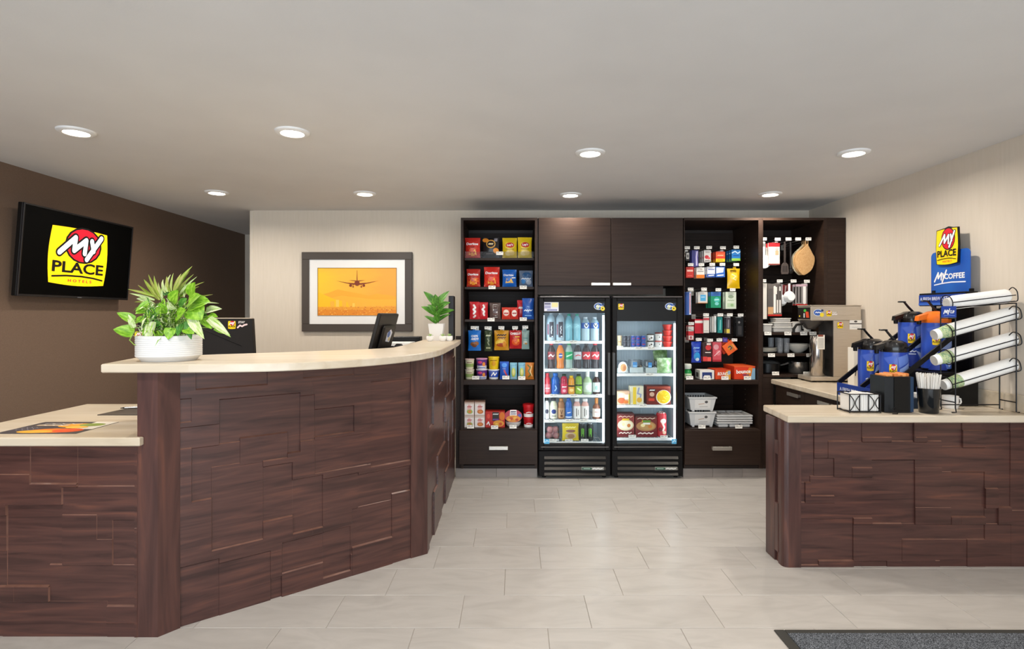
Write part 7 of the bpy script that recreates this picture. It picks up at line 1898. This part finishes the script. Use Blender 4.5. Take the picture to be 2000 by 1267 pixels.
# sky of the print: golden gradient
mS = bpy.data.materials.new('golden_sky_print')
mS.use_nodes = True
N, L = mS.node_tree.nodes, mS.node_tree.links
tc = N.new('ShaderNodeTexCoord')
sp = N.new('ShaderNodeSeparateXYZ')
L.new(tc.outputs['Generated'], sp.inputs[0])
nz = N.new('ShaderNodeTexNoise')
nz.inputs['Scale'].default_value = 3
nz.inputs['Detail'].default_value = 5
mpn = N.new('ShaderNodeMapping')
mpn.inputs['Scale'].default_value = (1, 1, 3)
L.new(tc.outputs['Generated'], mpn.inputs[0])
L.new(mpn.outputs[0], nz.inputs[0])
ad = N.new('ShaderNodeMath')
ad.operation = 'MULTIPLY_ADD'
ad.inputs[1].default_value = 0.35
L.new(nz.outputs['Fac'], ad.inputs[0])
L.new(sp.outputs['X'], ad.inputs[2])
cr_ = N.new('ShaderNodeValToRGB')
e = cr_.color_ramp.elements
e.new(0.5)
for i, (p_, h_) in enumerate(((0.1, '#f7c41c'), (0.5, '#f6b433'), (1.0, '#f0a033'))):
    e[i].position = p_
    e[i].color = lin(h_)
L.new(ad.outputs[0], cr_.inputs[0])
L.new(cr_.outputs[0], N['Principled BSDF'].inputs['Base Color'])
N['Principled BSDF'].inputs['Roughness'].default_value = 0.5
ck = build('picture', MB().box(-pw / 2, pw / 2, dfr + 0.011, dfr + 0.012, 0, ph), mS, t, (pcx, 0, pz))
r7 = random.Random(5)
sh = [('p', [(-0.5, 0.2), (-0.5, 0.42), (-0.36, 0.48), (-0.25, 0.55), (-0.1, 0.50), (0.06, 0.45), (0.15, 0.42), (0.25, 0.46), (0.4, 0.43), (0.5, 0.40), (0.5, 0.2)], '#f0a732'),
      ('p', [(-0.5, 0.2), (-0.5, 0.3), (-0.2, 0.42), (0.0, 0.38), (0.2, 0.34), (0.5, 0.34), (0.5, 0.2)], '#f2b038'), ('p', [(-0.5, 0.16), (-0.5, 0.5), (-0.3, 0.35), (-0.12, 0.28), (-0.1, 0.16)], '#f8bd20')]
for x, w2, y2 in ((-0.34, 0.05, 0.3), (-0.27, 0.04, 0.33), (-0.19, 0.05, 0.31), (-0.06, 0.03, 0.26), (0.0, 0.04, 0.29), (0.07, 0.05, 0.27), (0.18, 0.06, 0.24), (0.3, 0.04, 0.22)):
    sh.append(('r', x, 0.14, x + w2, y2, r7.choice(['#f4b842', '#f6c456', '#f1b03c'])))
sh.append(('r', -0.5, 0.0, 0.5, 0.18, '#ea9c30'))
sh.append(('r', -0.5, 0.0, 0.5, 0.12, '#e28a2a'))
for k in range(240):
    x, y = r7.uniform(-0.49, 0.47), r7.uniform(0.01, 0.19)
    s_ = r7.uniform(0.004, 0.018)
    sh.append(('r', x, y, min(0.5, x + s_), y + s_ * 0.9, r7.choice(['#d4752a', '#efae48', '#e6962f', '#c8662a', '#f3c066', '#d98430']), {'lay': 24 + k % 40}))
for q_ in range(len(sh)):
    if not isinstance(sh[q_][-1], dict):
        sh[q_] = (*sh[q_], {'lay': q_ + 1})
brn = '#7a3418'
sh += [('p', [(-0.27, 0.735), (-0.10, 0.665), (0.0, 0.64), (0.10, 0.665), (0.28, 0.735), (0.12, 0.69), (0.03, 0.68), (-0.03, 0.68), (-0.12, 0.69)], brn), ('d', 0.0, 0.68, 0.033, 0.055, brn), ('p', [(-0.006, 0.7), (0.006, 0.7), (0.002, 0.95), (-0.002, 0.95)], brn),
       ('p', [(-0.11, 0.745), (0.0, 0.715), (0.11, 0.745), (0.0, 0.735)], brn), ('d', -0.082, 0.632, 0.018, 0.028, brn), ('d', 0.085, 0.632, 0.018, 0.028, brn), ('r', -0.058, 0.59, -0.04, 0.615, brn), ('r', 0.045, 0.59, 0.063, 0.615, brn), ('s', [(-0.05, 0.66), (-0.05, 0.6)], 0.006, brn), ('s', [(0.054, 0.66), (0.054, 0.6)], 0.006, brn)]
ol = '#8a6a3a'
sh += [('s', [(-0.5, 0.0), (0.5, 0.0), (0.5, 1.0), (-0.5, 1.0), (-0.5, 0.0)], 0.006, ol)]
sh = [q if isinstance(q[-1], dict) else (*q, {'lay': 66 + i}) for i, q in enumerate(sh[-14:] if False else sh)]
decal('print', t, pw, ph, sh, flat(dfr + 0.0108), 0.5, loc=(pcx, 0, pz), step=0.000012)

# ------------------------------------------------------------------ monitors and counter-end things
m_mon = M('#1b1613', 0.5)
Ym = 3.62
a, b = S(268, 700, Ym), S(494, 622, Ym)
t = thing('desk_monitor', 'black monitor seen from behind with yellow stickers beyond the planter', 'monitor', ((a.x + b.x) / 2, Ym, 0.7505), 0)
mw = (b.x - a.x) / 2
zt_, zb2 = b.z - 0.7505, b.z - 0.7505 - 0.36
mb = MB().prism([(-mw, zb2), (mw + 0.015, zb2), (mw - 0.005, zt_), (-mw, zt_)], 0, 0.035, 0, 0.004)
mb.move(0, Matrix(((1, 0, 0, 0), (0, 0, 1, 0), (0, 1, 0, 0), (0, 0, 0, 1))))
build('back_shell', mb, m_mon, t)
build('top_edge', MB().box(-mw + 0.01, mw - 0.01, -0.002, 0.03, zt_, zt_ + 0.005), M('#c9b9a4', 0.4), t)
build('seam', MB().tube([(0.03, -0.0005, zt_ - 0.06), (0.30, -0.0005, zt_ - 0.175)], 0.003, 6), m_black, t)
build('stand', MB().box(-0.04, 0.04, 0.035, 0.06, 0.012, zb2 + 0.14).box(-0.11, 0.11, -0.02, 0.14, 0, 0.012, 0, 0.003), m_mon, t)
p = S(453, 633, Ym)
decal('sticker', t, 0.05, 0.052, logo_shapes(False), flat(-0.0008), loc=(p.x - t.location.x, 0, p.z - 0.7505 - 0.03))
decal('sticker', t, 0.068, 0.05, [('t', 'STAY', -0.05, 0.78, 0.62, 0.28, '#efe9e6', {'bold': 0.03, 'shear': 0.2}), ('s', [(-0.42, 0.1), (-0.2, 0.38), (0.0, 0.25), (0.2, 0.42), (0.44, 0.5)], 0.15, '#f0d4d2')], flat(-0.0008), loc=(p.x - t.location.x + 0.066, 0, p.z - 0.7505 - 0.026))
p = S(271, 655, Ym)
decal('sticker', t, 0.055, 0.058, logo_shapes(False), flat(-0.0008), loc=(p.x - t.location.x + 0.002, 0, p.z - 0.7505 - 0.03))
# second monitor, turned nearly edge-on
t = thing('desk_monitor', 'black tilted monitor on an arm behind the curved worktop', 'monitor', (-0.935, 3.98, 0.7505), 0)
p0 = S(742, 681, 3.98)
Lm, Hm = 0.46, 0.40
pm = thing
lean = radians(15)
mb = MB().box(-Lm / 2, Lm / 2, -0.014, 0.014, -Hm / 2, Hm / 2, 0, 0.006).box(-Lm / 2 + 0.08, Lm / 2 - 0.08, -0.04, -0.014, -Hm / 2 + 0.06, Hm / 2 - 0.08, 0, 0.012)
zc_ = sz(612, 3.98) - 0.7505 - Hm / 2 * cos(lean)
rot_m = (lean, 0, radians(87))
build('back_shell', mb, m_mon, t, (0.0, 0, zc_), rot_m)
build('arm', MB().tube([(0.03, 0.0, zc_ - 0.06), (0.075, -0.01, zc_ - 0.05), (0.105, -0.01, zc_ - 0.055)], 0.016, 10), m_black, t)
build('arm_post', MB().box(0.095, 0.15, -0.035, 0.02, 0.0, zc_ - 0.02, 0, 0.012), M('#2c2a2a', 0.4), t)
decal('sticker', t, 0.15, 0.1, [('p', [(-0.4, 0.1), (0.3, 0.0), (0.45, 0.7), (0.1, 0.95), (-0.4, 0.7)], '#d8dce8'), ('d', -0.1, 0.6, 0.24, 0.24, '#4a6aa8'), ('d', 0.12, 0.25, 0.14, 0.16, '#d8c07a')], flat(-0.0145 - 0.026), loc=(0.0, 0, zc_), rot=rot_m)
t = thing('end_screen', 'black upright privacy board at the cabinet end of the tall counter', 'board', (-0.535, 4.86, 1.2065), 0)
hs_ = sz(578, 4.86) - 1.2065
build('board', MB().prism([(-0.07, 0), (0.05, 0), (0.05, hs_ - 0.012), (0.03, hs_), (-0.07, hs_)], -0.022, 0.022, 0, 0.003).move(0, Matrix(((0, 0, 1, 0), (1, 0, 0, 0), (0, 1, 0, 0), (0, 0, 0, 1)))), M('#1d1a1a', 0.45), t)
t = thing('paper_stack', 'stack of white papers behind the curved worktop', 'paper', (-0.98, 4.66, 0.7505), 0)
zpp = sz(668, 4.66) - 0.7505
build('tray', MB().box(-0.10, 0.14, -0.10, 0.13, 0, zpp - 0.05, 0, 0.003), m_black, t)
for k in range(5):
    o = build('sheet', MB().box(-0.11, 0.135, -0.105, 0.13, 0, 0.009), m_white, t, (0.004 * (k % 3), 0, zpp - 0.05 + k * 0.01), (0, 0, 0.05 * (k % 3 - 1)))

# ------------------------------------------------------------------ plants
def leaf_mesh(name, mat, w_=0.5, fold=0.12, droop=0.15, tip=1.0, n=7, heart=True):
    """a leaf of length 1 along +Y, facing +Z"""
    vs, fs = [], []
    for i in range(n + 1):
        t_ = i / n
        if heart:
            hw = w_ * (sin(pi * min(1, t_ * 1.0) ** 0.62) ** 0.8) if 0 < t_ < 1 else (0.06 if t_ == 0 else 0.0)
        else:
            hw = w_ * (0.5 + 0.5 * sin(pi * min(t_ * 1.4, 0.5 + 0.2 * t_))) * (1 - t_ ** 3)
        z_ = -droop * t_ * t_
        for s_ in (-1, -0.5, 0, 0.5, 1):
            vs.append((hw * s_, t_ - (0.08 * abs(s_) if heart and i == 1 else 0), z_ + fold * hw * abs(s_) * 2))
    for i in range(n):
        for k in range(4):
            a = i * 5 + k
            fs.append((a, a + 1, a + 6, a + 5))
    mb = MB()
    mb.add(vs, fs, 0, True)
    return mb.mesh(name, [mat], recalc=False)
def leaf_mat(name, c1, c2, c3):
    m = tex_noise(name, [(0.32, c1), (0.5, c2), (0.66, c3)], 3.2, (3, 1, 1), 3, 0.4, 0.0, True)
    b_ = m.node_tree.nodes['Principled BSDF']
    b_.inputs['Subsurface Weight'].default_value = 0.0
    b_.inputs['Transmission Weight'].default_value = 0.0
    return m
m_l1 = leaf_mat('pothos_green', '#5a9218', '#7eb026', '#9cc844')
m_l2 = leaf_mat('pothos_variegated', '#8cb444', '#c6d294', '#d8dabc')
m_l3 = leaf_mat('deep_green_leaf', '#2f6a24', '#437f2c', '#63993c')
m_l4 = leaf_mat('spike_green', '#78962a', '#a2b24a', '#c0ae7c')
m_stem = M('#8fae4c', 0.5)
def place_leaf(me, parent, base, tip, width, face, name='leaf'):
    """base, tip in world; width in metres; face = direction the leaf's upper side looks"""
    base, tip = Vector(base), Vector(tip)
    y = tip - base
    L_ = y.length
    y.normalize()
    x = y.cross(Vector(face))
    if x.length < 1e-3:
        x = y.cross(Vector((1, 0, 0)))
    x.normalize()
    z_ = x.cross(y)
    o = bpy.data.objects.new(name, me)
    COL.objects.link(o)
    o.parent = parent
    mt = Matrix.Identity(4)
    for i in range(3):
        mt[i][0], mt[i][1], mt[i][2] = x[i] * width, y[i] * L_, z_[i] * L_ * 0.8
        mt[i][3] = base[i] - parent.location[i]
    o.matrix_local = mt
    return o
# big planter
pz0 = 1.2062
PYc = 2.66
pcx = sx(331, PYc)
t = thing('planter_bowl', 'white ribbed bowl planter of bright green foliage on the oak worktop', 'planter', (pcx, PYc, pz0), 0)
R3 = 0.137
prf = [(0.09, 0), (0.112, 0.0), (0.125, 0.014)]
for k in range(9):
    z_ = 0.022 + k * 0.0088
    prf += [(R3 - 0.002, z_), (R3, z_ + 0.0025), (R3, z_ + 0.006), (R3 - 0.002, z_ + 0.0084)]
prf += [(R3, 0.106), (R3 - 0.002, 0.118), (R3 - 0.008, 0.119), (R3 - 0.014, 0.10), (0.0001, 0.098)]
build('bowl', MB().lathe(prf, 48, 0), M('#dcdbd9', 0.45), t)
r8 = random.Random(2)
pb2 = MB()
for k in range(90):
    a, q = r8.uniform(0, 2 * pi), 0.118 * sqrt(r8.random())
    s_ = r8.uniform(0.006, 0.011)
    pb2.lathe([(0.0001, -0.6 * s_), (s_ * 0.8, -0.3 * s_), (s_, 0.1 * s_), (0.6 * s_, 0.6 * s_), (0.0001, 0.7 * s_)], 6, 0, (q * cos(a), q * sin(a), 0.106), 1, r8.uniform(0.7, 1.2))
stuff(build('pebbles', pb2, M('#dcd8d2', 0.6), t))
L1, L2, L3 = leaf_mesh('leaf', m_l1, 0.46), leaf_mesh('leaf', m_l2, 0.40, 0.16, 0.2), leaf_mesh('leaf', m_l3, 0.42)
L4 = leaf_mesh('spike_leaf', m_l4, 0.5, 0.1, 0.18, heart=False)
L5 = leaf_mesh('spike_leaf', m_l2, 0.5, 0.1, 0.25, heart=False)
def W2(px, py, dy):
    return S(px, py, PYc + dy)
crown = Vector((pcx, PYc, pz0 + 0.10))
LV = [  # mesh, base px, tip px, width px, dy base, dy tip
    (L1, (262, 650), (221, 641), 30, -0.05, -0.09), (L1, (263, 626), (228, 609), 20, -0.02, -0.05), (L2, (262, 640), (250, 614), 14, -0.06, -0.08), (L1, (300, 600), (264, 610), 24, 0.0, -0.06), (L1, (292, 590), (262, 607), 14, -0.04, -0.06),
    (L2, (294, 588), (266, 581), 14, 0.02, 0.0), (L1, (265, 628), (286, 620), 18, -0.05, -0.08), (L1, (372, 580), (377, 551), 38, -0.03, -0.06), (L1, (372, 596), (406, 586), 40, -0.06, -0.10), (L1, (376, 600), (392, 622), 44, -0.08, -0.12), (L1, (368, 592), (388, 574), 34, -0.08, -0.11),
    (L2, (402, 608), (429, 600), 22, -0.03, -0.06), (L1, (408, 616), (424, 617), 14, -0.04, -0.06), (L2, (373, 618), (395, 659), 24, -0.09, -0.13), (L2, (407, 622), (448, 654), 20, -0.06, -0.09), (L1, (420, 640), (448, 652), 14, -0.05, -0.07), (L2, (300, 628), (285, 670), 26, -0.10, -0.145),
    (L3, (303, 600), (296, 624), 24, -0.06, -0.10), (L3, (368, 625), (371, 662), 22, -0.09, -0.12), (L1, (335, 590), (345, 566), 30, -0.04, -0.06), (L1, (322, 612), (312, 592), 30, -0.08, -0.11), (L3, (350, 600), (362, 582), 30, -0.05, -0.08), (L1, (334, 640), (328, 662), 22, -0.10, -0.13),
    (L3, (355, 632), (345, 655), 24, -0.09, -0.12), (L1, (398, 622), (412, 640), 22, -0.05, -0.08), (L1, (318, 645), (306, 658), 24, -0.09, -0.12), (L3, (330, 575), (322, 560), 24, 0.02, 0.02), (L1, (350, 575), (362, 560), 26, 0.02, 0.0), (L1, (300, 612), (280, 600), 26, 0.02, 0.0),
    (L3, (385, 612), (404, 622), 26, 0.0, -0.02), (L1, (346, 618), (360, 604), 30, -0.10, -0.13), (L2, (340, 604), (326, 590), 22, -0.10, -0.13), (L1, (362, 640), (378, 650), 22, -0.10, -0.12), (L3, (312, 628), (298, 640), 22, -0.09, -0.11), (L1, (290, 642), (278, 654), 18, -0.08, -0.1)]
stm = MB()
for k, (me, bpx, tpx, wpx, d0, d1) in enumerate(LV):
    b0, t0 = W2(*bpx, d0), W2(*tpx, d1)
    place_leaf(me, t, b0, t0, wpx * PYc / F, (r8.uniform(-0.4, 0.4), -0.8, 0.55))
    lo = t.location
    mid = (crown + b0) / 2 + Vector((0, 0, 0.03))
    stm.tube([crown - lo, mid - lo, b0 - lo], 0.0018, 5)
stm.tube([W2(262, 648, -0.05) - t.location, W2(253, 664, -0.08) - t.location, W2(262, 673, -0.10) - t.location, W2(277, 675, -0.11) - t.location], 0.0022, 6)
stuff(build('stems', stm, m_stem, t))
cs = (310, 590)
for k, (bpx, tpx, w2, me) in enumerate([((312, 586), (276, 540), 8, L4), ((316, 582), (296, 536), 7, L4), ((305, 580), (247, 562), 6, L4), ((302, 586), (250, 570), 6, L5), ((328, 570), (326, 531), 9, L5), ((332, 570), (322, 536), 7, L4), ((336, 568), (335, 533), 6, L4), ((342, 572), (367, 519), 11, L4),
    ((345, 576), (364, 528), 8, L4), ((352, 575), (378, 540), 5, L5), ((350, 578), (397, 546), 5, L4), ((360, 580), (361, 546), 5, L5), ((320, 580), (306, 552), 6, L4), ((300, 592), (268, 575), 6, L5), ((380, 592), (426, 589), 5, L5), ((378, 585), (412, 573), 4, L4), ((318, 590), (314, 562), 5, L5), ((340, 580), (348, 545), 5, L5), ((308, 584), (262, 552), 5, L4), ((310, 580), (286, 530), 5, L4), ((346, 574), (374, 534), 6, L4), ((356, 580), (388, 556), 5, L4), ((304, 594), (256, 586), 5, L4), ((340, 570), (352, 530), 6, L4), ((324, 572), (312, 540), 6, L5), ((376, 590), (404, 580), 6, L5)]):
    place_leaf(me, t, W2(*bpx, 0.0), W2(*tpx, r8.uniform(-0.06, 0.06)), w2 * PYc / F, (r8.uniform(-0.3, 0.3), -0.9, 0.35), 'spike_leaf')
fol = MB()
for k in range(900):      # the fine spider-plant tuft in the middle
    a = r8.uniform(0, 2 * pi)
    rad = r8.uniform(0.0, 0.10)
    c0 = Vector((rad * cos(a), rad * sin(a) - 0.035, r8.uniform(0.10, 0.26)))
    dr = Vector((r8.gauss(0, 1), r8.gauss(0, 1) - 0.3, r8.gauss(0.5, 0.8))).normalized()
    ln = r8.uniform(0.035, 0.075)
    sd = dr.cross(Vector((0, 0.3, 1))).normalized() * r8.uniform(0.0022, 0.0045)
    m1 = c0 + dr * ln * 0.55
    e1 = c0 + dr * ln - Vector((0, 0, ln * 0.35))
    fol.add([c0 - sd * 0.6, c0 + sd * 0.6, m1 + sd, m1 - sd, e1], [(0, 1, 2, 3), (3, 2, 4)], r8.choice([0, 0, 1, 1, 2]), True)
stuff(build('foliage', fol, [m_l1, m_l2, m_l3], t, recalc=False))

# fiddle-leaf plant in a square pot, three succulents
Yq2 = 4.74
pcx2 = sx(853, Yq2)
t = thing('potted_plant', 'green broad-leaf plant in a white square pot by the snack cabinet', 'potted plant', (pcx2, Yq2, 1.2062), 0)
ph2 = sz(632, Yq2 - 0.06) - 1.2062
mb = MB()
a, b = 0.046, 0.064
vs = [(-a, -a, 0), (a, -a, 0), (a, a, 0), (-a, a, 0), (-b, -b, ph2), (b, -b, ph2), (b, b, ph2), (-b, b, ph2), (-b * 0.9, -b * 0.9, ph2), (b * 0.9, -b * 0.9, ph2), (b * 0.9, b * 0.9, ph2), (-b * 0.9, b * 0.9, ph2), (-b * 0.85, -b * 0.85, ph2 - 0.02), (b * 0.85, -b * 0.85, ph2 - 0.02), (b * 0.85, b * 0.85, ph2 - 0.02), (-b * 0.85, b * 0.85, ph2 - 0.02)]
fs = [(3, 2, 1, 0), (12, 13, 14, 15)]
for r_ in (0, 4, 8):
    for k in range(4):
        fs.append((r_ + k, r_ + (k + 1) % 4, r_ + 4 + (k + 1) % 4, r_ + 4 + k))
build('pot', mb.add(vs, fs), M('#ece9e6', 0.5), t)
build('soil', MB().box(-b * 0.85, b * 0.85, -b * 0.85, b * 0.85, ph2 - 0.026, ph2 - 0.0202), M('#3a2c22', 0.9), t)
L6 = leaf_mesh('leaf', leaf_mat('fiddle_leaf_green', '#2c5a1c', '#4a8428', '#6ea43c'), 0.4, 0.14, 0.2)
def W3(px, py, dy):
    return S(px, py, Yq2 + dy)
stem_pts = [W3(853, 631, 0), W3(853, 610, 0), W3(854, 590, 0.0)]
build('stem', MB().tube([p_ - t.location for p_ in stem_pts], 0.004, 6), M('#5c6a34', 0.6), t)
for bpx, tpx, w2, d1 in [((853, 631), (831, 615), 14, -0.05), ((853, 629), (876, 611), 14, -0.05), ((853, 628), (857, 604), 20, -0.07), ((853, 614), (824, 596), 20, -0.03), ((854, 614), (886, 602), 20, -0.03), ((853, 612), (838, 594), 22, -0.07), ((854, 612), (868, 592), 22, -0.07), ((853, 596), (829, 567), 20, -0.02), ((854, 596), (875, 566), 20, -0.02), ((853, 598), (850, 576), 24, -0.06), ((855, 600), (878, 588), 20, -0.01), ((853, 598), (862, 580), 18, 0.04)]:
    place_leaf(L6, t, W3(*bpx, 0), W3(*tpx, d1), w2 * Yq2 / F, (0, -0.75, 0.65))
L7 = leaf_mesh('leaf', leaf_mat('succulent_green', '#86a860', '#a9c47c', '#c8d8a0'), 0.45, 0.1, -0.1, n=4)
for k, (x, wh, y) in enumerate(((840, 'at the monitor side of the square pot', 4.60), (864.5, 'in front of the square pot', 4.60), (877.5, 'beside the black privacy board', 4.625))):
    t = thing('succulent_pot', 'small round white succulent pot ' + wh, 'succulent', (sx(x, y), y, 1.2062), 0, 'small succulent pots on the tall worktop')
    rs_ = 0.029 if k == 2 else 0.031
    build('pot', MB().lathe([(0.018, 0), (0.026, 0.008), (rs_, 0.024), (rs_ * 0.95, 0.042), (rs_ * 0.85, 0.042), (0.0001, 0.038)], 22, 0), M('#efedea', 0.5), t)
    for q in range(11):
        a = q * 2.4
        el_ = 0.35 + 0.10 * q
        c0 = Vector((sx(x, y), y, 1.2062 + 0.038))
        d_ = Vector((cos(a) * cos(el_), sin(a) * cos(el_), sin(el_)))
        place_leaf(L7, t, c0, c0 + d_ * (0.034 - 0.001 * q), 0.016, (-d_.x * 0.6, -d_.y * 0.6, 0.8))

# ------------------------------------------------------------------ low counter things
zl = ZL + 0.0004
t = thing('menu_placemat', 'dark food menu placemat with orange print lying on the low worktop', 'placemat', (0, 0, zl), 0)
pts = [G(-10, 847, ZL), G(152, 846, ZL), G(228, 823.5, ZL), G(60, 823, ZL)]
pm0 = pts[0]
u_, v_ = pts[1] - pts[0], pts[3] - pts[0]
u_ = Vector((pts[1].x - pts[0].x, 0, 0))
v_ = Vector((0, pts[2].y - pts[1].y, 0))
t.location = (max(pts[0].x, LX0 + 0.004), pts[0].y, zl)
mwid, mhei = pts[1].x - t.location.x, v_.y
build('sheet', MB().box(0, mwid, 0, mhei, 0, 0.0016), M('#4a4549', 0.4), t)
fl2 = lambda x, zz, o: (x + mwid / 2, zz, 0.0017 + o)
decal('print', t, mwid, mhei, [('p', [(0.25, 0.35), (0.5, 0.35), (0.5, 1.0), (0.2, 1.0)], '#e2d8c8'), ('d', 0.08, 0.22, 0.3, 0.18, '#e0782a'), ('d', -0.1, 0.14, 0.22, 0.12, '#e8a83a'), ('d', 0.26, 0.24, 0.18, 0.16, '#d8542a'), ('d', 0.12, 0.66, 0.22, 0.18, '#e29a34'), ('d', 0.3, 0.72, 0.16, 0.14, '#8a9a4a'), ('d', 0.22, 0.5, 0.14, 0.1, '#ecb24a'),
    ('r', -0.4, 0.62, 0.02, 0.72, '#b89a78'), scrib(0.8, -0.36, 0.1, 0.02, '#d8cfc6'), scrib(0.67, -0.38, 0.0, 0.02, '#efe6d8'), scrib(0.35, -0.45, -0.2, 0.012, '#8f8890'), scrib(0.25, -0.46, -0.2, 0.012, '#8f8890'), scrib(0.45, -0.44, -0.22, 0.012, '#8f8890')], fl2, step=0.0001)
a = G(190, 811, ZL)
t = thing('desk_pad', 'dark grey desk pad with a pen at the post of the tall counter', 'desk pad', (a.x, a.y, zl), 0)
b = G(262, 811, ZL)
c = G(232, 797, ZL)
build('pad', MB().prism([(0, 0), (-1.665 - a.x, 0), (-1.665 - a.x, 0.25), (0.02, 0.25)], 0, 0.004, 0, 0.001), M('#4f473f', 0.5), t)
t = thing('ballpoint_pen', 'silver and black pen lying on the dark desk pad', 'pen', (-2.15, a.y + 0.19, zl + 0.0045), 0)
build('barrel', MB().tube([(-0.05, -0.01, 0.006), (0.04, 0.02, 0.006)], 0.0055, 10), M('#c9c5c0', 0.25, 0.8), t)
build('tip', MB().tube([(-0.05, -0.01, 0.006), (-0.07, -0.0167, 0.005)], [0.005, 0.002], 10), m_black, t)
